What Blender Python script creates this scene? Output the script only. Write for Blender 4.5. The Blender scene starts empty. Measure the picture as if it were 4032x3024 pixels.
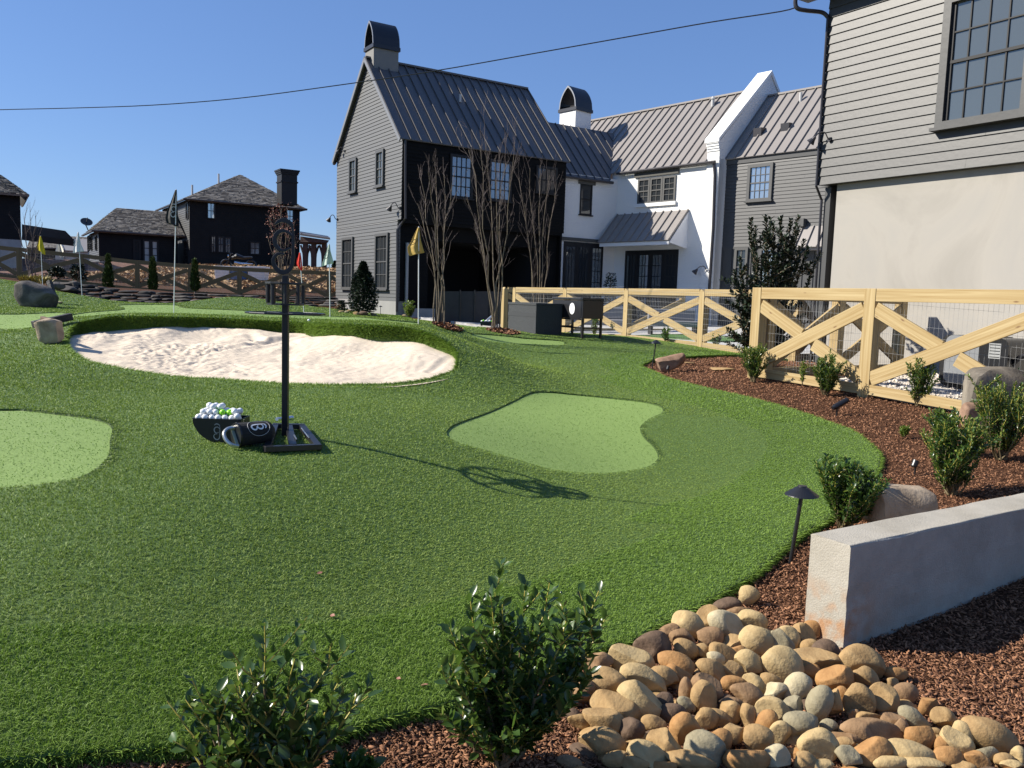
import bpy, bmesh, math, random
import numpy as np
from mathutils import Vector, Matrix
random.seed(7); RNG = np.random.default_rng(11)
R = math.radians
scene = bpy.context.scene
COL = scene.collection

# ------------------------------------------------------------------ camera, sky, sun, exposure
FPX = 3261.0; PITCH = 0.10308; ROLL = 0.03165
CAM = np.array([0.0, 0.0, 1.5])
_F = np.array([0, math.cos(PITCH), -math.sin(PITCH)]); _U0 = np.array([0, math.sin(PITCH), math.cos(PITCH)])
_X = math.cos(ROLL)*np.array([1., 0, 0]) + math.sin(ROLL)*_U0
_U = -math.sin(ROLL)*np.array([1., 0, 0]) + math.cos(ROLL)*_U0
cd = bpy.data.cameras.new('camera'); cam = bpy.data.objects.new('camera', cd); COL.objects.link(cam)
cd.sensor_width = 36; cd.lens = FPX/4032*36; cd.clip_start = .05; cd.clip_end = 4000
cam.matrix_world = Matrix(((_X[0], _U[0], -_F[0], CAM[0]), (_X[1], _U[1], -_F[1], CAM[1]), (_X[2], _U[2], -_F[2], CAM[2]), (0, 0, 0, 1)))
scene.camera = cam
SUN_AZ = 87.0; SUN_EL = 35.0        # degrees left of the view direction, and above the horizon
SUNV = Vector((-math.sin(R(SUN_AZ))*math.cos(R(SUN_EL)), math.cos(R(SUN_AZ))*math.cos(R(SUN_EL)), math.sin(R(SUN_EL))))
w = bpy.data.worlds.new('World'); scene.world = w; w.use_nodes = True
nt = w.node_tree; bg = nt.nodes['Background']
sky = nt.nodes.new('ShaderNodeTexSky'); sky.sky_type = 'NISHITA'; sky.sun_disc = False
sky.sun_elevation = R(SUN_EL); sky.sun_rotation = R(-SUN_AZ); sky.air_density = 1.0; sky.dust_density = .1; sky.ozone_density = 3.0
tn = nt.nodes.new('ShaderNodeMix'); tn.data_type = 'RGBA'; tn.blend_type = 'MULTIPLY'; tn.inputs[0].default_value = 1; tn.inputs[7].default_value = (.86, .96, 1.17, 1)
nt.links.new(sky.outputs[0], tn.inputs[6])
ev = nt.nodes.new('ShaderNodeMix'); ev.data_type = 'RGBA'; ev.inputs[0].default_value = .3; ev.inputs[7].default_value = (2.1, 4.1, 9.2, 1)   # evens the gradient of the clear sky
nt.links.new(tn.outputs[2], ev.inputs[6]); nt.links.new(ev.outputs[2], bg.inputs[0]); bg.inputs[1].default_value = .054
sl = bpy.data.lights.new('sun', 'SUN'); sl.energy = 4.6; sl.angle = R(.53); sl.color = (1, .935, .83)
so = bpy.data.objects.new('sun', sl); COL.objects.link(so); so.rotation_euler = SUNV.to_track_quat('Z', 'Y').to_euler()
scene.view_settings.view_transform = 'Standard'; scene.view_settings.look = 'None'
scene.view_settings.exposure = 0.92; scene.view_settings.gamma = 1

# ------------------------------------------------------------------ pixel rays (photo is 4032 x 3024)
def rays(px, py):
    px = np.atleast_1d(np.asarray(px, float)); py = np.atleast_1d(np.asarray(py, float))
    d = ((px-2016)/FPX)[:, None]*_X - ((py-1512)/FPX)[:, None]*_U + _F
    return d
def at(px, py, Y):                       # point on the ray at forward distance Y
    d = rays(px, py)[0]; return CAM + d*(Y/d[1])
def atz(px, py, Z):
    d = rays(px, py)[0]; return CAM + d*((Z-CAM[2])/d[2])
def onplane(px, py, P, u):               # ray meets vertical plane through P along u -> (s, z)
    d = rays(px, py)[0]; n = np.array([-u[1], u[0], 0.0]); P = np.array(P, float)
    q = CAM + d*(((P-CAM)@n)/(d@n)); return float((q-P)[:2]@np.array(u[:2])), float(q[2])

# ------------------------------------------------------------------ terrain height
CP = []
def cz(px, py, Z): CP.append(atz(px, py, Z))
def cdp(px, py, D): CP.append(at(px, py, D))
def cw(x, y, z): CP.append(np.array([x, y, z], float))
for a in [(0, 2950, .2), (1000, 2900, .12), (1700, 2800, .08), (2300, 2600, .03), (2900, 2320, .0), (3110, 2190, .04), (3270, 2050, .09),
          (2500, 3000, -.03), (3500, 3000, -.03), (4000, 2700, -.02), (3900, 2480, 0), (400, 2400, .3), (1000, 2400, .22), (1600, 2300, .13), (2200, 2250, .06),
          (0, 2000, .42), (600, 2000, .43), (1122, 1725, .47), (1100, 1950, .37), (1700, 2000, .24), (1400, 1705, .46), (700, 1690, .5), (0, 1750, .5),
          (2361, 1866, .12), (2599, 1801, .13), (2152, 1546, .36), (2600, 1600, .33), (2980, 1750, .2), (2700, 1950, .08), (3200, 1900, .1), (3467, 1819, .17), (3360, 1700, .27), (3650, 2020, .12), (3990, 1960, .2), (3900, 1750, .3),
          (2999, 1580, .38), (2640, 1493, .45), (2516, 1439, .5), (2887, 1398, .57), (2300, 1420, .53), (2250, 1480, .43), (1900, 1500, .5),
          (1031, 1518, .47), (1546, 1522, .48), (1675, 1504, .5), (601, 1482, .5), (430, 1450, .56), (176, 1358, .7), (0, 1420, .6), (0, 1600, .52), (700, 1600, .48), (1400, 1600, .48)]: cz(*a)
for a in [(1890, 1893, 5.68), (2512, 1990, 5.6), (1800, 1745, 6.5), (2030, 1812, 6.3), (2562, 1338, 17), (1850, 1395, 13), (1800, 1345, 12.3), (1648, 1276, 14), (1299, 1257, 18), (1198, 1243, 21), (680, 1237, 15.5),
          (447, 1240, 12.8), (700, 1243, 13.2), (999, 1255, 13.3), (1300, 1270, 13.4), (1600, 1288, 13), (1720, 1315, 12.4), (300, 1262, 12.2), (132, 1293, 12.5), (0, 1240, 15), (130, 1212, 18), (324, 1167, 22), (490, 1217, 19), (169, 1139, 26), (0, 1100, 24),
          (464, 1190, 28), (700, 1198, 29.5), (900, 1171, 25), (690, 1199, 26), (900, 1222, 21), (1190, 1215, 25), (1562, 1243, 30), (1330, 1218, 34), (1771, 1285, 18), (1961, 1304, 20), (2102, 1321, 20.5), (1130, 1198, 28),
          (541, 1141, 35), (1296, 1179, 36), (76, 1095, 34), (541, 1072, 48), (1200, 1077, 48), (0, 1070, 48), (748, 1050, 62), (1100, 1060, 62), (391, 1036, 60), (520, 1205, 22), (600, 1208, 22), (680, 1209, 22), (500, 1202, 24.3), (600, 1204, 24.5), (700, 1206, 25.3), (400, 1188, 25), (540, 1194, 27.2), (700, 1202, 27.8), (600, 1150, 30.2), (1768, 1373, 10.6), (3405, 1540, 10.1), (2985, 1480, 11.4), (2766, 1371, 17.2), (2030, 1311, 23.1)]: cdp(*a)
for a in [(0, 0, 0), (-3, 0, .1), (3, 0, -.05), (-8, 3, .4), (-14, 8, .7), (-22, 14, 1.1), (-30, 30, 1.9), (-32, 55, 3), (8, 22, .55), (14, 14, .5), (6, 28, .6), (10, 9, .45), (22, 20, .5), (16, 34, .6), (6, 3, .1), (6, 5.6, .25), (0, 38, .9), (12, 48, .9), (-4, 62, 3), (-10, 75, 2.5), (-45, 75, 2.6), (10, 75, 1.5)]: cw(*a)
CP = np.array(CP)
def _warp(P): return P
def _phi(r2): return np.sqrt(r2 + 1.2**2)
_P = CP[:, :2]; _K = _phi(((_P[:, None]-_P[None])**2).sum(-1))
_n = len(_P); _A = np.zeros((_n+3, _n+3)); _A[:_n, :_n] = _K + np.eye(_n)*-.02
_A[:_n, _n] = 1; _A[:_n, _n+1:] = _P; _A[_n, :_n] = 1; _A[_n+1:, :_n] = _P.T
_W = np.linalg.solve(_A, np.concatenate([CP[:, 2], [0, 0, 0]]))
def H(x, y):
    x = np.asarray(x, float); y = np.asarray(y, float); sh = x.shape; x = x.ravel(); y = y.ravel()
    xc = np.clip(x, -40, 26); yc = np.clip(y, -2, 78)
    out = np.empty(len(x))
    for i in range(0, len(x), 20000):
        q = np.stack([xc[i:i+20000], yc[i:i+20000]], 1)
        out[i:i+20000] = _phi(((q[:, None]-_P[None])**2).sum(-1))@_W[:_n] + _W[_n] + q@_W[_n+1:]
    far = np.clip((np.hypot(x, y)-78)/60, 0, 1); out = out*(1-far) + 1.5*far
    return out.reshape(sh)
def h1(x, y): return float(H(np.array([x]), np.array([y]))[0])
def ground(px, py, dz=0.0):              # pixels -> points on the terrain (ray march)
    d = rays(px, py); n = len(d); ts = np.concatenate([np.arange(1.2, 30, .25), np.arange(30, 110, 1.)])
    lo = np.full(n, ts[0]); hi = np.full(n, np.nan); 
    for a, b in zip(ts[:-1], ts[1:]):
        q = CAM + d*b; below = q[:, 2] < H(q[:, 0], q[:, 1])+dz
        new = below & np.isnan(hi); hi[new] = b; lo[new] = a
    hi = np.where(np.isnan(hi), 90, hi); 
    for _ in range(18):
        m = (lo+hi)/2; q = CAM + d*m[:, None]; b = q[:, 2] < H(q[:, 0], q[:, 1])+dz
        hi = np.where(b, m, hi); lo = np.where(b, lo, m)
    return CAM + d*hi[:, None]
def g1(px, py): return ground([px], [py])[0]

# ------------------------------------------------------------------ object helpers
def tag(o, label=None, cat=None, group=None, kind=None):
    if label: o['label'] = label
    if cat: o['category'] = cat
    if group: o['group'] = group
    if kind: o['kind'] = kind
    return o
def empty(name, loc, label, cat, group=None, rz=0):
    o = bpy.data.objects.new(name, None); COL.objects.link(o); o.location = [float(v) for v in loc]; o.rotation_euler.z = rz
    o.empty_display_size = .1
    o['_w'] = 1; return tag(o, label, cat, group)
def link_mesh(name, me, m, parent=None, smooth=False):
    o = bpy.data.objects.new(name, me); COL.objects.link(o)
    if m: me.materials.append(m)
    if parent:
        o.parent = parent
        M = Matrix.Identity(4); p = parent
        while p: M = p.matrix_basis @ M; p = p.parent      # meshes are authored in world space
        me.transform(M.inverted())
    if smooth: me.shade_smooth()
    return o
def np_mesh(name, V, Fc, m, parent=None, smooth=False, sides=3):
    me = bpy.data.meshes.new(name); V = np.asarray(V, np.float32); Fc = np.asarray(Fc, np.int32)
    me.vertices.add(len(V)); me.vertices.foreach_set('co', V.ravel())
    me.loops.add(Fc.size); me.loops.foreach_set('vertex_index', Fc.ravel())
    me.polygons.add(len(Fc)); me.polygons.foreach_set('loop_start', np.arange(0, Fc.size, sides, dtype=np.int32))
    me.update(calc_edges=True); me.validate()
    return link_mesh(name, me, m, parent, smooth)
class MB:
    def __init__(s): s.v = []; s.f = []; s.uv = []
    def add(s, vs, fs, uvs=None):
        b = len(s.v); s.v += [tuple(map(float, v)) for v in vs]
        for i, f in enumerate(fs):
            s.f.append(tuple(b+k for k in f)); s.uv.append(uvs[i] if uvs else [(0, 0)]*len(f))
        return s
    def hexa(s, p, uvs=None):            # 8 points: bottom 0-3 ccw, top 4-7
        return s.add(p, [(3, 2, 1, 0), (4, 5, 6, 7), (0, 1, 5, 4), (1, 2, 6, 5), (2, 3, 7, 6), (3, 0, 4, 7)], uvs)
    def box(s, x0, x1, y0, y1, z0, z1):
        return s.hexa([(x0, y0, z0), (x1, y0, z0), (x1, y1, z0), (x0, y1, z0), (x0, y0, z1), (x1, y0, z1), (x1, y1, z1), (x0, y1, z1)])
    def fbox(s, fr, s0, s1, n0, n1, z0, z1):
        p = [fr.p(a, b, c) for c in (z0, z1) for a, b in ((s0, n0), (s1, n0), (s1, n1), (s0, n1))]
        return s.hexa(p)
    def quad(s, a, b, c, d): return s.add([a, b, c, d], [(0, 1, 2, 3)])
    def poly(s, pts): return s.add(pts, [tuple(range(len(pts)))])
    def beam(s, p0, p1, wd, ht, up=(0, 0, 1), taper=1):   # rectangular bar with plank UVs
        p0 = Vector(p0); p1 = Vector(p1); d = (p1-p0); L = d.length; d.normalize(); up = Vector(up)
        x = d.cross(up).normalized(); y = x.cross(d).normalized(); o = random.random()*50
        P = []
        for q, k in ((p0, 1), (p1, taper)):
            P += [q-x*wd/2*k-y*ht/2*k, q+x*wd/2*k-y*ht/2*k, q+x*wd/2*k+y*ht/2*k, q-x*wd/2*k+y*ht/2*k]
        f = [(3, 2, 1, 0), (4, 5, 6, 7), (0, 1, 5, 4), (1, 2, 6, 5), (2, 3, 7, 6), (3, 0, 4, 7)]
        def su(w_, k): return [(o, k), (o, k+w_), (o+L, k+w_), (o+L, k)]
        uv = [[(o, 0), (o, .1), (o+.02, .1), (o+.02, 0)]]*2 + [su(wd, 0), su(ht, .3), su(wd, .6), su(ht, .9)]
        return s.add(P, f, uv)
    def tube(s, pts, rad, n=8, cap=True):
        pts = [Vector(p) for p in pts]; m = len(pts)
        if not hasattr(rad, '__len__'): rad = [rad]*m
        vs = []; ref = None
        for i, p in enumerate(pts):
            t = (pts[min(i+1, m-1)]-pts[max(i-1, 0)]).normalized()
            if ref is None: ref = t.orthogonal().normalized()
            ref = (ref - t*ref.dot(t)); ref = ref.normalized() if ref.length > 1e-6 else t.orthogonal().normalized()
            bi = t.cross(ref)
            for k in range(n):
                a = 2*math.pi*k/n; vs.append(p + (ref*math.cos(a)+bi*math.sin(a))*rad[i])
        fs = [(i*n+k, i*n+(k+1) % n, (i+1)*n+(k+1) % n, (i+1)*n+k) for i in range(m-1) for k in range(n)]
        if cap: fs += [tuple(range(n-1, -1, -1)), tuple((m-1)*n+k for k in range(n))]
        return s.add(vs, fs)
    def lathe(s, c, prof, n=24):
        vs = [(c[0]+r*math.cos(2*math.pi*k/n), c[1]+r*math.sin(2*math.pi*k/n), c[2]+z) for r, z in prof for k in range(n)]
        fs = [(i*n+k, i*n+(k+1) % n, (i+1)*n+(k+1) % n, (i+1)*n+k) for i in range(len(prof)-1) for k in range(n)]
        return s.add(vs, fs)
    def prism(s, pts, off):              # planar polygon extruded by vector off
        n = len(pts); off = Vector(off); a = [Vector(p) for p in pts]; b = [p+off for p in a]
        return s.add(a+b, [tuple(range(n-1, -1, -1)), tuple(range(n, 2*n))] + [(i, (i+1) % n, n+(i+1) % n, n+i) for i in range(n)])
    def build(s, name, m, parent=None, bevel=0, smooth=False, label=None):
        me = bpy.data.meshes.new(name); me.from_pydata(s.v, [], s.f)
        ul = me.uv_layers.new(name='UVMap'); flat = [c for f in s.uv for uv in f for c in uv]
        ul.data.foreach_set('uv', flat)
        o = link_mesh(name, me, m, parent, smooth)
        if bevel:
            bm = o.modifiers.new('bevel', 'BEVEL'); bm.width = bevel; bm.segments = 2; bm.limit_method = 'ANGLE'; bm.angle_limit = R(40)
        if label: o['label'] = label
        return o
class Frame:                              # wall frame: origin on the wall face, u along it, n outwards (horizontal)
    def __init__(s, P, u, n): s.P = np.array([P[0], P[1], 0.0]); s.u = np.array([u[0], u[1], 0.0]); s.n = np.array([n[0], n[1], 0.0])
    def p(s, a, b, z): q = s.P + s.u*a + s.n*b; return (q[0], q[1], z)
    def px(s, x, y, off=0): return onplane(x, y, s.P+s.n*off, s.u)

# ------------------------------------------------------------------ materials
MATS = {}
def mat(name, col, rough=.6, metal=0, var=0, vscale=3, bump=0, bscale=40, spec=.5, col2=None, coat=0, island=0, detail=4, trans=None):
    if name in MATS: return MATS[name]
    m = bpy.data.materials.new(name); m.use_nodes = True; MATS[name] = m
    N = m.node_tree.nodes; L = m.node_tree.links; b = N['Principled BSDF']
    b.inputs['Base Color'].default_value = (*col, 1); b.inputs['Roughness'].default_value = rough; b.inputs['Metallic'].default_value = metal
    b.inputs['Specular IOR Level'].default_value = spec; b.inputs['Coat Weight'].default_value = coat
    tc = N.new('ShaderNodeTexCoord')
    if var or col2 or island:
        mx = N.new('ShaderNodeMix'); mx.data_type = 'RGBA'
        c2 = col2 or tuple(c*(1-var) for c in col); c1 = col if col2 else tuple(min(1, c*(1+var)) for c in col)
        mx.inputs[6].default_value = (*c1, 1); mx.inputs[7].default_value = (*c2, 1)
        if island:
            g = N.new('ShaderNodeNewGeometry'); L.new(g.outputs['Random Per Island'], mx.inputs[0])
        else:
            n = N.new('ShaderNodeTexNoise'); n.inputs['Scale'].default_value = vscale; n.inputs['Detail'].default_value = detail; n.inputs['Roughness'].default_value = .65
            r = N.new('ShaderNodeValToRGB'); r.color_ramp.elements[0].position = .32; r.color_ramp.elements[1].position = .68
            L.new(tc.outputs['Object'], n.inputs['Vector']); L.new(n.outputs[0], r.inputs[0]); L.new(r.outputs[0], mx.inputs[0])
        L.new(mx.outputs[2], b.inputs['Base Color'])
    if bump:
        n = N.new('ShaderNodeTexNoise'); n.inputs['Scale'].default_value = bscale; n.inputs['Detail'].default_value = 5
        L.new(tc.outputs['Object'], n.inputs['Vector'])
        bp = N.new('ShaderNodeBump'); bp.inputs['Strength'].default_value = min(1, bump); bp.inputs['Distance'].default_value = .02 if bump <= 1 else .05
        L.new(n.outputs[0], bp.inputs['Height']); L.new(bp.outputs[0], b.inputs['Normal'])
    if trans:
        t = N.new('ShaderNodeBsdfTranslucent'); t.inputs[0].default_value = (*trans, 1)
        ms = N.new('ShaderNodeMixShader'); ms.inputs[0].default_value = .3
        L.new(b.outputs[0], ms.inputs[1]); L.new(t.outputs[0], ms.inputs[2]); L.new(ms.outputs[0], N['Material Output'].inputs[0])
    return m
def wood_mat(name, c1, c2, knots=True):
    m = bpy.data.materials.new(name); m.use_nodes = True; MATS[name] = m
    N = m.node_tree.nodes; L = m.node_tree.links; b = N['Principled BSDF']; b.inputs['Roughness'].default_value = .65; b.inputs['Specular IOR Level'].default_value = .3
    uv = N.new('ShaderNodeUVMap'); mp = N.new('ShaderNodeMapping'); mp.inputs['Scale'].default_value = (1.0, 42, 1)
    L.new(uv.outputs[0], mp.inputs[0]); n = N.new('ShaderNodeTexNoise'); n.inputs['Scale'].default_value = 1; n.inputs['Detail'].default_value = 5; n.inputs['Distortion'].default_value = .6
    L.new(mp.outputs[0], n.inputs['Vector'])
    r = N.new('ShaderNodeValToRGB'); r.color_ramp.elements[0].position = .35; r.color_ramp.elements[1].position = .7
    r.color_ramp.elements[0].color = (*c1, 1); r.color_ramp.elements[1].color = (*c2, 1); L.new(n.outputs[0], r.inputs[0])
    out = r.outputs[0]
    if knots:
        mp2 = N.new('ShaderNodeMapping'); mp2.inputs['Scale'].default_value = (3.1, 9, 1); L.new(uv.outputs[0], mp2.inputs[0])
        vo = N.new('ShaderNodeTexVoronoi'); vo.inputs['Scale'].default_value = 1; L.new(mp2.outputs[0], vo.inputs['Vector'])
        kr = N.new('ShaderNodeValToRGB'); kr.color_ramp.elements[0].position = .03; kr.color_ramp.elements[1].position = .12
        kr.color_ramp.elements[0].color = (1, 1, 1, 1); kr.color_ramp.elements[1].color = (0, 0, 0, 1); L.new(vo.outputs[0], kr.inputs[0])
        sp = N.new('ShaderNodeSeparateColor'); L.new(vo.outputs['Color'], sp.inputs[0]); th = N.new('ShaderNodeMath'); th.operation = 'GREATER_THAN'; th.inputs[1].default_value = .25; L.new(sp.outputs[0], th.inputs[0])
        mu = N.new('ShaderNodeMath'); mu.operation = 'MULTIPLY'; L.new(kr.outputs[0], mu.inputs[0]); L.new(th.outputs[0], mu.inputs[1])
        mx = N.new('ShaderNodeMix'); mx.data_type = 'RGBA'; mx.inputs[7].default_value = (.17, .09, .04, 1)
        L.new(mu.outputs[0], mx.inputs[0]); L.new(out, mx.inputs[6]); out = mx.outputs[2]
    g = N.new('ShaderNodeNewGeometry'); mr = N.new('ShaderNodeMapRange'); mr.inputs[3].default_value = .84; mr.inputs[4].default_value = 1.08; L.new(g.outputs['Random Per Island'], mr.inputs[0])
    hv = N.new('ShaderNodeHueSaturation'); L.new(mr.outputs[0], hv.inputs['Value']); L.new(out, hv.inputs['Color']); out = hv.outputs[0]
    L.new(out, b.inputs['Base Color'])
    bp = N.new('ShaderNodeBump'); bp.inputs['Strength'].default_value = .3; L.new(n.outputs[0], bp.inputs['Height']); L.new(bp.outputs[0], b.inputs['Normal'])
    return m
WOOD = wood_mat('new_pine', (.35, .24, .10), (.50, .385, .20))
WOOD_SHADE = wood_mat('backlit_pine', (.17, .125, .055), (.25, .185, .085), False)  # darker olive brown paints in the shade on the fence's back-lit faces
BROWNWOOD = mat('stained_timber', (.06, .03, .02), .7, var=.3)
BLACKM = mat('black_metal', (.012, .012, .014), .38, spec=.5, var=.15, vscale=8)
BLACKP = mat('black_plastic', (.012, .012, .014), .3, spec=.5)
BLACKF = mat('black_fabric', (.01, .01, .011), .85, bump=.3, bscale=300)
STEEL = mat('brushed_steel', (.6, .6, .6), .25, metal=1)
WIRE = mat('galvanised_wire', (.22, .22, .22), .7)
WHITEP = mat('white_paint', (.8, .8, .8), .4)
GREY_SIDE = mat('grey_siding', (.09, .092, .091), .55, col2=(.08, .082, .083), island=1, bump=.1, bscale=30)
GREY_SIDE2 = mat('grey_siding_light', (.057, .056, .053), .5, col2=(.047, .047, .0455), island=1, bump=.08, bscale=14)
GREY_SIDE3 = mat('grey_siding_mid', (.048, .049, .05), .55, var=.05, vscale=1)
SHADE_SIDE = mat('shaded_front_siding', (.0065, .0062, .006), .7, var=.2, vscale=2, spec=.12)  # near-black puts the shade of the house front into its siding colour
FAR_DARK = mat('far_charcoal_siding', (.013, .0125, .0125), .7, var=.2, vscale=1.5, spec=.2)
DARK_TRIM = mat('charcoal_trim', (.016, .016, .017), .5, spec=.25)
GREY_TRIM = mat('grey_trim', (.07, .07, .068), .5)
ROOFM = mat('standing_seam_metal', (.225, .205, .19), .5, metal=0, var=.04, vscale=.5, spec=.5)
ROOFD = mat('dark_standing_seam_metal', (.095, .09, .09), .5, metal=0, var=.04, vscale=.5)
HOODM = mat('chimney_hood_metal', (.018, .02, .028), .4, metal=.2)
CONC = mat('concrete', (.36, .35, .33), .8, var=.12, vscale=2.5, bump=.25, bscale=60)
PAVE = mat('pale_paving', (.45, .44, .42), .85, var=.1, vscale=1.5, bump=.2, bscale=80)
DRAIN = mat('bronze_gutter_metal', (.045, .042, .045), .35, metal=.3)
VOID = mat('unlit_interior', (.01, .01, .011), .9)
def glass_mat(name, c, rough=.04, metal=.55):
    return mat(name, c, rough, metal=metal, spec=.8, bump=.05, bscale=1.5)
GLASS = glass_mat('window_glass', (.15, .17, .17))
GLASSD = glass_mat('dark_window_glass', (.04, .045, .05), metal=.3)
GLASSB = glass_mat('bright_window_glass', (.44, .48, .5), metal=.75)
def brick_mat():
    m = bpy.data.materials.new('white_painted_brick'); m.use_nodes = True
    N = m.node_tree.nodes; L = m.node_tree.links; b = N['Principled BSDF']; b.inputs['Roughness'].default_value = .6
    b.inputs['Base Color'].default_value = (.74, .735, .71, 1)
    uv = N.new('ShaderNodeUVMap'); br = N.new('ShaderNodeTexBrick'); br.inputs['Scale'].default_value = 1; br.inputs['Brick Width'].default_value = .21; br.inputs['Row Height'].default_value = .075
    br.inputs['Mortar Size'].default_value = .008; br.inputs['Mortar Smooth'].default_value = .4; br.inputs['Color1'].default_value = (1, 1, 1, 1); br.inputs['Color2'].default_value = (.7, .7, .7, 1); br.inputs['Mortar'].default_value = (0, 0, 0, 1)
    L.new(uv.outputs[0], br.inputs['Vector']); n = N.new('ShaderNodeTexNoise'); n.inputs['Scale'].default_value = 25; L.new(uv.outputs[0], n.inputs['Vector'])
    mu = N.new('ShaderNodeMath'); mu.operation = 'MULTIPLY'; L.new(br.outputs[0], mu.inputs[0]); L.new(n.outputs[0], mu.inputs[1])
    bp = N.new('ShaderNodeBump'); bp.inputs['Strength'].default_value = .7; bp.inputs['Distance'].default_value = .02; L.new(mu.outputs[0], bp.inputs['Height']); L.new(bp.outputs[0], b.inputs['Normal'])
    return m
BRICK = brick_mat()
def stucco_mat(name, c1, c2, c3):
    m = bpy.data.materials.new(name); m.use_nodes = True; N = m.node_tree.nodes; L = m.node_tree.links; b = N['Principled BSDF']; b.inputs['Roughness'].default_value = .85
    tc = N.new('ShaderNodeTexCoord'); n = N.new('ShaderNodeTexNoise'); n.inputs['Scale'].default_value = .45; n.inputs['Detail'].default_value = 6; n.inputs['Roughness'].default_value = .6; n.inputs['Distortion'].default_value = 1.2
    L.new(tc.outputs['Object'], n.inputs['Vector']); r = N.new('ShaderNodeValToRGB'); e = r.color_ramp.elements
    e[0].position = .3; e[0].color = (*c1, 1); e[1].position = .7; e[1].color = (*c3, 1); k = e.new(.5); k.color = (*c2, 1)
    L.new(n.outputs[0], r.inputs[0]); L.new(r.outputs[0], b.inputs['Base Color'])
    n2 = N.new('ShaderNodeTexNoise'); n2.inputs['Scale'].default_value = 90; L.new(tc.outputs['Object'], n2.inputs['Vector'])
    bp = N.new('ShaderNodeBump'); bp.inputs['Strength'].default_value = .12; L.new(n2.outputs[0], bp.inputs['Height']); L.new(bp.outputs[0], b.inputs['Normal'])
    return m
STUCCO = stucco_mat('grey_beige_stucco', (.26, .245, .215), (.34, .318, .28), (.295, .285, .262))
STUCCO2 = stucco_mat('chimney_stucco', (.16, .158, .15), (.2, .195, .185), (.18, .18, .172))
FOUND = stucco_mat('foundation_concrete', (.2, .2, .195), (.25, .245, .235), (.18, .18, .18))
def wallconc_mat():
    m = bpy.data.materials.new('wall_concrete'); m.use_nodes = True; N = m.node_tree.nodes; L = m.node_tree.links; b = N['Principled BSDF']; b.inputs['Roughness'].default_value = .85
    tc = N.new('ShaderNodeTexCoord'); n = N.new('ShaderNodeTexNoise'); n.inputs['Scale'].default_value = 3; n.inputs['Detail'].default_value = 8; n.inputs['Roughness'].default_value = .7; L.new(tc.outputs['Object'], n.inputs['Vector'])
    r = N.new('ShaderNodeValToRGB'); e = r.color_ramp.elements; e[0].position = .28; e[0].color = (.27, .245, .195, 1); e[1].position = .6; e[1].color = (.38, .35, .29, 1); L.new(n.outputs[0], r.inputs[0])
    # rust-red clay stains climbing from the ground
    ge = N.new('ShaderNodeSeparateXYZ'); L.new(tc.outputs['Object'], ge.inputs[0])
    n2 = N.new('ShaderNodeTexNoise'); n2.inputs['Scale'].default_value = 14; n2.inputs['Detail'].default_value = 6; L.new(tc.outputs['Object'], n2.inputs['Vector'])
    mr = N.new('ShaderNodeMapRange'); mr.inputs[1].default_value = .27; mr.inputs[2].default_value = .06; L.new(ge.outputs[2], mr.inputs[0])
    dt = N.new('ShaderNodeVectorMath'); dt.operation = 'DOT_PRODUCT'; dt.inputs[1].default_value = (math.cos(.5677), math.sin(.5677), 0); L.new(tc.outputs['Object'], dt.inputs[0])
    m3 = N.new('ShaderNodeMapRange'); m3.inputs[1].default_value = 3.3; m3.inputs[2].default_value = 3.55; m3.inputs[3].default_value = 1; m3.inputs[4].default_value = .12; L.new(dt.outputs['Value'], m3.inputs[0])
    m4 = N.new('ShaderNodeMath'); m4.operation = 'MULTIPLY'; L.new(mr.outputs[0], m4.inputs[0]); L.new(m3.outputs[0], m4.inputs[1])
    mu = N.new('ShaderNodeMath'); mu.operation = 'MULTIPLY'; L.new(m4.outputs[0], mu.inputs[0]); r2 = N.new('ShaderNodeValToRGB'); r2.color_ramp.elements[0].position = .42; r2.color_ramp.elements[1].position = .62; L.new(n2.outputs[0], r2.inputs[0]); L.new(r2.outputs[0], mu.inputs[1])
    mx = N.new('ShaderNodeMix'); mx.data_type = 'RGBA'; mx.inputs[7].default_value = (.36, .2, .1, 1); L.new(mu.outputs[0], mx.inputs[0]); L.new(r.outputs[0], mx.inputs[6]); L.new(mx.outputs[2], b.inputs['Base Color'])
    n3 = N.new('ShaderNodeTexNoise'); n3.inputs['Scale'].default_value = 120; n3.inputs['Detail'].default_value = 4; L.new(tc.outputs['Object'], n3.inputs['Vector'])
    bp = N.new('ShaderNodeBump'); bp.inputs['Strength'].default_value = .35; bp.inputs['Distance'].default_value = .01; L.new(n3.outputs[0], bp.inputs['Height']); L.new(bp.outputs[0], b.inputs['Normal'])
    return m
WALLC = wallconc_mat()
def shingle_mat():
    m = bpy.data.materials.new('cedar_shingles'); m.use_nodes = True; N = m.node_tree.nodes; L = m.node_tree.links; b = N['Principled BSDF']; b.inputs['Roughness'].default_value = .8
    g = N.new('ShaderNodeNewGeometry'); r = N.new('ShaderNodeValToRGB'); e = r.color_ramp.elements; e[0].color = (.05, .043, .037, 1); e[1].color = (.26, .235, .2, 1)
    L.new(g.outputs['Random Per Island'], r.inputs[0]); L.new(r.outputs[0], b.inputs['Base Color']); return m
SHINGLE = shingle_mat()

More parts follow.
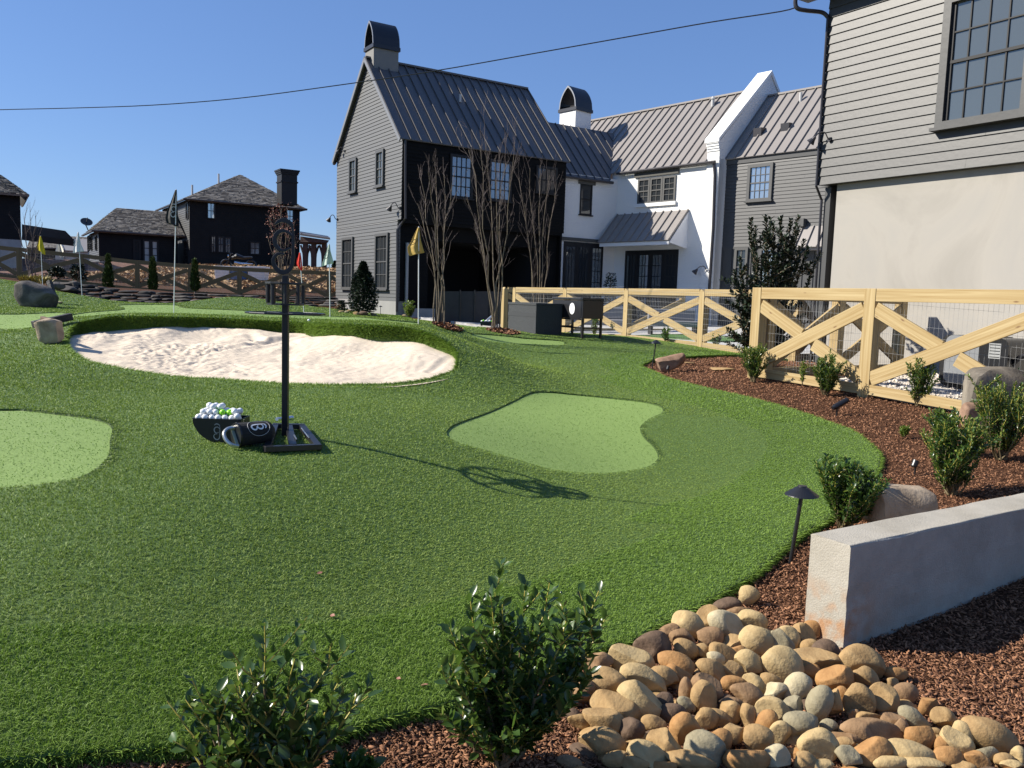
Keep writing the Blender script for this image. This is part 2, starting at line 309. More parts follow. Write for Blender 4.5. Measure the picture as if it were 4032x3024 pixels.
# ------------------------------------------------------------------ ground regions
def smooth_poly(pts, k=5, closed=True):
    pts = np.array(pts, float); n = len(pts); out = []
    rng_ = range(n if closed else n-1)
    for i in rng_:
        p0, p1, p2, p3 = (pts[(i+j) % n] if closed else pts[min(max(i+j, 0), n-1)] for j in (-1, 0, 1, 2))
        for t in np.arange(k)/k:
            out.append(.5*((2*p1)+(-p0+p2)*t+(2*p0-5*p1+4*p2-p3)*t*t+(-p0+3*p1-3*p2+p3)*t**3))
    if not closed: out.append(pts[-1])
    return np.array(out)
def gpoly(pix, k=4, smooth=True):
    a = smooth_poly(pix, k) if smooth else np.array(pix, float)
    return ground(a[:, 0], a[:, 1])[:, :2]
def sdf(P, poly):                        # negative inside
    a = poly; b = np.roll(poly, -1, 0); out = np.empty(len(P))
    for i in range(0, len(P), 8000):
        p = P[i:i+8000, None]; ab = (b-a)[None]; t = np.clip(((p-a)*ab).sum(-1)/np.maximum((ab**2).sum(-1), 1e-12), 0, 1)
        d = np.sqrt((((p-a)-t[..., None]*ab)**2).sum(-1)).min(1)
        y = P[i:i+8000, 1][:, None]; x = P[i:i+8000, 0][:, None]
        c = ((a[None, :, 1] > y) != (b[None, :, 1] > y)); xi = a[None, :, 0] + (y-a[None, :, 1])*(b-a)[None, :, 0]/np.where(np.abs((b-a)[None, :, 1]) < 1e-12, 1e-12, (b-a)[None, :, 1])
        ins = (c & (x < xi)).sum(1) % 2 == 1
        out[i:i+8000] = np.where(ins, -d, d)
    return out
G1 = gpoly([(0, 1618), (86, 1618), (215, 1633), (344, 1650), (421, 1671), (442, 1701), (432, 1740), (430, 1787), (404, 1830), (326, 1882), (215, 1908), (86, 1922), (0, 1929), (-500, 1935), (-900, 1850), (-900, 1700), (-500, 1622)])
G2 = gpoly([(1759, 1701), (1800, 1672), (1926, 1626), (2010, 1588), (2085, 1552), (2152, 1546), (2286, 1559), (2445, 1575), (2540, 1587), (2600, 1604), (2606, 1628), (2560, 1650), (2522, 1682), (2530, 1720), (2572, 1762), (2590, 1803), (2560, 1838), (2486, 1856), (2361, 1868), (2235, 1862), (2152, 1848), (2026, 1812), (1901, 1774), (1809, 1749), (1767, 1726)])
G3 = gpoly([(282, 1244), (353, 1231), (490, 1219), (464, 1203), (560, 1200), (688, 1203), (729, 1214), (940, 1223), (1100, 1238), (1200, 1243), (1300, 1246), (1406, 1251), (1513, 1261), (1640, 1272), (1640, 1279), (1548, 1274), (1477, 1266), (1293, 1260), (999, 1249), (764, 1240), (529, 1237), (350, 1248)], 3)
G4 = gpoly([(-300, 1240), (60, 1239), (215, 1232), (270, 1240), (290, 1252), (200, 1270), (132, 1293), (-300, 1293)], 3)
G5 = gpoly([(1847, 1316), (1980, 1324), (2064, 1334), (2199, 1343), (2221, 1353), (2199, 1361), (2064, 1356), (1928, 1345)], 3)
G6 = gpoly([(1711, 1268), (1790, 1262), (1850, 1275), (1880, 1292), (1835, 1290), (1770, 1280)], 3)
G7 = gpoly([(1212, 1208), (1300, 1202), (1325, 1207), (1300, 1213)], 3)
GREENS = [G1, G2, G3, G4, G5, G6, G7]
def mixr(pix, dz_list): return np.array([atz(x, y, z)[:2] for (x, y), z in zip(pix, dz_list)])
# bunker rim: far half is the top of the grass lip, near half the flush sand edge
rimpx = [(300, 1275), (361, 1260), (447, 1248), (560, 1247), (700, 1250), (859, 1254), (1000, 1262), (1117, 1268), (1250, 1274), (1400, 1280), (1540, 1286), (1640, 1300), (1720, 1328), (1780, 1362), (1806, 1400), (1800, 1452),
         (1770, 1472), (1675, 1502), (1546, 1519), (1375, 1523), (1203, 1521), (1031, 1513), (859, 1499), (730, 1493), (601, 1476), (430, 1446), (344, 1424), (283, 1394), (256, 1358), (262, 1310)]
RIM = gpoly(rimpx, 3)
lawn_near = [(-600, 3080), (0, 3010), (500, 2968), (900, 2945), (1268, 2914), (1404, 2869), (1585, 2824), (1766, 2779), (2000, 2690), (2180, 2620), (2304, 2579), (2477, 2535), (2570, 2480), (2733, 2400), (2827, 2350), (2943, 2285), (3008, 2237), (3090, 2161), (3171, 2101), (3269, 2047), (3370, 1960), (3442, 1879), (3467, 1819), (3445, 1770), (3361, 1702), (3272, 1667), (3156, 1626), (2999, 1580), (2846, 1544), (2735, 1518), (2640, 1493), (2577, 1466), (2520, 1441)]
_e = ground(*smooth_poly(lawn_near, 4, False).T)[:, :2]
_e2 = gpoly([(2561, 1420), (2640, 1412), (2735, 1404), (2798, 1401), (2887, 1399)], 1, False)
LAWN = np.concatenate([_e, _e2, [[5.25, 15.2], [4.0, 17.2], [1.35, 21.2], [.05, 23.3], [-.9, 24.9], [-3.2, 26.5], [-4.0, 29.8], [-7.3, 34.9], [-6.5, 36], [-7.2, 27.4], [-9.5, 27.2], [-11, 27.2], [-13, 26.6], [-15, 26.4], [-18, 26.6], [-26, 26], [-26, 4], [-6, 1.5]]])
def grid_axis(segs):                     # [(start, end, step)...]
    out = [np.arange(a, b, s) for a, b, s in segs]; return np.append(np.concatenate(out), segs[-1][1])
GX = grid_axis([(-26, -10, .2), (-10, -6, .1), (-6, 4.5, .05), (4.5, 8, .08)])
GY = grid_axis([(1.2, 4, .05), (4, 15, .055), (15, 24, .09), (24, 38, .2)])
_gx, _gy = np.meshgrid(GX, GY); GP = np.stack([_gx.ravel(), _gy.ravel()], 1)
GZ = H(GP[:, 0], GP[:, 1])
def clip_mesh(P3, T, s, eps=1e-4):       # keep s<=0; triangles; returns V,T
    ins = s <= 0; k = ins[T].sum(1); full = T[k == 3]; V = [P3]; nb = len(P3); newT = [full]
    for cnt in (1, 2):
        Q = T[k == cnt]
        if len(Q) == 0: continue
        m = ins[Q] if cnt == 1 else ~ins[Q]; a = m.argmax(1); r = np.arange(len(Q))
        i0 = Q[r, a]; i1 = Q[r, (a+1) % 3]; i2 = Q[r, (a+2) % 3]
        def cut(i, j):
            t = s[i]/(s[i]-s[j]); return P3[i] + (P3[j]-P3[i])*t[:, None]
        c1 = cut(i0, i1); c2 = cut(i0, i2); n1 = nb + np.arange(len(Q)); n2 = n1 + len(Q); nb += 2*len(Q); V += [c1, c2]
        if cnt == 1: newT.append(np.stack([i0, n1, n2], 1))
        else: newT += [np.stack([n1, i1, i2], 1), np.stack([n1, i2, n2], 1)]
    V = np.concatenate(V); T2 = np.concatenate(newT); u, inv = np.unique(T2.ravel(), return_inverse=True)
    return V[u], inv.reshape(-1, 3)
def grid_tris(nx, ny):
    i = np.arange(ny-1)[:, None]*nx + np.arange(nx-1)[None]; i = i.ravel()
    return np.concatenate([np.stack([i, i+1, i+nx+1], 1), np.stack([i, i+nx+1, i+nx], 1)])
GT = grid_tris(len(GX), len(GY))
SL = sdf(GP, LAWN); SG = [sdf(GP, g) for g in GREENS]; SR = sdf(GP, RIM)
SGM = np.minimum.reduce(SG)
S_lawn = np.maximum.reduce([SL, -SGM, -SR])
def region(name, s, dz, m, z=None, pre=None):
    keep = s[GT].min(1) <= 0; T = GT[keep]
    P = np.column_stack([GP, (GZ if z is None else z)+dz]); V, T2 = clip_mesh(P, T, s)
    return V, T2
def skirt(V, T, depth):                  # hang a vertical edge from every boundary edge
    e = np.sort(np.concatenate([T[:, [0, 1]], T[:, [1, 2]], T[:, [2, 0]]]), 1); key = e[:, 0].astype(np.int64)*len(V)+e[:, 1]
    u, c = np.unique(key, return_counts=True); b = u[c == 1]; i = b//len(V); j = b % len(V)
    n = len(V); Vi = V[i].copy(); Vj = V[j].copy(); Vi[:, 2] -= depth; Vj[:, 2] -= depth; m = len(i)
    V2 = np.concatenate([V, Vi, Vj]); ni = n+np.arange(m); nj = n+m+np.arange(m)
    return V2, np.concatenate([T, np.stack([i, j, nj], 1), np.stack([i, nj, ni], 1)])
def turf_mat(name, c1, c2, bscale, strength, rough=.7):
    m = bpy.data.materials.new(name); m.use_nodes = True; N = m.node_tree.nodes; L = m.node_tree.links; b = N['Principled BSDF']; b.inputs['Roughness'].default_value = rough; b.inputs['Specular IOR Level'].default_value = .3
    tc = N.new('ShaderNodeTexCoord'); n = N.new('ShaderNodeTexNoise'); n.inputs['Scale'].default_value = bscale; n.inputs['Detail'].default_value = 4; n.inputs['Roughness'].default_value = .7; L.new(tc.outputs['Object'], n.inputs['Vector'])
    r = N.new('ShaderNodeValToRGB'); r.color_ramp.elements[0].position = .36; r.color_ramp.elements[1].position = .64; r.color_ramp.elements[0].color = (*c1, 1); r.color_ramp.elements[1].color = (*c2, 1)
    L.new(n.outputs[0], r.inputs[0]); L.new(r.outputs[0], b.inputs['Base Color'])
    bp = N.new('ShaderNodeBump'); bp.inputs['Strength'].default_value = strength; bp.inputs['Distance'].default_value = .01; L.new(n.outputs[0], bp.inputs['Height']); L.new(bp.outputs[0], b.inputs['Normal'])
    return m
LAWN_BASE = turf_mat('turf_backing', (.05, .09, .018), (.10, .165, .035), 60, .6)
GREEN_M = turf_mat('putting_turf', (.135, .21, .048), (.225, .325, .092), 90, .5, .8)
V, T = region('lawn', S_lawn, .012, None); V, T = skirt(V, T, .06)
lawn = np_mesh('lawn', V, T, LAWN_BASE, smooth=False); tag(lawn, kind='structure')
for i, (s, nm) in enumerate(zip(SG, ['near_left', 'middle', 'long', 'left', 'right', 'small', 'far'])):
    V, T = region('green', np.maximum(s, SL), .0, None)
    if len(T): tag(np_mesh('putting_green', V, T, GREEN_M, smooth=True), kind='structure')
# sand: sits flush at the near edge and well below the lip at the far edge
rim3 = np.column_stack([RIM, H(RIM[:, 0], RIM[:, 1])]); nr = len(rim3)
ipx = smooth_poly(rimpx, 3)
lipd = np.interp(ipx[:, 1], [1250, 1300, 1400, 1500], [.19, .16, .08, .0]) ; lipd[ipx[:, 0] < 300] = np.interp(ipx[ipx[:, 0] < 300][:, 1], [1260, 1400], [.14, .02])
KP = np.concatenate([RIM[::2], [[-3.4, 11.3], [-1.8, 11.2], [-4.6, 11.6], [-.9, 11.1], [-3, 12.4], [-1.5, 12.3], [-2.6, 10.2], [-1.2, 10.1]]])
kz = np.concatenate([(rim3[:, 2]-lipd)[::2], [0]*8])
_lin = np.linalg.lstsq(np.column_stack([RIM[::2], np.ones(len(RIM[::2]))]), kz[:len(RIM[::2])], rcond=None)[0]
for i in range(8): kz[len(RIM[::2])+i] = KP[len(RIM[::2])+i]@_lin[:2]+_lin[2]-.05
_Ks = np.sqrt(((KP[:, None]-KP[None])**2).sum(-1)+.3)
_Ws = np.linalg.solve(_Ks+np.eye(len(KP))*-.05, kz)
def HS(x, y): return np.sqrt(((np.stack([x, y], 1)[:, None]-KP[None])**2).sum(-1)+.3)@_Ws
def vnoise(x, y, seed=0):
    r = np.random.default_rng(seed); g = r.random((256, 256)); xi = np.floor(x).astype(int); yi = np.floor(y).astype(int); fx = x-xi; fy = y-yi; fx = fx*fx*(3-2*fx); fy = fy*fy*(3-2*fy)
    q = lambda a, b: g[a % 256, b % 256]
    return (q(xi, yi)*(1-fx)+q(xi+1, yi)*fx)*(1-fy)+(q(xi, yi+1)*(1-fx)+q(xi+1, yi+1)*fx)*fy
sx = np.arange(RIM[:, 0].min()-.3, RIM[:, 0].max()+.3, .022); sy = np.arange(RIM[:, 1].min()-.3, RIM[:, 1].max()+.3, .022)
a, b = np.meshgrid(sx, sy); SP = np.stack([a.ravel(), b.ravel()], 1); ssd = sdf(SP, RIM)
keep = np.where(ssd < .12)[0]
z = np.full(len(SP), 0.0); zz = []
for i in range(0, len(keep), 20000): zz.append(HS(SP[keep[i:i+20000], 0], SP[keep[i:i+20000], 1]))
z[keep] = np.concatenate(zz)
x_, y_ = SP[:, 0], SP[:, 1]
inn = np.clip(-ssd/.5, 0, 1)
rough_area = np.clip((vnoise(x_*.9+5, y_*.9, 3)-.38)*5, 0, 1)
z += inn*((vnoise(x_*1.3, y_*1.3, 1)-.5)*.09 + (vnoise(x_*4+2, y_*4, 2)-.5)*.04) + rough_area*inn*((vnoise(x_*13, y_*13, 4)-.5)*.035+(vnoise(x_*29, y_*29, 5)-.5)*.035)+inn*(vnoise(x_*19, y_*19, 14)-.5)*.012
z += inn*np.clip((vnoise(x_*.7, y_*.7, 9)-.45)*4, 0, 1)*(np.sin((x_*.5+y_*1.0+vnoise(x_*2, y_*2, 6)*.4)*2*math.pi/.07))*.005     # rake ripples
for (ax, ay), (bx, by), wd, dp in [((-4.2, 13.0), (-3.7, 12.0), .07, .025), ((-3.2, 12.8), (-3.6, 11.6), .09, .03), ((-3.6, 11.6), (-4.1, 10.9), .07, .02), ((-.6, 11.2), (-1.0, 10.1), .05, .02), ((-2.7, 12.4), (-2.6, 11.6), .06, .015)]:
    pa = SP-np.array([ax, ay]); ba = np.array([bx-ax, by-ay]); t = np.clip((pa@ba)/(ba@ba), 0, 1); d = np.hypot(*(pa-t[:, None]*ba).T); z += inn*(-dp*np.exp(-(d/wd)**2)+dp*.6*np.exp(-((d-wd*1.8)/wd/.8)**2))
z += np.clip((y_-10.6)/1.6, 0, 1)*((vnoise(x_*1.7+3, y_*1.7, 17)-.35)*.09+(vnoise(x_*5+3, y_*5, 18)-.5)*.03)
V, T = clip_mesh(np.column_stack([SP, z]), grid_tris(len(sx), len(sy)), ssd-.1)
SANDM = mat('bunker_sand', (.63, .535, .42), .95, var=.08, vscale=6, bump=.35, bscale=140, spec=.1)
tag(np_mesh('bunker_sand', V, T, SANDM, smooth=True), kind='structure')
# base ground far and wide
bx = grid_axis([(-900, -100, 100), (-100, -30, 10), (-30, -6, .5), (-6, 9, .2), (9, 30, 1), (30, 100, 10), (100, 900, 100)])
by = grid_axis([(-900, -100, 100), (-100, -5, 10), (-5, 12, .2), (12, 40, .5), (40, 100, 3), (100, 1500, 100)])
a, b = np.meshgrid(bx, by); BP = np.stack([a.ravel(), b.ravel()], 1); BZ = H(BP[:, 0], BP[:, 1]); SB = sdf(BP, RIM)
SBL = sdf(BP, LAWN)
BZ = BZ - .035 - np.clip(-(SB-.35)/.2, 0, 1)*.6 - np.clip(-(SBL+.1)*2, 0, 1)*.1
MULCH = mat('bark_mulch', (.10, .045, .022), .95, col2=(.04, .018, .01), vscale=40, bump=.8, bscale=70, spec=.15)
tag(np_mesh('ground', np.column_stack([BP, BZ]), grid_tris(len(bx), len(by)), MULCH, smooth=True), kind='structure')
def sheet(name, poly, step, dz, m, bump=0, kind='structure', bs=3):
    poly = np.array(poly, float); lo = poly.min(0); hi = poly.max(0); xs = np.arange(lo[0]-step, hi[0]+2*step, step); ys = np.arange(lo[1]-step, hi[1]+2*step, step)
    a, b = np.meshgrid(xs, ys); P = np.stack([a.ravel(), b.ravel()], 1); z = H(P[:, 0], P[:, 1])+dz+(vnoise(P[:, 0]*bs, P[:, 1]*bs, 8)-.5)*bump
    V, T = clip_mesh(np.column_stack([P, z]), grid_tris(len(xs), len(ys)), sdf(P, poly)); V, T = skirt(V, T, .08)
    return tag(np_mesh(name, V, T, m, smooth=False), kind=kind)
STRAW = mat('straw_cover', (.26, .17, .085), .95, col2=(.11, .065, .035), vscale=2.5, bump=1, bscale=9, detail=8)
REDMULCH = mat('red_brown_mulch', (.17, .07, .045), .95, col2=(.07, .035, .02), vscale=5, bump=1, bscale=9)
sheet('straw_slope', [(-17, 38.5), (-5, 38.5), (-4, 52), (-8, 61), (-24, 61), (-20, 46)], .5, .06, STRAW, .12)
sheet('mulch_slope', [(-40, 36), (-17.2, 38.4), (-20.4, 46), (-24.3, 61), (-45, 58)], .5, .05, REDMULCH, .2)
sheet('courtyard_paving', [(5.6, 15.6), (4.4, 17.6), (1.7, 21.8), (.4, 23.8), (-3.2, 28), (0, 33), (5, 35.5), (14, 26), (14, 15)], .5, .05, PAVE)
sheet('lawn_strip', [(4.9, 20.4), (3.4, 23.1), (5.2, 24.6), (7.4, 22.0)], .3, .075, mat('far_turf', (.06, .14, .025), .9, var=.3, vscale=20))
GRAVB = mat('gravel_bed', (.55, .5, .43), .9, var=.25, vscale=30, bump=1, bscale=40)
BDIR = np.array([math.cos(.5677), math.sin(.5677)]); ADIR = np.array([-math.sin(.5677), math.cos(.5677)])
NF1 = at(2985, 1300, 11.4)[:2]; 
_c = NF1 + BDIR*.05
sheet('gravel_bed', [_c-ADIR*.9+BDIR*.03, _c-ADIR*5, _c-ADIR*5+BDIR*4.5, _c-ADIR*.9+BDIR*3.6], .1, .02, GRAVB)

# ------------------------------------------------------------------ grass blades (stuff)
def bil(S, x, y):
    i = np.clip(np.searchsorted(GX, x)-1, 0, len(GX)-2); j = np.clip(np.searchsorted(GY, y)-1, 0, len(GY)-2)
    fx = (x-GX[i])/(GX[i+1]-GX[i]); fy = (y-GY[j])/(GY[j+1]-GY[j]); S = S.reshape(len(GY), len(GX))
    return (S[j, i]*(1-fx)+S[j, i+1]*fx)*(1-fy)+(S[j+1, i]*(1-fx)+S[j+1, i+1]*fx)*fy
def sample_pts(n_near, n_tot):           # positions denser near the camera, inside the view wedge with margin
    out = []; th = RNG.uniform(-R(48), R(44), n_tot); u = RNG.random(n_tot)
    r0, r1 = 1.9, 30.; rr = r0*(r1/r0)**u                      # density ~ 1/r^2
    return np.sin(th)*rr, np.cos(th)*rr, rr
def blades(name, n, Sfun, hfun, wfac, m, base_dz=.0, lean=.5, nap=False, minr=0):
    x, y, rr = sample_pts(0, n); ok = (x > GX[0]+.1) & (x < GX[-1]-.1) & (y > GY[0]+.1) & (y < GY[-1]-.1); x, y, rr = x[ok], y[ok], rr[ok]
    ok = Sfun(x, y); x, y, rr = x[ok], y[ok], rr[ok]; z = bil(GZ, x, y)+base_dz; k = len(x)
    side = 0
    h = hfun(x, y, rr)*RNG.uniform(.6, 1.15, k); wd = wfac*np.clip(rr, 2.2, 40)*RNG.uniform(.7, 1.3, k)
    an = RNG.uniform(0, 2*math.pi, k); lx = RNG.normal(0, lean, k); ly = RNG.normal(0, lean, k)
    if nap:                              # brushed nap: blades lie toward +x on the right hand rolls, stand on the left and along the mulch
        side = 1/(1+np.exp(-(x*1.0+(y-6)*.12-.2)*1.4)); edge = np.clip((-bil(SL, x, y)-.5)/.12, 0, 1); far_ = np.clip((rr-14)/6, 0, 1)
        q = side*(.45+.55*edge)*(1-.4*far_)+.35*(vnoise(x*.5+11, y*.5+3, 21)-.5); lx = lx*(1-.35*side)+q*2.1; ly = ly*(1-.35*side)-q*.2
    if nap: h = h*(1-.33*side)
    dx, dy = np.cos(an)*wd/2, np.sin(an)*wd/2
    b0 = np.stack([x-dx, y-dy, z], 1); b1 = np.stack([x+dx, y+dy, z], 1)
    mx, my, mz = x+lx*h*.35, y+ly*h*.35, z+h*.62; m0 = np.stack([mx-dx*.85, my-dy*.85, mz], 1); m1 = np.stack([mx+dx*.85, my+dy*.85, mz], 1)
    t = np.stack([x+lx*h, y+ly*h, z+h*np.clip(1-.25*np.hypot(lx, ly), .35, 1)], 1)
    V = np.stack([b0, b1, m1, m0, t], 1).reshape(-1, 3); o = (np.arange(k)*5)[:, None]
    F = np.concatenate([o+[0, 1, 2], o+[0, 2, 3], o+[3, 2, 4]], 1).reshape(-1, 3)
    return tag(np_mesh(name, V, F, m), kind='stuff')
FAIR = mat('fairway_blade', (.25, .335, .078), .55, col2=(.155, .235, .042), island=1, spec=.2, trans=(.16, .24, .03))
def blade_mat(name, c1, c2, rough, spec, tr):
    m = mat(name, c1, rough, col2=c2, island=1, spec=spec, trans=tr); return m
BL = blade_mat('turf_blade', (.21, .32, .055), (.13, .22, .032), .55, .2, (.14, .24, .02))
BLG = blade_mat('putting_blade', (.20, .295, .085), (.135, .21, .055), .5, .4, (.2, .35, .07))
def fringe(x, y): return (bil(SL, x, y)+.02*np.sin(x*3)) > -np.where(y < 5.2, .68, .95)*np.where(y > 12, .7, 1)
o = blades('fairway_grass', 1250000, lambda x, y: (bil(S_lawn, x, y) < -.004) & ~fringe(x, y), lambda x, y, r: np.where(r < 9, .018, .026), .00085, FAIR, .008, .75, True)
tag(o, 'short dull green fairway turf inside the greener edge strip', 'grass')
o = blades('turf_grass', 1500000, lambda x, y: (bil(S_lawn, x, y) < -.004) & fringe(x, y), lambda x, y, r: np.where(r < 9, .022, .028), .0009, BL, .008, .75, True)
tag(o, 'brighter green longer turf strip running along the mulch beds', 'grass')
o = blades('putting_turf_pile', 200000, lambda x, y: bil(SGM, x, y) < -.01, lambda x, y, r: np.full(len(r), .007), .0010, BLG, .0, .7)
tag(o, 'pale green cropped pile on the putting greens', 'grass')
# long grass hanging on the bunker's far lip and on the thick turf edge beside the mulch
def edge_blades(name, line, zfun, drop, outw, n, hmin, hmax, wd, lo=0.0):
    seg = np.linalg.norm(np.diff(line, axis=0), axis=1); cs = np.append(0, np.cumsum(seg)); t = RNG.random(n)*cs[-1]
    i = np.clip(np.searchsorted(cs, t)-1, 0, len(seg)-1); f = ((t-cs[i])/np.maximum(seg[i], 1e-9))[:, None]; P = line[i]*(1-f)+line[i+1]*f
    tg = (line[i+1]-line[i])/np.maximum(seg[i], 1e-9)[:, None]; nn = np.stack([tg[:, 1], -tg[:, 0]], 1)*outw
    d = drop(i, f[:, 0]); k = RNG.random(n); dd = k*d; z = zfun(P[:, 0], P[:, 1])+.01-dd
    h = RNG.uniform(hmin, hmax, n); ln = np.clip(1.1-k*.5, .3, 1.2)+RNG.normal(0, .25, n); vz = RNG.uniform(-.7, .7, n)
    base = np.column_stack([P-nn*.01, z]); tip = base+np.column_stack([nn*(h*ln)[:, None]+tg*(RNG.normal(0, .5, n)*h)[:, None], h*vz])
    w_ = np.column_stack([tg, RNG.normal(0, .4, n)])*(wd*RNG.uniform(.6, 1.3, n))[:, None]/2
    V = np.stack([base-w_, base+w_, tip], 1).reshape(-1, 3)
    return V
far = [j for j in range(nr)]
loop = np.concatenate([RIM, RIM[:1]]); ld = np.append(lipd, lipd[0])
sgn = 1 if ((np.roll(RIM, -1, 0)[:, 0]-RIM[:, 0])*(np.roll(RIM, -1, 0)[:, 1]+RIM[:, 1])).sum() > 0 else -1
Vs = edge_blades('lip', loop, H, lambda i, f: ld[i]*(1-f)+ld[i+1]*f+.01, sgn, 60000, .03, .07, .012)
VLIPW = []
lipm = MB()
for j in range(nr):
    a = rim3[j]; b = rim3[(j+1) % nr]; lipm.quad((a[0], a[1], a[2]+.012), (b[0], b[1], b[2]+.012), (b[0], b[1], b[2]-lipd[(j+1) % nr]-.06), (a[0], a[1], a[2]-lipd[j]-.06))
tag(lipm.build('bunker_lip', LAWN_BASE), kind='structure')
np_ = np_mesh('bunker_lip_grass', Vs, np.arange(len(Vs)).reshape(-1, 3), BL); tag(np_, 'dark shaggy grass hanging over the bunker lip', 'grass', kind='stuff')
Vs = edge_blades('edge', np.concatenate([_e, _e2]), H, lambda i, f: .05+0*f, 1, 60000, .02, .045, .006)
np_ = np_mesh('turf_edge_grass', Vs, np.arange(len(Vs)).reshape(-1, 3), BL); tag(np_, 'turf edge fringe beside the bark mulch bed', 'grass', kind='stuff')

# ------------------------------------------------------------------ mulch chips, gravel, straw (stuff)
def chips(name, n, okf, size, m, zf=H, flat=.35, thick=.12, dz=0.0, rmax=22, rfac=.0011):
    th = RNG.uniform(-R(46), R(62), n); u = RNG.random(n); rr = 1.5*(rmax/1.5)**u; x, y = np.sin(th)*rr, np.cos(th)*rr
    ok = okf(x, y); x, y, rr = x[ok], y[ok], rr[ok]; k = len(x); z = zf(x, y)+dz+RNG.uniform(0, .014, k)
    L_ = np.maximum(RNG.uniform(*size, k), rfac*2.5*rr); W_ = L_*RNG.uniform(.2, .5, k); T_ = W_*thick*2
    a = RNG.uniform(0, 2*math.pi, k); pt = RNG.normal(0, flat, k); ro = RNG.normal(0, flat, k)
    ux = np.stack([np.cos(a)*np.cos(pt), np.sin(a)*np.cos(pt), np.sin(pt)], 1); vx = np.stack([-np.sin(a), np.cos(a), 0*a], 1); wx = np.cross(ux, vx)
    v2 = vx*np.cos(ro)[:, None]+wx*np.sin(ro)[:, None]; w2 = np.cross(ux, v2); c = np.stack([x, y, z], 1)
    e = lambda i, j, q: c+ux*(L_*i/2)[:, None]+v2*(W_*j/2)[:, None]+w2*(T_*q/2)[:, None]
    V = np.stack([e(-1, -.6, 1), e(.8, -1, 1), e(1, .7, 1), e(-.8, 1, 1), e(-1, -.6, -1), e(.8, -1, -1), e(1, .7, -1), e(-.8, 1, -1)], 1).reshape(-1, 3); o = (np.arange(k)*8)[:, None]
    F = np.concatenate([o+q for q in ([0, 1, 2, 3], [4, 5, 1, 0], [5, 6, 2, 1], [6, 7, 3, 2], [7, 4, 0, 3])], 1).reshape(-1, 4)
    return tag(np_mesh(name, V, F, m, sides=4), kind='stuff')
CHIP = mat('bark_chip', (.36, .18, .095), .8, col2=(.075, .03, .015), island=1, spec=.25)
LINEA = NF1
def in_mulch(x, y):
    P = np.stack([x, y], 1); s = sdf(P, LAWN); q = (P-LINEA)@BDIR
    return (s > .0) & ~((q > .03) & ((P-LINEA)@ADIR < .1) & (y > 6.5)) & (y < 16)
o = chips('mulch_chips', 600000, in_mulch, (.007, .030), CHIP, dz=-.03, flat=.45, thick=.08); tag(o, 'red brown shredded bark mulch chips covering the planting beds', 'mulch')
PEB = mat('cream_pebble', (.66, .58, .48), .8, col2=(.42, .36, .3), island=1)
def in_grav(x, y):
    P = np.stack([x, y], 1)-LINEA; q = P@BDIR; r = P@ADIR; return (q > .08) & (q < 3.3) & (r < -.9) & (r > -4.8)
o = chips('pebbles', 90000, in_grav, (.03, .06), PEB, flat=.5, thick=.7, rmax=15, dz=.02); tag(o, 'cream pebbles spread behind the near pine fence', 'gravel')
STR = mat('straw_stalk', (.42, .28, .13), .8, col2=(.25, .14, .07), island=1)
n = 26000; x = RNG.uniform(-22, -5.5, n); y = RNG.uniform(38.5, 60, n); z = H(x, y)+RNG.uniform(.04, .14, n); a = RNG.uniform(0, 6.28, n); l = RNG.uniform(.2, .6, n); c = np.stack([x, y, z], 1)
dv = np.stack([np.cos(a)*l, np.sin(a)*l, RNG.normal(0, .1, n)], 1); wv = np.stack([-np.sin(a), np.cos(a), RNG.normal(0, 1, n)], 1)*.03
V = np.stack([c-dv/2-wv, c+dv/2-wv, c+dv/2+wv, c-dv/2+wv], 1).reshape(-1, 3)
tag(np_mesh('straw', V, np.arange(4*n).reshape(-1, 4), STR, sides=4), 'loose straw scattered over the bare slope behind the fence', 'straw', kind='stuff')

# ------------------------------------------------------------------ building helpers
def siding(mb, fr, s0, s1, z0, z1, ex, n0=0.0, gab=None, depth=.022):
    z = z0
    while z < z1-.005:
        zt = min(z+ex, z1)
        if gab: a0, b0 = gab(z); a1, b1 = gab(zt)
        else: a0, b0, a1, b1 = s0, s1, s0, s1
        if not gab and s1-s0 > 4:
            x = s0
            while x < s1-.01:
                y = min(s1, x+random.uniform(2.2, 4.2)); y = s1 if s1-y < .8 else y
                mb.quad(fr.p(x, n0+depth, z), fr.p(y-.003, n0+depth, z), fr.p(y-.003, n0+.002, zt), fr.p(x, n0+.002, zt)); mb.quad(fr.p(x, n0, z), fr.p(y, n0, z), fr.p(y, n0+depth, z), fr.p(x, n0+depth, z)); x = y
            z = zt; continue
        if b0-a0 > .02:
            if b1 <= a1: a1 = b1 = (a1+b1)/2
            mb.quad(fr.p(a0, n0+depth, z), fr.p(b0, n0+depth, z), fr.p(b1, n0+.002, zt), fr.p(a1, n0+.002, zt))
            mb.quad(fr.p(a0, n0, z), fr.p(b0, n0, z), fr.p(b0, n0+depth, z), fr.p(a0, n0+depth, z))
        z = zt
    return mb
def rect_px(fr, xl, xr, yt, yb, off=0):   # pixel rectangle (centre column tops) -> s0,s1,z0,z1
    xm = (xl+xr)/2; s0 = fr.px(xl, (yt+yb)/2, off)[0]; s1 = fr.px(xr, (yt+yb)/2, off)[0]
    return min(s0, s1), max(s0, s1), fr.px(xm, yb, off)[1], fr.px(xm, yt, off)[1]
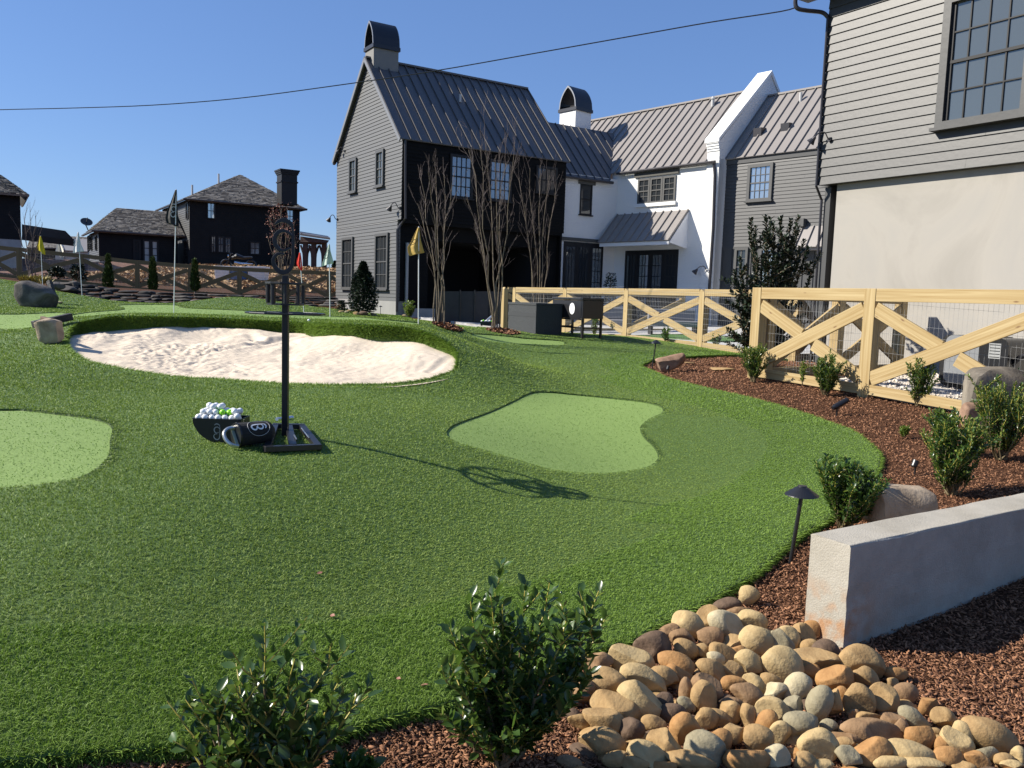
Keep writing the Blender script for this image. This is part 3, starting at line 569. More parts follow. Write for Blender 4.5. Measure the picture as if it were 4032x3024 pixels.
def window(parent, fr, r, cols, rows, tw=.09, tm=None, gm=None, n0=.02, sash=True, tdep=.06, mun=.022, sill=True, mm=None, label=None):
    s0, s1, z0, z1 = r; tm = tm or GREY_TRIM; gm = gm or GLASS; mm = mm or tm
    f = MB(); f.fbox(fr, s0, s0+tw, n0, n0+tdep, z0, z1); f.fbox(fr, s1-tw, s1, n0, n0+tdep, z0, z1)
    f.fbox(fr, s0+tw, s1-tw, n0, n0+tdep, z1-tw, z1); f.fbox(fr, s0+tw, s1-tw, n0, n0+tdep, z0, z0+tw*.7)
    a0, a1, b0, b1 = s0+tw, s1-tw, z0+tw*.7, z1-tw; g = mun
    g_ = MB() if mm is not tm else None; f_ = f; f = g_ or f
    for i in range(1, cols): x = a0+(a1-a0)*i/cols; f.fbox(fr, x-g/2, x+g/2, n0+.004, n0+.022, b0, b1)
    for j in range(1, rows):
        z = b0+(b1-b0)*j/rows; gg = .045 if (sash and j*2 == rows) else g; f.fbox(fr, a0, a1, n0+.003, n0+(.035 if gg > g else .025), z-gg/2, z+gg/2)
    f = f_
    o = f.build('window', tm, parent, label=label)
    if g_: g_.build('muntin', mm, o)
    MB().fbox(fr, a0-.01, a1+.01, n0-.03, n0+.002, b0-.01, b1+.01).build('pane', gm, o)
    if sill: MB().fbox(fr, s0-.05, s1+.05, n0, n0+tdep+.05, z0-.05, z0-.002).build('sill', tm, o)
    return o
def seam_roof(mb, e0, e1, r1, r0, sp=.4, hgt=.055, wd=.035, th=.04, poly=None):   # eave e0->e1, ridge r0->r1
    e0, e1, r0, r1 = map(Vector, (e0, e1, r0, r1)); n = (e1-e0).cross(r0-e0).normalized(); n = n if n.z > 0 else -n
    mb.prism([e0, e1, r1, r0], -n*th)
    L = (e1-e0).length; k = max(1, int(round(L/sp)))
    for i in range(k+1):
        t = i/k; a = e0.lerp(e1, t); b = r0.lerp(r1, t); u = (e1-e0).normalized()*wd/2
        if (b-a).length < .1: continue
        mb.hexa([a-u+n*.001, a+u+n*.001, b+u+n*.001, b-u+n*.001, a-u+n*hgt, a+u+n*hgt, b+u+n*hgt, b-u+n*hgt])
def wall_brick(mb, fr, s0, s1, z0, z1, n0=0, thick=.3, poly=None):
    # front face with brick UVs (metres), rest closed
    pts = poly or [(s0, z0), (s1, z0), (s1, z1), (s0, z1)]
    F = [fr.p(s, n0, z) for s, z in pts]; Bk = [fr.p(s, n0-thick, z) for s, z in pts]; n = len(pts)
    fs = [tuple(range(n)), tuple(range(2*n-1, n-1, -1))]; uv = [[(s, z) for s, z in pts], [(s, z) for s, z in reversed(pts)]]
    for i in range(n):
        j = (i+1) % n; fs.append((i, n+i, n+j, j)); d = math.hypot(pts[i][0]-pts[j][0], pts[i][1]-pts[j][1])
        vert = abs(pts[i][0]-pts[j][0]) < .01; zz = (pts[i][1], pts[j][1]) if vert else (0, d)
        uv.append([(0, zz[0]), (thick, zz[0]), (thick, zz[1]), (0, zz[1])])
    mb.add(F+Bk, fs, uv)
def chimney_stack(parent, c, ud, vd, wu, wv, z0, z1, m, hood_h=1.0, fw=.05):
    # square stack with an arched metal hood; arch seen along ud, extruded along ud
    fr = Frame(c, vd, -ud)
    s = MB(); s.fbox(fr, -wv/2, wv/2, -wu/2, wu/2, z0, z1); o = s.build('chimney', m, parent)
    prof = [(x, math.sqrt(max(0, 1-((abs(x)+1.3)/2.3)**2))) for x in np.linspace(-1, 1, 25)]; pk = max(p[1] for p in prof)
    hw = wv/2+.03; pts = [(x*hw, z1+.12+p/pk*hood_h) for x, p in prof]; inn = [(x*(hw-fw), z1+.12+p/pk*(hood_h-fw*1.6)) for x, p in prof]
    h = MB(); h.fbox(fr, -hw-.04, hw+.04, -wu/2-.05, wu/2+.05, z1+.002, z1+.14)
    for k in range(24):                       # shell between outer and inner profile
        (a, za), (b, zb) = pts[k], pts[k+1]; (c_, zc), (d, zd) = inn[k], inn[k+1]; q = wu/2+.02
        h.hexa([fr.p(a, -q, za), fr.p(b, -q, zb), fr.p(d, -q, zd), fr.p(c_, -q, zc), fr.p(a, q, za), fr.p(b, q, zb), fr.p(d, q, zd), fr.p(c_, q, zc)])
    hd = h.build('hood', HOODM, o)
    v = MB(); v.fbox(fr, -hw+.09, hw-.09, -wu/4, wu/4, z1+.141, z1+.3); v.build('flue', VOID, o)
    t = MB()                                   # pale edge trim on both arches
    for q in (wu/2+.022, -wu/2-.022):
        for k in range(24):
            (a, za), (b, zb) = pts[k], pts[k+1]; (c_, zc), (d, zd) = inn[k], inn[k+1]; e = .02 if q > 0 else -.02
            t.hexa([fr.p(a, q, za), fr.p(b, q, zb), fr.p(d, q, zd), fr.p(c_, q, zc), fr.p(a, q+e, za), fr.p(b, q+e, zb), fr.p(d, q+e, zd), fr.p(c_, q+e, zc)])
    t.build('arch_trim', mat('arch_trim_metal', (.22, .23, .25), .4, metal=.3), hd)
    return o
def wall_lamp(parent, fr, x, y, sc=1.0, sgn=-1, name='wall_lamp'):
    s, z = fr.px(x, y); m = MB(); p = [fr.p(s, .02, z-.12*sc), fr.p(s, .1*sc, z-.1*sc), fr.p(s+sgn*.06*sc, .16*sc, z+.04*sc), fr.p(s+sgn*.2*sc, .2*sc, z+.03*sc), fr.p(s+sgn*.28*sc, .22*sc, z-.06*sc)]
    m.tube(smooth_poly(p, 3, False), .014*sc, 6); c = np.array(p[-1]); d = np.array(p[-1])-np.array(p[-2]); d = d/np.linalg.norm(d)
    m.tube([c-d*.02, c+d*.04*sc, c+d*.14*sc], [.03*sc, .05*sc, .1*sc], 10); m.tube([fr.p(s, .01, z-.12*sc), fr.p(s, .05, z-.12*sc)], .05*sc, 10)
    return m.build(name, DRAIN, parent)
GLASSF = glass_mat('shaded_window_glass', (.24, .27, .3), metal=.5)
VENTM = mat('pale_vent_metal', (.45, .45, .44), .5)
A3 = np.array([*ADIR, 0]); B3 = np.array([*BDIR, 0])

# ------------------------------------------------------------------ grey gabled house
P0 = at(1586, 541, 30.0)[:2]; FG = Frame(P0, ADIR, -BDIR); FF = Frame(P0, BDIR, -ADIR)
gh = empty('gabled_house', (*P0, .8), 'grey clapboard gabled house with steep dark metal roof and arched chimney hood', 'house')
W = FG.px(1328, 640)[0]; zE = FG.px(1584, 541)[1]; zF = FG.px(1450, 1180)[1]
sa, zR = FG.px(1445, 256); zR = zE + 1.035*W/2; LN = FF.px(2230, 633)[0]; zfl = FF.px(1640, 868)[1]
print('MAIN', W, zE, zF, sa, zR, LN, zfl, 'apex px z', FG.px(1445, 256)[1])
gab = lambda z: (0, W) if z < zE else ((z-zE)/(zR-zE)*W/2, W-(z-zE)/(zR-zE)*W/2)
b = MB(); siding(b, FG, .30, W, zF, zfl, .13); siding(b, FG, 0, W, zfl, zR-.05, .13, gab=gab)
b.prism([FG.p(.0, 0, zfl), FG.p(W, 0, zfl), FG.p(W, 0, zE), FG.p(W/2, 0, zR-.05), FG.p(0, 0, zE)], B3*.1); b.fbox(FG, .28, W, -.1, 0, zF-.02, zfl)
b.build('gable_wall', GREY_SIDE, gh)
MB().fbox(FG, .31, W+.01, -.3, .012, zF-1.6, zF).build('foundation', FOUND, gh)
b = MB(); siding(b, FF, .02, LN, zfl, zE, .13); b.fbox(FF, .001, LN, -.1, 0, zfl-.02, zE)
b.fbox(FF, LN-.1, LN, -W, -.1, 0, zE); b.fbox(FF, .1, LN-.1, -W, -W+.1, 0, zE); b.build('porch_side_wall', SHADE_SIDE, gh)
vl = FF.px(1684, 1050, -.3)[0]; vr = FF.px(2112, 1050, -.3)[0]; zv = FF.px(1850, 958, -.3)[1]
b = MB(); siding(b, FF, .0, vl, zF, zfl, .13, n0=-.3); b.fbox(FF, .3, vl, -.5, -.301, 0, zfl); siding(b, FF, vr, LN, 0, zfl, .13, n0=-.3); b.fbox(FF, vr, LN-.101, -.5, -.301, 0, zfl)
b.fbox(FF, vl, vr, -.5, -.31, zv, zfl); b.fbox(FF, .1, LN-.1, -.299, -.001, zfl-.12, zfl-.021); b.build('lower_porch_wall', SHADE_SIDE, gh)
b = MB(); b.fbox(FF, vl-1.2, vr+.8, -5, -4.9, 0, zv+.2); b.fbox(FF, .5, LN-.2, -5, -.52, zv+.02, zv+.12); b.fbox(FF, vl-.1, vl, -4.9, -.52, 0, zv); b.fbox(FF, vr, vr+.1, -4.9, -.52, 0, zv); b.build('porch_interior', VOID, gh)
MB().fbox(FF, .29, vl+1.2, -.45, -.27, 0, zF-.25).build('porch_plinth', CONC, gh)
cb_ = FF.px(1598, 1050, -.22)[0]; MB().fbox(FF, cb_, cb_+.09, -.27, -.18, zF-.3, zfl-.8).build('lit_edge_board', mat('lit_edge_trim', (.3, .3, .3), .4), gh)  # pale strip painted to stand for the lit edge of the column
b = MB(); b.beam(FF.p(vl+1.6, -.1, zF-.75), FF.p(vl+2.4, -.1, zF-.75), .3, .3); b.build('porch_step', mat('tan_block', (.4, .35, .28), .8), gh)
ov = .12
def P(fr, s, n, z): return Vector(fr.p(s, n, z))
b = MB(); sl_ = (zR-zE)/(W/2)
seam_roof(b, P(FF, -.15, ov, zE-ov*sl_+.06), P(FF, LN+.1, ov, zE-ov*sl_+.06), P(FF, LN+.1, -W/2, zR+.06), P(FF, -.15, -W/2, zR+.06), .42)
seam_roof(b, P(FF, -.15, -W-ov, zE-ov*sl_+.06), P(FF, LN+.1, -W-ov, zE-ov*sl_+.06), P(FF, LN+.1, -W/2, zR+.06), P(FF, -.15, -W/2, zR+.06), .42)
b.fbox(FF, -.15, LN+.1, -W/2-.12, -W/2+.12, zR+.03, zR+.1)
rf = b.build('roof', ROOFD, gh)
b = MB()
for sgn in (1, -1):
    a0 = W/2-sgn*(W/2+ov); b.beam(FG.p(a0, .16, zE-ov*sl_+.0), FG.p(W/2, .16, zR+.0), .05, .14)
b.build('rake_trim', mat('rake_trim', (.2, .2, .2), .4, metal=.2), rf)
b = MB(); b.prism([FG.p(W+.0, .03, zE-.15), FG.p(W+.2, .03, zE-.2), FG.p(W+.05, .03, zE+.0)], -B3*.1); b.build('eave_return', DRAIN, rf)
chx = at(1508, 170, 32.6)
b = chimney_stack(gh, FF.p(.55, -W/2, 0)[:2], B3[:2], A3[:2], 1.02, .82, zR-.6, FF.px(1508, 206, -W/2)[1], STUCCO2, .95)
for (xl, xr, yt, yb, rows) in [(1380, 1408, 625, 758, 4), (1484.6, 1516, 591, 734, 4), (1351, 1394, 935, 1137, 4), (1482, 1533, 919, 1139, 4)]:
    window(gh, FG, rect_px(FG, xl, xr, yt, yb), 2 if yt < 700 else 3, rows, .1, GREY_TRIM, GLASS if yt < 700 else GLASSD, tdep=.07)
for (xl, xr, yt, yb, rows, gm) in [(1777, 1852, 617, 774, 4, GLASSF), (1931, 2004, 638, 785, 4, GLASSF), (2116, 2183, 662, 755, 2, GLASSD)]:
    window(gh, FF, rect_px(FF, xl-8, xr+8, yt-6, yb+6), 4, rows, .09, DARK_TRIM, gm, mun=.03, tdep=.05)
b = MB(); q = [(1596, 552), (1596, 700), (1597, 860), (1590, 885), (1576, 905), (1576, 1060), (1574, 1228)]
pp = [P(FF, FF.px(x, y, .1)[0], .1 if y < 870 else -.15, FF.px(x, y, .1 if y < 870 else -.15)[1]) for x, y in q]; b.tube(pp, .045, 8); b.build('downspout', DRAIN, gh)
wall_lamp(gh, FG, 1360, 585, .9, 1, 'flood_lamp'); wall_lamp(gh, FG, 1578, 805, 1.1, 1, 'flood_lamp'); wall_lamp(gh, FG, 1331, 852, 1.1, 1)
MB().fbox(FF, 5.3, 5.45, .02, .02+.001, zE, zE+.001).build('roof_vent', STEEL, gh) if False else None
sv = .9; b = MB(); vp = FF.px(1812, 392, -1.9); zz = zE+.06+1.9*sl_; b.tube([FF.p(vp[0], -1.9, zz), FF.p(vp[0], -1.9, zz+.3)], .05, 8); b.build('vent_pipe', VENTM, rf)

# ------------------------------------------------------------------ white brick house (link + wing + parapet), turned 9 degrees
TW = .726; AW = np.array([-math.sin(TW), math.cos(TW)]); BW = np.array([math.cos(TW), math.sin(TW)]); AW3 = np.array([*AW, 0]); BW3 = np.array([*BW, 0])
FL = Frame(P0 - (-ADIR)*0 + ADIR*.35, BDIR, -ADIR)               # link wall, recessed
sI = FL.px(2428, 800)[0]; PI_ = np.array(FL.p(sI, 0, 0))[:2]
FW = Frame(PI_, -AW, -BW)                                        # wing wall, u towards the camera
wh = empty('white_brick_house', (*PI_, .6), 'white painted brick house with grey metal roofs, gable parapet and small awning', 'house')
sEnd = FW.px(2826, 800)[0]; zWE = FW.px(2810, 632)[1]; zLE = FL.px(2250, 693)[1]
s10 = FW.px(2865, 800)[0]
PE = np.array(FW.p(sEnd, 0, 0))[:2]; FE = Frame(PE, BW, -AW)     # end wall facing the camera
sAp, zAp = FE.px(3036, 292); WH = sAp
slw = None
zWR = FW.px(2945, 367)
# ridge depth chosen so the ridge lands on the measured line
def ridge_fit(fr, px_, py_, lo=.5, hi=6, z0=0, slope=1.06):
    for d in np.linspace(lo, hi, 400):
        s, z = fr.px(px_, py_, -d)
        if z <= z0+slope*d: return d, s, z
    return hi, s, z
dR, _, zRw = ridge_fit(FW, 2900, 378, z0=zWE, slope=1.05)
print('WING', sI, sEnd, s10, zWE, zLE, 'parapet', sAp, zAp, 'ridge', dR, zRw)
b = MB(); wall_brick(b, FL, LN-.05, sI+.0, -.2, zLE+.1); b.build('link_wall', BRICK, wh)
b = MB(); wall_brick(b, FW, -.3, sEnd, -.2, zWE+.05); b.build('wing_wall', BRICK, wh)
# parapet wall: thick brick end wall with sloped coping rising above the roof
zs = FE.px(2862, 560)[1]; zp = zAp; slp = (zp-zs)/WH
b = MB(); pth = .55
wall_brick(b, FE, 0, 0, 0, 0, n0=.0, thick=pth, poly=[(-.06, -.2), (WH*2, -.2), (WH*2, zs), (WH, zp-.05), (-.06, zs)])
for k in range(4): b.fbox(FE, -.06-.03*(k+1), -.06, -pth, .0, zs-.36+.09*k, zs-.36+.09*(k+1)-.002)
pw = b.build('parapet_wall', BRICK, wh)
b = MB()
b.prism([FE.p(-.2, .04, zs-.05), FE.p(-.2, .04, zs+.08), FE.p(WH, .04, zp+.14), FE.p(WH, .04, zp-.03)], AW3*(pth+.1))
b.prism([FE.p(WH*2, .04, zs-.05), FE.p(WH*2, .04, zs+.08), FE.p(WH, .04, zp+.14), FE.p(WH, .04, zp-.03)], AW3*(pth+.1)); b.build('coping', BRICK, pw)
# roofs
b = MB(); slw = (zRw-zWE)/dR
zW = lambda n: zWE+.08+(-n)*slw
seam_roof(b, P(FW, -5.5, .12, zW(.12)), P(FW, sEnd-pth-.02, .12, zW(.12)), P(FW, sEnd-pth-.02, -dR, zW(-dR)), P(FW, -5.5, -dR, zW(-dR)), .41)
seam_roof(b, P(FW, -5.5, -2*dR-.12, zW(.12)), P(FW, sEnd-pth-.02, -2*dR-.12, zW(.12)), P(FW, sEnd-pth-.02, -dR, zW(-dR)), P(FW, -5.5, -dR, zW(-dR)), .41)
b.fbox(FW, -5.5, sEnd-pth-.02, -dR-.1, -dR+.1, zW(-dR)-.01, zW(-dR)+.06)
rw = b.build('wing_roof', ROOFM, wh)
dL, _, zRl = ridge_fit(FL, 2280, 509, z0=zLE, slope=1.05); print('LINK', dL, zRl)
sll = (zRl-zLE)/dL; b = MB()
# link front slope is cut along the valley against the wing slope
zL = lambda n: zLE+.08+(-n)*sll
def valley_s(n):                         # s on link where wing roof plane reaches the link roof height
    z = zL(n); m = -(z-zWE-.08)/slw      # wing offset of that height
    # intersection of link line offset n with wing line offset m
    p = np.array(FL.p(0, n, 0))[:2]; q = np.array(FW.p(0, m, 0))[:2]; M = np.array([[BDIR[0], AW[0]], [BDIR[1], AW[1]]]); return np.linalg.solve(M, q-p)[0]
ve, vr_ = valley_s(.12), valley_s(-dL)
nS = 12
for i in range(nS):
    s0 = LN-.3+(max(ve, vr_)-LN+.3)*i/nS; s1 = LN-.3+(max(ve, vr_)-LN+.3)*(i+1)/nS
e0, e1, r1, r0 = P(FL, LN-.3, .12, zL(.12)), P(FL, ve, .12, zL(.12)), P(FL, vr_, -dL, zL(-dL)), P(FL, LN-.3, -dL, zL(-dL))
n_ = (e1-e0).cross(r0-e0).normalized(); n_ = n_ if n_.z > 0 else -n_; b.prism([e0, e1, r1, r0], -n_*.04)
x = LN+.05
while x < max(ve, vr_):
    # seam straight up the slope, stopping at the valley
    n0_, n1_ = .12, -dL; lo = None
    ns = np.linspace(n0_, n1_, 40); okn = [q for q in ns if x < valley_s(q)]
    if okn:
        a = P(FL, x, max(okn), zL(max(okn))); c = P(FL, x, min(okn), zL(min(okn)))
        if (a-c).length > .15:
            u = Vector(B3)*.015; b.hexa([a-u+n_*.001, a+u+n_*.001, c+u+n_*.001, c-u+n_*.001, a-u+n_*.04, a+u+n_*.04, c+u+n_*.04, c-u+n_*.04])
    x += .41
b.prism([P(FL, LN-.3, -dL, zL(-dL)), P(FL, vr_, -dL, zL(-dL)), P(FL, vr_+.3, -2*dL, zLE), P(FL, LN-.3, -2*dL, zLE)], (0, 0, -.05))
b.build('link_roof', ROOFD, wh)
b = MB(); b.tube([P(FL, LN-.1, .17, zL(.12)-.04), P(FL, ve+.12, .17, zL(.12)-.04)], .06, 8); b.tube([P(FW, .1, .17, zW(.12)-.04), P(FW, sEnd-.1, .17, zW(.12)-.04)], .06, 8)
b.build('gutter', DRAIN, wh)
b = MB(); q = [(2808, 634), (2812, 650), (2815, 690), (2808, 900), (2793, 1132)]
sD = [FW.px(x, y, .1) for x, y in q]; b.tube([P(FW, s, .1, z) for s, z in sD]+[P(FW, sD[-1][0], .1, .4)], .055, 8); b.build('downspout', DRAIN, wh)
# white chimney behind the link ridge
cc = at(2264, 500, 38.5); fx = at(2264, 446, 38.5)
chimney_stack(wh, cc[:2], BW, AW, 1.0, 1.0, cc[2]-2.2, fx[2], BRICK, 1.0)
# windows and openings
window(wh, FL, rect_px(FL, 2283, 2330, 722, 846), 1, 2, .06, DARK_TRIM, GLASSD, mm=DARK_TRIM, n0=.005, tdep=.03)
b = MB(); r = rect_px(FL, 2277, 2343, 710, 727); b.fbox(FL, r[0], r[1], .003, .06, r[2], r[3]); b2 = b; b = MB(); r = rect_px(FL, 2207, 2362, 938, 951); b.fbox(FL, r[0], r[1]+.02, .003, .07, r[2], r[3])
LINT = mat('grey_timber_lintel', (.07, .068, .06), .7); b.build('lintel', LINT, wh); b2.build('lintel', LINT, wh)
r = rect_px(FW, 2502, 2675, 678, 697); MB().fbox(FW, r[0], r[1], .003, .07, r[2]+.05, r[3]+.05).build('lintel', LINT, wh)
r3 = rect_px(FW, 2512, 2662, 700, 800); w3 = (r3[1]-r3[0])/3
for k in range(3):
    window(wh, FW, (r3[0]+w3*k+.01, r3[0]+w3*(k+1)-.01, r3[2]+.03, r3[3]+.02), 2, 4, .08, GREY_TRIM, GLASSD, n0=.005, tdep=.04, sill=(False))
MB().fbox(FW, r3[0]-.08, r3[1]+.05, .003, .09, r3[2]-.12, r3[2]+.02).build('sill', BRICK, wh)
r = rect_px(FL, 2215, 2370, 955, 1200); zb = .5
def glass_wall(fr, s0, s1, z0, z1, cols, lights, name='glazed_door'):
    b = MB(); n = .01; b.fbox(fr, s0, s1, .003, .03, z0, z1); o = b.build('door_panel', DARK_TRIM, wh)
    for k in range(cols):
        a = s0+(s1-s0)*(k+.18)/cols; c = s0+(s1-s0)*(k+.82)/cols; gm = GLASSB if k in lights else GLASSD
        p = MB().fbox(fr, a, c, .031, .035, z0+.35, z1-.2).build('pane', gm, o)
        m = MB()
        for j in range(1, 6): z = z0+.35+(z1-z0-.55)*j/6; m.fbox(fr, a, c, .036, .05, z-.012, z+.012)
        for j in range(1, 3): x = a+(c-a)*j/3; m.fbox(fr, x-.01, x+.01, .036, .048, z0+.35, z1-.2)
        m.build('muntin', DARK_TRIM, o)
glass_wall(FL, r[0], r[1], .5, r[3], 3, [2])
r = rect_px(FW, 2461, 2669, 985, 1134); glass_wall(FW, r[0], r[1], .5, r[3], 4, [1, 2])
# awning over the doors
s0, z0 = FW.px(2424, 850); s1, z1 = FW.px(2712, 822); zt = (FW.px(2500, 844)[1]+z1)/2
Fp = Frame(np.array(FW.p(s1, 0, 0))[:2], -BW, -AW); pj, ze = Fp.px(2633, 944); pj = min(max(pj, .8), 2.2); print('AWN', s0, s1, zt, pj, ze)
s0 = .12
b = MB(); seam_roof(b, P(FW, s0, pj, ze), P(FW, s1, pj, ze), P(FW, s1, .01, zt), P(FW, s0, .01, zt), .4); aw = b.build('awning', ROOFM, wh)
b = MB(); b.prism([FW.p(s1-.04, .0, zt-.08), FW.p(s1-.04, .0, ze-.25), FW.p(s1-.04, .12, ze-.25), FW.p(s1-.04, pj-.1, ze-.1), FW.p(s1-.04, pj-.1, ze-.03)], -AW3*.04); b.fbox(FW, s0, s1-.05, pj-.1, pj-.06, ze-.17, ze-.03); b.fbox(FW, s0, s1-.1, .02, pj-.1, ze-.1, ze-.07)
b.build('fascia', WHITEP, aw)
b = MB(); s_, z_ = FW.px(2600, 500, -dR*.75) ; 
sv, zv_ = FW.px(2601, 400, -dR*.9); zz = zW(-dR*.9); b.tube([P(FW, sv, -dR*.9, zz), P(FW, sv, -dR*.9, zz+.35)], .06, 8)
zz = zW(-dR*.85); sv = FW.px(2806, 415, -dR*.85)[0]; b = MB(); b.tube([P(FW, sv, -dR*.85, zz), P(FW, sv, -dR*.85, zz+.3), P(FW, sv, -dR*.85, zz+.31), P(FW, sv, -dR*.85, zz+.42)], [.07, .07, .11, .03], 10); b.build('vent_pipe', VENTM, rw)
wall_lamp(wh, FW, 2790, 1055, 1.2, -1)

# ------------------------------------------------------------------ grey siding wing right of the parapet
PG = np.array(FE.p(.45, .003, 0))[:2]; FS = Frame(PG, -AW, -BW)
sg = empty('grey_siding_wing', (*PG, .5), 'grey clapboard wing with light metal roof between white parapet and tall garage', 'house')
zSE = (FS.px(2870, 622)[1]+FS.px(3220, 582)[1])/2; sS = 7.0; print('SIDE', zSE, FS.px(2870, 622), FS.px(3220, 582))
zlap = FS.px(3050, 968)[1]; b = MB(); siding(b, FS, 0, sS, zlap, zSE-.25, .13); b.fbox(FS, 0, sS, -.1, 0, 0, zSE); b.fbox(FS, 0, sS, .002, .04, zSE-.25, zSE)
b.fbox(FS, 0, sS, .0, .03, zlap-.08, zlap)
s_ = 0.0
while s_ < sS: b.fbox(FS, s_, s_+.045, .001, .03, .1, zlap-.08); s_ += .42
b.build('wall', GREY_SIDE3, sg)
dS, _, zRs = ridge_fit(FS, 3140, 367, z0=zSE, slope=1.05); print(dS, zRs); sls = (zRs-zSE)/dS; b = MB(); zS = lambda n: zSE+.08-n*sls
seam_roof(b, P(FS, .0, .12, zS(.12)), P(FS, sS, .12, zS(.12)), P(FS, sS, -dS, zS(-dS)), P(FS, .0, -dS, zS(-dS)), .41)
seam_roof(b, P(FS, .0, -2*dS, zS(.0)), P(FS, sS, -2*dS, zS(.0)), P(FS, sS, -dS, zS(-dS)), P(FS, .0, -dS, zS(-dS)), .41); b.fbox(FS, 0, sS, -dS-.08, -dS+.08, zRs+.06, zRs+.13)
rs = b.build('roof', ROOFM, sg)
for x, y, h in [(2988, 520, .16), (3096, 500, .13)]:
    for d in np.linspace(.2, dS, 200):
        s_, z_ = FS.px(x, y, -d)
        if z_ <= zS(-d)+h/2: break
    u = Vector((*(-AW), 0)); c = P(FS, s_, -d, zS(-d)); b = MB(); b.prism([c-u*.17+Vector((0, 0, -.12))-Vector(BW3)*.1, c-u*.17+Vector((0, 0, h+.05))-Vector(BW3)*.12, c-u*.17+Vector(BW3)*.22+Vector((0, 0, h+.08)), c-u*.17+Vector(BW3)*.22], u*.34); b.build('roof_vent', DRAIN, rs)
d = dS*.8; s_, z_ = FS.px(3152, 395, -d); b = MB(); b.tube([P(FS, s_, -d, zS(-d)-.1), P(FS, s_, -d, zS(-d)+.32)], .055, 8); b.build('vent_pipe', VENTM, rs)
window(sg, FS, rect_px(FS, 2945, 3044, 645, 790), 4, 4, .12, GREY_TRIM, GLASSB, tdep=.06)
window(sg, FS, rect_px(FS, 2893, 2945, 975, 1125), 2, 4, .1, GREY_TRIM, GLASSD, tdep=.06); window(sg, FS, rect_px(FS, 2990, 3060, 975, 1125), 3, 4, .1, GREY_TRIM, GLASSB, tdep=.06)
r = rect_px(FS, 3148, 3200, 890, 955); s0 = FS.px(3165, 890)[0]; Fq = Frame(np.array(FS.p(s0, 0, 0))[:2], -BW, -AW); pj2, ze2 = Fq.px(3142, 968); pj2 = min(max(pj2, .5), 1.2); b = MB()
ztp = FS.px(3165, 892)[1]; seam_roof(b, P(FS, s0, pj2, ztp-.75), P(FS, sS, pj2, ztp-.75), P(FS, sS, .02, ztp), P(FS, s0, .02, ztp), .4); b.fbox(FS, s0+.05, sS, .02, pj2-.1, ztp-.85, ztp-.77)
b.prism([FS.p(s0+.1, .02, ztp-.85), FS.p(s0+.1, .02, ztp-1.25), FS.p(s0+.1, .12, ztp-1.1), FS.p(s0+.1, pj2-.15, ztp-.85)], -AW3*-.1); b.build('awning', ROOFM, sg)
r = rect_px(FS, 3153, 3175, 862, 893); MB().fbox(FS, r[0], r[1], .02, .2, r[2], r[3]).build('vent_hood', GREY_TRIM, sg)

# ------------------------------------------------------------------ tall garage building at right
PR = at(3219, 730, 15.0)[:2]; FR = Frame(PR, -ADIR, -BDIR)
gb = empty('garage_building', (*PR, .4), 'large grey clapboard building over beige stucco at the right with tall gridded window', 'building')
zB = FR.px(3219, 730)[1]; s40 = FR.px(4032, 633)[0]; zT = FR.px(3270, 10)[1]+.25; print('GAR', zB, FR.px(4032, 633), s40, zT)
b = MB(); siding(b, FR, 0, 9, zB, zT, .15, depth=.022); b.fbox(FR, 0, 9, -4, 0, zB, zT); b.build('upper_wall', GREY_SIDE2, gb)
sst = FR.px(3285, 900, -.12)[0]
MB().fbox(FR, sst, 9, -3.9, -.12, 0, zB-.003).build('stucco_wall', STUCCO, gb)
b = MB(); b.fbox(FR, .0, sst-.002, -3.8, -.3, 0, zB-.002); b.build('corner_recess', DARK_TRIM, gb)
b = MB(); b.fbox(FR, .06, sst-.14, -.3, -.14, 0, zB-.03); b.build('corner_post', GREY_SIDE3, gb)
r = rect_px(FR, 3690, 4060, -130, 508); zs_ = FR.px(3700, 508)[1]; zs2 = FR.px(4032, 453)[1]; print('win', r, zs_, zs2)
s0 = FR.px(3688, 505)[0]; s1 = FR.px(4075, 300)[0]; zb_ = (zs_+zs2)/2; zt_ = zb_+1.95
o = window(gb, FR, (s0+.02, s1, zb_, zt_), 4, 4, .12, GREY_SIDE2, GLASS, n0=.03, tdep=.075, mun=.02, mm=DARK_TRIM, sill=True)
b = MB(); b.fbox(FR, s0+.14, s0+.19, .033, .06, zb_+.1, zt_-.14); b.build('jamb', DARK_TRIM, o)  # dark jamb colour carries the shade cast by the window trim
b = MB(); ey = zT+.12
b.prism([FR.p(-.45, .45, zT-.02), FR.p(9, .45, zT-.02), FR.p(9, -2, zT+2.3), FR.p(-.45, -2, zT+2.3)], (0, 0, .1)); b.fbox(FR, -.45, 9, .02, .45, zT-.14, zT-.03); b.build('eave', DRAIN, gb)
g0 = np.array(FR.p(-.03, .09, 0)); b = MB()
pts = [(-.3, .5, zT-.08), (-.33, .5, zT-.25), (-.3, .47, zT-.36), (-.2, .35, zT-.40), (-.06, .12, zT-.42), (.01, .045, zT-.5), (.01, .045, zT-.7), (.01, .045, zB-.02), (.03, -.1, zB-.25), (.03, -.1, .4)]
b.tube(smooth_poly([FR.p(*q) for q in pts[:6]], 5, False), .036, 10); b.tube([FR.p(*q) for q in pts[5:]], .024, 8); b.build('downspout', DRAIN, gb)
o = wall_lamp(gb, FR, 3272, 530, .75, -1, 'flood_lamp')

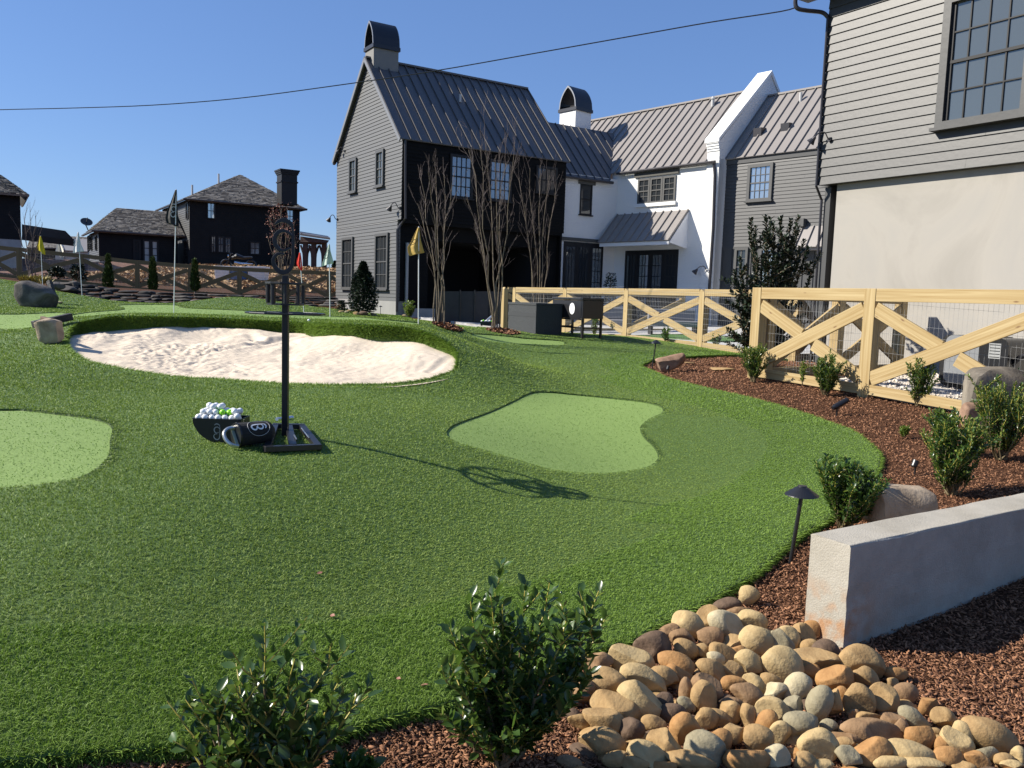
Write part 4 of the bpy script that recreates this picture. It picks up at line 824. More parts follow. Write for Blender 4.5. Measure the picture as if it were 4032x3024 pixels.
# ------------------------------------------------------------------ background houses on the slope
def roof_shingles(mb, quad, rows, cols, th=.05):         # quad: eave0, eave1, ridge1, ridge0; overlapping courses, each shingle an island
    e0, e1, r1, r0 = map(Vector, quad); n = (e1-e0).cross(r0-e0).normalized(); n = n if n.z > 0 else -n
    mb.prism([e0, e1, r1, r0], -n*.1)
    for j in range(rows):
        t0 = j/rows; t1 = (j+1)/rows; a0 = e0.lerp(r0, t0); b0 = e1.lerp(r1, t0); a1 = e0.lerp(r0, t1); b1 = e1.lerp(r1, t1); L = (b0-a0).length; k = max(1, int(cols*L/max((e1-e0).length, .1)))
        cuts = np.sort(np.append(RNG.uniform(0, 1, max(k-1, 0)), [0, 1]))
        for u, v in zip(cuts[:-1], cuts[1:]):
            if v-u < 1e-4: continue
            g = n*(th*RNG.uniform(.6, 1.3)); p = [a0.lerp(b0, u), a0.lerp(b0, v), a1.lerp(b1, v)+n*.01, a1.lerp(b1, u)+n*.01]
            mb.add([p[0]+g, p[1]+g, p[2], p[3], p[0]+n*.002, p[1]+n*.002], [(0, 1, 2, 3), (4, 5, 1, 0)])
def hip_house(name, label, fr, wd, dp, z0, ze, apex, m_front, m_side, ov=.45, ridge=None, parent=None, prefix=''):
    h = parent or empty(name, fr.p(0, 0, z0), label, 'house')
    b = MB(); siding(b, fr, 0, wd, z0, ze, .16, depth=.03); b.fbox(fr, 0.03, wd-.03, -.2, 0, z0-1.5, ze); b.build('front_wall', m_front, h)
    fl = Frame(fr.P[:2], -fr.n[:2], -fr.u[:2]); b = MB(); siding(b, fl, 0.0, dp, z0, ze, .16, depth=.03); b.fbox(fl, 0, dp, -.2, 0, z0-1.5, ze); b.build('side_wall', m_side, h)
    b = MB(); b.fbox(fr, wd-.2, wd, -dp, -.2, z0-1.5, ze); b.fbox(fr, 0.2, wd-.2, -dp, -dp+.2, z0-1.5, ze); b.build('rear_wall', m_front, h)
    za = apex[2]; A_ = (apex[0], apex[1]); Rg = ridge or (apex[0], dp-apex[1])
    c = [fr.p(-ov, ov, ze-.1), fr.p(wd+ov, ov, ze-.1), fr.p(wd+ov, -dp-ov, ze-.1), fr.p(-ov, -dp-ov, ze-.1)]; pa = fr.p(A_[0], -A_[1], za); pb = fr.p(Rg[0], -Rg[1], za)
    b = MB()
    if abs(Rg[1]-A_[1]) > .01:            # ridge runs away from us
        roof_shingles(b, (c[0], c[1], pa, pa), 22, 60); roof_shingles(b, (c[3], c[0], pa, pb), 22, 50); roof_shingles(b, (c[1], c[2], pb, pa), 8, 20)
    else:                                 # ridge runs along the front
        roof_shingles(b, (c[0], c[1], pb, pa), 20, 60); roof_shingles(b, (c[3], c[0], pa, pa), 18, 30); roof_shingles(b, (c[1], c[2], pb, pb), 8, 20)
    rf_ = b.build('roof', SHINGLE, h)
    b = MB(); b.tube([c[0], c[1]], .07, 6); b.tube([c[3], c[0]], .07, 6); b.build('gutter', DRAIN, rf_)
    return h, fl
PH = at(748, 1038, 62.0); FH = Frame(PH[:2], BDIR, -ADIR)
wdH = FH.px(1180, 930)[0]; zHE = (FH.px(748, 782)[1]); zH0 = PH[2]; sA, zA = FH.px(946, 688, -4.2)
bh, FHL = hip_house('black_house', 'black two storey house with hipped shingle roof and tall chimney up the slope', FH, wdH, 11, zH0, zHE, (FH.px(946, 688, -4.4)[0], 4.4, FH.px(946, 688, -4.4)[1]), FAR_DARK, GREY_SIDE3)  # side siding lighter than the front: sunlight put into its colour
for x0, x1, y0, y1, c, r_ in [(815, 846, 799, 860, 2, 2), (1127, 1155, 826, 875, 2, 2), (1071-240, 1095-246, 930, 992, 2, 2), (857, 880, 932, 993, 2, 2), (885, 908, 935, 994, 2, 2), (984, 1022, 953, 1001, 2, 2)]:
    window(bh, FH, rect_px(FH, x0-2, x1+2, y0-2, y1+2), c, r_, .1, DARK_TRIM, GLASSB, n0=.035, mun=.05, sill=False)
r = rect_px(FHL, 735, 744, 797, 863); window(bh, FHL, r, 1, 2, .08, DARK_TRIM, GLASSD, n0=.03, sill=False)
r = rect_px(FHL, 727, 743, 945, 1038); window(bh, FHL, (r[0], r[1], zH0, r[3]), 2, 3, .1, DARK_TRIM, GLASSD, n0=.03, sill=False)
c0 = at(1130, 790, 64.5); b = MB(); zc1 = at(1130, 672, 64.5)[2]; fc = Frame(c0[:2], FH.u[:2], FH.n[:2]); b.fbox(fc, -.6, .6, -.6, .6, zHE, zc1-.35); b.fbox(fc, -.66, .66, -.66, .66, zc1-.95, zc1-.85)
for k in range(3): b.fbox(fc, -.66-.05*k, .66+.05*k, -.66-.05*k, .66+.05*k, zc1-.35+.12*k, zc1-.352+.12*(k+1))
b.build('chimney', DARK_TRIM, bh)
wall_lamp(bh, FHL, 713, 925, 2.2, 1)
b = MB(); gx = at(640, 813, 70)
for x, y, d_ in ((757, 745, 66), (861, 700, 68)): p = at(x, y+14, d_); b.tube([(p[0], p[1], p[2]-1.6), (p[0], p[1], p[2]+.6)], .08, 8)
b.build('vent_pipe', VENTM, bh)
# timber porch at its right
b = MB(); 
def hp(x, y, Y): return Vector(at(x, y, Y))
zp0 = zH0-.1; p1 = at(1296, 942, 62.5); p0_ = at(1182, 925, 62.5); 
b.prism([hp(1181, 927, 62), hp(1300, 944, 61.5), hp(1290, 936, 66), hp(1181, 918, 66)], (0, 0, .14)); pr_ = b.build('porch_roof', ROOFD, bh)
b = MB(); b.prism([hp(1182, 930, 62.2), hp(1293, 946, 61.7), hp(1286, 956, 61.7), hp(1182, 952, 62.2)], (0, .25, 0)); b.beam(hp(1182, 953, 62.5), hp(1284, 955, 62.5), .3, .32)
for x in (1203, 1236, 1277):
    t = hp(x, 955, 62.5); b.beam((t.x, t.y, zp0-1), (t.x, t.y, t.z), .34, .34, up=(0, 1, 0))
    for sg_ in (-1, 1):
        pts = [(t.x+sg_*.1, t.y, t.z-1.5), (t.x+sg_*.16, t.y, t.z-.8), (t.x+sg_*.36, t.y, t.z-.2)]; b.tube(pts, .09, 6)
b.build('porch_timber', BROWNWOOD, bh)
# low wing in front-left of the black house
PLW = at(391, 1028, 60.0); FLW = Frame(PLW[:2], FH.u[:2], FH.n[:2]); wl = FLW.px(700, 950)[0]; zl0 = PLW[2]; zle = FLW.px(391, 906)[1]; sA_, zA_ = FLW.px(460, 818, -3.0); sB_ = FLW.px(660, 830, -3.0)[0]
lh, FLL = hip_house('low_black_house', 'low dark outbuilding with weathered shingle roof left of the black house', FLW, wl, 6.4, zl0, zle, (sA_, 3.2, zA_), FAR_DARK, GREY_SIDE3, ridge=(wl+.3, 3.2))  # left side again gets a paler siding that paints in its sunlight
for x0, x1, y0, y1, c, r_, gm, tm in [(527, 551, 948, 1020, 1, 2, GLASSD, DARK_TRIM), (565, 590, 948, 1027, 1, 3, mat('pale_door_glass', (.5, .52, .5), .1, metal=.1), DARK_TRIM), (597, 621, 950, 1030, 1, 3, mat('pale_door_glass', (.5, .5, .5)), DARK_TRIM)]:
    r = rect_px(FLW, x0-3, x1+3, y0-4, y1+4); window(lh, FLW, (r[0], r[1], zl0+.02, r[3]), c, r_, .12, tm, gm, n0=.035, mun=.05, sill=False, sash=False)
for x in (351, 362, 381):
    r = rect_px(FLL, x-3, x+3, 928, 986); window(lh, FLL, (r[0], r[0]+max(.35, r[1]-r[0]), r[2], r[3]), 1, 2, .06, DARK_TRIM, GLASSD, n0=.03, sill=False)
b = MB(); b.fbox(FLW, 0.0, wl, .002, .12, zl0-1.5, zl0-.01); b.build('foundation', CONC, lh)
c = at(346, 905, 62); b = MB(); b.tube([c, c+np.array([-.1, 0, .25]), c+np.array([-.35, 0, .7])], .04, 6)
dc = Vector(at(340, 877, 62)); ax = Vector((.45, -.55, .7)).normalized(); q = ax.to_track_quat('Z', 'Y'); pr = []
vs = []; n = 16
for r_, z_ in ((0, 0), (.22, .03), (.42, .1)): vs += [dc+q@Vector((r_*math.cos(2*math.pi*k/n), r_*math.sin(2*math.pi*k/n), z_)) for k in range(n)]
b.add(vs, [(i*n+k, i*n+(k+1) % n, (i+1)*n+(k+1) % n, (i+1)*n+k) for i in range(2) for k in range(n)]); b.tube([dc, dc+ax*.5], .03, 5); b.build('satellite_dish', mat('dark_dish', (.05, .052, .055), .7), lh)
# dark house at the left edge of the picture
PLE = at(84, 945, 50); zle2 = at(84, 762, 50)[2]
le = empty('shingle_house', PLE, 'dark house with cedar shingle roof cut off by the left edge of the view', 'house')
b = MB(); f0 = Frame(PLE[:2]-BDIR*9, BDIR, -ADIR); siding(b, f0, 0, 9, PLE[2], zle2, .15, depth=.03); b.fbox(f0, 0, 9, -8, 0, PLE[2]-.001, zle2); b.build('wall', FAR_DARK, le)
MB().fbox(f0, 0, 9.02, -8, .03, PLE[2]-3, PLE[2]-.002).build('foundation', CONC, le)
b = MB(); za = at(0, 688, 54)[2]; xa = f0.px(0, 688, -4)[0]+.8; za = f0.px(0, 688, -4)[1]-.4; xr = 9.45
roof_shingles(b, (f0.p(-.5, .5, zle2-.1), f0.p(xr, .5, zle2-.1), f0.p(xa-.8, -4, za+.4), f0.p(3, -4, za+.4)), 24, 70); roof_shingles(b, (f0.p(xr, .5, zle2-.1), f0.p(xr, -8.5, zle2-.1), f0.p(xa-.8, -4, za+.4), f0.p(xa-.8, -4, za+.4)), 24, 60)
b.build('roof', SHINGLE, le)
b = MB(); p = [Vector(at(*q)) for q in ((86, 883, 52), (130, 925, 53), (130, 950, 53), (86, 945, 52))]; b.prism(p, (0, 5, 0)); b.build('side_roof', DARK_TRIM, le)
# low far roofs
fr_ = empty('far_shingle_house', at(110, 985, 90), 'far low house whose brown shingle roof shows between the dark houses', 'house')
b = MB(); roof_shingles(b, (at(105, 975, 88), at(350, 978, 88), at(350, 934, 94), at(125, 923, 94)), 16, 90); b.build('roof', SHINGLE, fr_)
b = MB(); b.prism([at(110, 976, 88.5), at(350, 979, 88.5), at(350, 1040, 88.5), at(110, 1040, 88.5)], (0, 6, 0)); b.build('wall', DARK_TRIM, fr_)
fs_ = empty('metal_roof_shed', at(225, 1000, 75), 'small cream gabled shed with pale metal roof beyond the weathered fence', 'shed')
b = MB(); seam_roof(b, at(252, 985, 74), at(345, 990, 74), at(345, 942, 77), at(230, 937, 77), .9, hgt=.08, wd=.06); b.build('roof', mat('pale_metal_roof', (.2, .19, .19), .5), fs_)
b = MB(); b.prism([at(218, 990, 74), at(230, 938, 76), at(250, 986, 74), at(250, 1030, 74), at(218, 1030, 74)], (0, 4, 0)); b.build('gable_wall', mat('cream_wall', (.55, .53, .45), .7), fs_)
b = MB(); b.prism([at(252, 988, 74.2), at(345, 992, 74.2), at(345, 1040, 74.2), at(252, 1040, 74.2)], (0, 4, 0)); b.build('wall', mat('cream_wall', (.55, .53, .45)), fs_)

# ------------------------------------------------------------------ X-brace fences
def fence(name, posts, tops, bots, label, group, wood, wire=True, pw=.14, pt=.0, side=1, wire_front=True, rail_h=.14, brace_h=.15, peak=0.05, split=None):
    """posts: list of xy, tops/bots: z of rail top and ground at each post; side: +1 camera side"""
    c = posts[0]; root = empty(name, (c[0], c[1], bots[0]), label, 'fence', group)
    for i, p in enumerate(posts):
        q = np.array(posts[min(i+1, len(posts)-1)])-np.array(posts[max(i-1, 0)]); q = q/np.linalg.norm(q); nrm = np.array([-q[1], q[0]])*side
        fr = Frame(p, q, nrm); b = MB(); h = pw/2; zt = tops[i]+pt; z0 = bots[i]-.25
        o = random.random()*20; P8 = [fr.p(a, bb, z) for z in (z0, zt-peak) for a, bb in ((-h, -h), (h, -h), (h, h), (-h, h))]
        L = zt-z0; uvs = [[(o, 0)]*4]*2+[[(o, k*.3), (o, k*.3+pw), (o+L, k*.3+pw), (o+L, k*.3)] for k in range(4)]
        b.hexa(P8, uvs)
        if peak: b.add([fr.p(-h, -h, zt-peak+.0005), fr.p(h, -h, zt-peak+.0005), fr.p(h, h, zt-peak+.0005), fr.p(-h, h, zt-peak+.0005), fr.p(-h*.5, -h, zt), fr.p(-h*.5, h, zt)], [(0, 3, 5, 4), (1, 4, 5, 2), (0, 4, 1), (3, 2, 5)], [[(o, 0), (o, .1), (o+.05, .1), (o+.05, 0)]]*2+[[(o, 0), (o+.1, 0), (o, .1)]]*2)
        b.build('post', wood, root, bevel=.004)
    for i in range(len(posts)-1):
        a = Vector((*posts[i], 0)); c = Vector((*posts[i+1], 0)); d = (c-a).normalized(); nr = Vector((-d.y, d.x, 0))*side; g = d*(pw/2+.001); a1 = a+g; c1 = c-g
        ta, tc, ba, bc = tops[i], tops[i+1], bots[i], bots[i+1]; off = nr*(pw/2-.025)
        def V3(p, z, o_=0): return Vector((p.x, p.y, z))+off+nr*o_
        b = MB(); b.beam(V3(a1, ta-rail_h/2), V3(c1, tc-rail_h/2), .038, rail_h, up=(0, 0, 1)); b.build('top_rail', wood, root, bevel=.003)
        b = MB(); b.beam(V3(a1, ba+.06), V3(c1, bc+.06), .038, .12); b.build('bottom_rail', wood, root, bevel=.003)
        hi_a, hi_c, lo_a, lo_c = ta-rail_h-.09, tc-rail_h-.09, ba+.19, bc+.19
        b = MB(); b.beam(V3(a1, lo_a), V3(c1, hi_c), .038, brace_h); b.build('brace', wood, root, bevel=.003)
        # the other brace is cut where the first crosses it
        m = (Vector(V3(a1, hi_a))+Vector(V3(c1, lo_c)))/2; full = Vector(V3(c1, lo_c))-Vector(V3(a1, hi_a)); gg = full.normalized()*(.02+brace_h*.95)
        b = MB(); b.beam(V3(a1, hi_a), m-gg*.0+nr*0 - gg*.62, .036, brace_h); b.build('brace', wood, root, bevel=.003)
        b = MB(); b.beam(m+gg*.62, V3(c1, lo_c), .036, brace_h); b.build('brace', wood, root, bevel=.003)
        if wire:
            b = MB(); wo = (pw/2+.004 if wire_front else -.03); L = (c1-a1).length; k = int(L/.052); rr = wire if wire > 1e-4 and wire is not True else .0013
            for j in range(k+1):
                t = j/k; p = a1.lerp(c1, t); zt = ta+(tc-ta)*t; zb = ba+(bc-ba)*t; q0 = Vector((p.x, p.y, zb+.01))+nr*wo; q1 = Vector((p.x, p.y, zt-.02))+nr*wo; b.tube([q0, q1], rr, 3, False)
            for j in range(0, 11, 1):
                z = .05+j*(ta-ba-.1)/10; jit = random.uniform(-.004, .004); b.tube([Vector((a1.x, a1.y, ba+z+jit))+nr*wo, Vector((c1.x, c1.y, bc+z))+nr*wo], rr*1.0, 3, False)
            b.build('wire_mesh', WIRE, root)
    return root
BT = 'diagonal braced pine fences'
def gz(p): return h1(p[0], p[1])
bayA = -ADIR
nf = [tuple(NF1), tuple(NF1+bayA*1.72), tuple(NF1+bayA*3.72), tuple(NF1+bayA*5.7)]
zt_near = [onplane(2985, 1133, (*NF1, 0), ADIR)[1]]*4
print('near top', zt_near[0], [gz(p) for p in nf], onplane(3405, 1142, (*NF1, 0), ADIR), onplane(4032, 1151, (*NF1, 0), ADIR))
fence('pine_fence', nf, zt_near, [gz(p)+.0 for p in nf], 'nearest fresh yellow pine fence with wide diagonal braces in front of stucco wall', BT, WOOD, wire=.0011, pw=.15, side=-1, wire_front=False, peak=0, rail_h=.15, brace_h=.17)
F4 = at(2766, 1300, 17.2)[:2]; ff = [tuple(F4-bayA*2.4*k) for k in (3, 2, 1, 0)]+[tuple(F4+bayA*2.35)]
ff = [tuple(np.array(ff[0])-bayA*.55)] + ff
ztf = onplane(2766, 1139, (*F4, 0), ADIR)[1]; print('far top', ztf, onplane(2040, 1137, (*F4, 0), ADIR))
fence('pine_fence', ff[1:], [ztf]*5, [gz(p) for p in ff[1:]], 'long fresh pine fence with welded wire in front of the white brick house', BT, WOOD, wire=.0016, pw=.15, side=-1, wire_front=True, peak=.06)
e0 = ff[1]; rt = [e0, tuple(np.array(e0)+BDIR*2.2), tuple(np.array(e0)+BDIR*4.4)]
b0 = tuple(np.array(ff[1])-BDIR*.0)
fence('pine_fence', [tuple(np.array(ff[1])-bayA*.6), tuple(np.array(ff[1])-bayA*.6+BDIR*2.3), tuple(np.array(ff[1])-bayA*.6+BDIR*4.6), tuple(np.array(ff[1])-bayA*.6+BDIR*6.9)], [ztf]*4, [.55]*4, 'shaded pine fence run seen through the wire behind the black cooler cart', BT, WOOD, wire=.0016, side=-1, peak=.06)
r0 = NF1+BDIR*.16; rts = [tuple(r0+BDIR*1.55), tuple(r0+BDIR*3.1)]
fence('pine_fence', [tuple(NF1+BDIR*.2)]+rts, [zt_near[0]-.01]*3, [gz(NF1)]*3, 'shaded return pine fence running back from the near fence to the garage', BT, WOOD, wire=.0012, side=-1, peak=0)
f5 = np.array(ff[-1]); fence('pine_fence', [tuple(f5), tuple(f5+BDIR*1.1)], [ztf-.01]*2, [gz(f5)]*2, 'short pine gate section between long fence and garage corner behind the holly', BT, WOOD, wire=.0014, side=-1, peak=.06)
# back-lit fence across the back left
px_ = [(-110, 955, 33.2), (76, 975, 33.6), (322, 1000, 34.3), (541, 1025, 35), (749, 1041, 35.4), (943, 1053, 35.8), (1130, 1062, 35.9), (1296, 1068, 36), (1460, 1074, 36.1)]
lp = [tuple(at(x, y+60, d)[:2]) for x, y, d in px_]; lt = [at(x, y, d)[2] for x, y, d in px_]; lb = [t-1.24 for t in lt]
fence('backlit_fence', lp, lt, lb, 'long weathered olive brown braced fence above the stone retaining wall at back left', BT, WOOD_SHADE, wire=.003, side=-1, pw=.17, rail_h=.16, brace_h=.17, peak=0, wire_front=False)

# ------------------------------------------------------------------ stones
ICO = None
def ico(sub):
    bm = bmesh.new(); bmesh.ops.create_icosphere(bm, subdivisions=sub, radius=1); V = np.array([v.co[:] for v in bm.verts]); F = np.array([[v.index for v in f.verts] for f in bm.faces]); bm.free(); return V, F
ICOS = {k: ico(k) for k in (2, 3, 4)}
def fnoise(V, sc, seed):
    o = seed*7.31; return (vnoise(V[:, 0]*sc+V[:, 2]*sc*.7+o+50, V[:, 1]*sc+V[:, 2]*sc*.5+o+50, seed % 50)+vnoise(V[:, 2]*sc-V[:, 0]*.6*sc+o+80, V[:, 1]*sc*.8+V[:, 0]*sc*.4+80, (seed+9) % 50))/2-.5
def stone_mesh(name, c, axes, radii, m, seed, rough=.15, facets=0, sub=3, parent=None, boxy=0):
    V, F = ICOS[sub]; V = V.copy(); r = np.random.default_rng(seed)
    for k in range(facets):
        d = r.normal(size=3); d /= np.linalg.norm(d); h = r.uniform(.5, .85); t = V@d; V = V-np.clip(t-h, 0, None)[:, None]*d
    if boxy: V = np.sign(V)*np.abs(V)**boxy
    V = V*(1+rough*2*fnoise(V, 1.1, seed)[:, None]+rough*.35*fnoise(V, 5, seed+3)[:, None])
    W_ = V*np.array(radii); W_ = W_@np.array(axes)+np.array(c)
    o = np_mesh(name, W_, F, m, parent, smooth=True)
    if facets:
        try: o.data.set_sharp_from_angle(angle=R(35))
        except Exception: pass
    return o
def stone_mat(name, c1, c2, c3, sc=6, bump=.5):
    m = bpy.data.materials.new(name); m.use_nodes = True; N = m.node_tree.nodes; L = m.node_tree.links; b = N['Principled BSDF']; b.inputs['Roughness'].default_value = .8; b.inputs['Specular IOR Level'].default_value = .25
    tc = N.new('ShaderNodeTexCoord'); n = N.new('ShaderNodeTexNoise'); n.inputs['Scale'].default_value = sc; n.inputs['Detail'].default_value = 9; n.inputs['Roughness'].default_value = .62; n.inputs['Distortion'].default_value = .8; L.new(tc.outputs['Object'], n.inputs['Vector'])
    r = N.new('ShaderNodeValToRGB'); e = r.color_ramp.elements; e[0].position = .3; e[0].color = (*c1, 1); e[1].position = .72; e[1].color = (*c3, 1); k = e.new(.5); k.color = (*c2, 1); L.new(n.outputs[0], r.inputs[0]); L.new(r.outputs[0], b.inputs['Base Color'])
    n2 = N.new('ShaderNodeTexNoise'); n2.inputs['Scale'].default_value = sc*14; n2.inputs['Detail'].default_value = 6; L.new(tc.outputs['Object'], n2.inputs['Vector']); bp = N.new('ShaderNodeBump'); bp.inputs['Strength'].default_value = bump; bp.inputs['Distance'].default_value = .006; L.new(n2.outputs[0], bp.inputs['Height']); L.new(bp.outputs[0], b.inputs['Normal'])
    return m
SM = {'c': stone_mat('cream_stone', (0.325, 0.227, 0.107), (0.442, 0.324, 0.158), (0.504, 0.389, 0.21)), 't': stone_mat('tan_stone', (0.232, 0.14, 0.0604), (0.347, 0.227, 0.102), (0.431, 0.302, 0.149)),
      'o': stone_mat('orange_stone', (0.242, 0.119, 0.0418), (0.357, 0.194, 0.0743), (0.42, 0.259, 0.111)), 'b': stone_mat('brown_stone', (0.137, 0.081, 0.0418), (0.263, 0.162, 0.0836), (0.347, 0.227, 0.13)),
      'g': stone_mat('grey_stone', (0.2, 0.168, 0.102), (0.284, 0.244, 0.153), (0.357, 0.313, 0.204)), 'p': stone_mat('pale_stone', (0.347, 0.287, 0.167), (0.442, 0.372, 0.232), (0.504, 0.443, 0.293)),
      'k': stone_mat('dark_brown_stone', (.06, .04, .028), (.13, .085, .055), (.19, .13, .09))}
CN = {'c': 'cream', 't': 'tan', 'o': 'orange', 'b': 'brown', 'g': 'grey', 'p': 'pale', 'k': 'dark'}
RK = [(0, a) for a in [(1695, 200, 165, 130, -20, 'c'), (1520, 285, 200, 100, -10, 'k'), (1620, 335, 180, 80, 0, 'b'), (1360, 400, 170, 190, 20, 't'), (1520, 450, 290, 180, 28, 'p'), (1610, 400, 130, 90, 10, 'c'), (1745, 430, 200, 170, 30, 'c'), (1200, 460, 240, 180, 25, 'c'), (1030, 505, 180, 90, -20, 'b'), (1165, 570, 210, 150, 20, 'b'), (1390, 560, 205, 150, -10, 'b'), (1785, 585, 260, 200, 10, 'c'), (1580, 605, 160, 110, 10, 't'), (1990, 600, 150, 220, -30, 'g'), (910, 640, 290, 210, -10, 'k'), (1165, 665, 190, 140, 25, 't'), (1325, 675, 130, 120, 60, 't'), (1500, 710, 260, 130, 35, 't'), (1615, 690, 180, 120, 20, 'o'), (720, 750, 340, 220, 28, 'c'), (440, 780, 220, 150, 10, 'b'), (1110, 800, 310, 180, 18, 'o'), (1420, 750, 160, 110, 10, 'p'), (1395, 840, 240, 160, 20, 't'), (1575, 840, 170, 130, 30, 't'), (1715, 790, 190, 200, -50, 'c'), (1990, 795, 330, 230, 22, 'c'), (490, 950, 350, 220, -3, 't'), (830, 920, 360, 180, 30, 'c'), (1000, 900, 220, 150, 25, 't'), (1125, 880, 210, 130, 30, 'o'), (1380, 975, 270, 170, 30, 'b'), (1570, 950, 190, 120, 5, 'o'), (1760, 950, 200, 140, 20, 'c'), (1900, 930, 170, 100, 30, 't'), (1180, 1020, 110, 180, 0, 'b'), (1325, 1060, 190, 240, -10, 't'), (1700, 1050, 270, 170, 25, 'b'), (1935, 1020, 200, 130, 0, 'p'), (800, 1095, 340, 250, 25, 'c'), (590, 1150, 360, 190, 25, 't'), (500, 1260, 320, 200, 20, 't'), (1570, 1120, 170, 100, 5, 'b'), (1545, 1190, 170, 170, 20, 't'), (1710, 1220, 130, 230, 5, 't'), (1915, 1165, 240, 160, 15, 'c'), (1460, 1240, 200, 110, 25, 't'), (1340, 1245, 180, 150, 5, 't'), (1170, 1330, 210, 250, -30, 'o'), (1860, 1290, 140, 200, 20, 'o'), (1300, 1360, 80, 100, 0, 'c'), (480, 1440, 340, 180, 10, 't'), (990, 1460, 270, 220, 35, 't'), (1455, 1440, 180, 200, 45, 'o'), (1570, 1380, 160, 190, 60, 't'), (1780, 1420, 250, 210, 10, 't'), (1970, 1370, 160, 170, 0, 'c'), (860, 1560, 330, 180, 28, 'c'), (1345, 1510, 310, 220, 25, 'g'), (600, 1590, 210, 110, 0, 't'), (740, 1630, 200, 110, 10, 't'), (1210, 1600, 370, 120, 8, 't'), (980, 1640, 200, 90, 0, 'o'), (1700, 1580, 330, 190, -5, 'o'), (1950, 1580, 200, 170, 20, 'p'), (330, 1010, 160, 160, 20, 'b'), (140, 1030, 150, 160, 0, 't'), (290, 1260, 180, 120, 10, 't'), (720, 1340, 180, 170, 0, 'k'), (910, 1290, 190, 120, 15, 't'), (1180, 1130, 150, 100, 40, 'g'), (190, 900, 170, 150, 20, 't'), (1080, 1200, 190, 140, 10, 'k'), (1000, 1100, 150, 130, 10, 'k')]]
RK += [(1, a) for a in [(160, 530, 190, 140, 20, 't'), (270, 490, 170, 110, 25, 'o'), (50, 560, 190, 150, 35, 'c'), (235, 630, 140, 90, 0, 't'), (370, 680, 200, 150, 25, 'k'), (280, 760, 390, 210, 10, 't'), (660, 780, 340, 230, 22, 't'), (450, 910, 270, 190, -20, 'o'), (240, 850, 140, 120, 20, 'o'), (700, 910, 220, 140, 40, 't'), (960, 855, 180, 110, 5, 'o'), (925, 950, 120, 90, 20, 't'), (1040, 1030, 180, 150, 10, 'b'), (1215, 1130, 155, 145, 0, 'o'), (120, 980, 190, 220, 35, 'p'), (655, 1090, 240, 220, 20, 't'), (850, 1070, 230, 200, 30, 't'), (305, 1120, 170, 260, 25, 'g'), (430, 1110, 140, 220, -10, 't'), (510, 1050, 110, 140, -30, 'o'), (90, 1140, 150, 160, 30, 'g'), (1110, 1240, 270, 140, 35, 'g'), (1350, 1240, 190, 140, 35, 't'), (735, 1245, 215, 100, 5, 't'), (930, 1270, 180, 140, 20, 'b'), (750, 1360, 430, 180, 8, 'b'), (180, 1320, 290, 200, 25, 'g'), (395, 1320, 150, 120, 40, 'g'), (1000, 1330, 110, 140, 0, 'b'), (1150, 1400, 230, 190, 20, 'o'), (550, 1410, 240, 120, 15, 'b'), (1760, 1380, 420, 210, 22, 't'), (1520, 1390, 150, 200, -20, 'c'), (1470, 1450, 260, 170, 45, 'c'), (1285, 1370, 120, 80, 10, 't'), (310, 1490, 280, 230, 10, 'c'), (760, 1530, 280, 180, -15, 'o'), (1070, 1530, 390, 160, 12, 'c'), (1350, 1470, 120, 130, 20, 'o'), (1400, 1570, 220, 140, 15, 'o'), (1730, 1530, 180, 110, 15, 'g'), (560, 1580, 210, 160, 30, 'g'), (900, 1610, 250, 110, 0, 'c'), (1650, 1600, 210, 130, 20, 'o'), (1870, 1590, 140, 90, 5, 't'), (1990, 1560, 110, 130, 0, 'c'), (180, 1600, 200, 120, 0, 't'), (340, 1640, 210, 90, 0, 'c'), (1190, 1630, 330, 100, 5, 'c'), (530, 1470, 160, 110, 10, 't'), (610, 1220, 90, 90, 30, 'b'), (1930, 1640, 170, 70, 0, 'c'), (1530, 1650, 160, 80, 0, 't')]]
rocks = []
for i, (pg, (x, y, w_, h_, ang, cc)) in enumerate(RK):
    px0, py0 = (2150, 2250) if pg == 0 else (3082, 2250); X = px0+x/2.143; Y = py0+y/2.143; w_ /= 2.143; h_ /= 2.143
    g = g1(X, Y); dep = float((g-CAM)@_F); a = w_/2*dep/FPX; bb = h_/2*dep/FPX; cdep = (a+bb)/2*.85
    zc = g[2]-.015+min(bb, .085)*.8
    c = atz(X, Y, zc); dep = float((c-CAM)@_F); a = w_/2*dep/FPX*1.24; bb = h_/2*dep/FPX*1.3
    th = R(ang); ex = math.cos(th)*_X-math.sin(th)*_U; ey = math.sin(th)*_X+math.cos(th)*_U
    angu = cc == 'c' and i == 0
    rocks.append(dict(X=X, Y=Y, w=w_, h=h_, c=c, col=cc, ax=(ex, ey, _F), rd=(a, bb, cdep), seed=100+i, fac=5 if random.random() < .5 else 3))
# fillers sunk between the big ones
fills = []
for _ in range(900):
    X = random.uniform(2230, 4020); Y = random.uniform(2500, 3120)
    top = np.interp(X, [2230, 2500, 2700, 2850, 3000, 3300, 3500, 3800, 4032], [2640, 2560, 2450, 2420, 2450, 2560, 2700, 2850, 2920])
    if Y < top+25: continue
    if all(math.hypot(X-q[0], Y-q[1]) > 70 for q in fills): fills.append((X, Y))
for k, (X, Y) in enumerate(fills):
    g = g1(X, Y); c = g+np.array([0, 0, -.03]); r_ = random.uniform(.035, .05); an = random.uniform(0, 3.1)
    rocks.append(dict(X=X, Y=Y, w=60, h=45, c=c, col=random.choice('tobkkt'), ax=((math.cos(an), math.sin(an), 0), (-math.sin(an), math.cos(an), 0), (0, 0, 1)), rd=(r_*1.3, r_, r_*.75), seed=400+k, fac=3))
def rock_desc(r): return CN[r['col']]
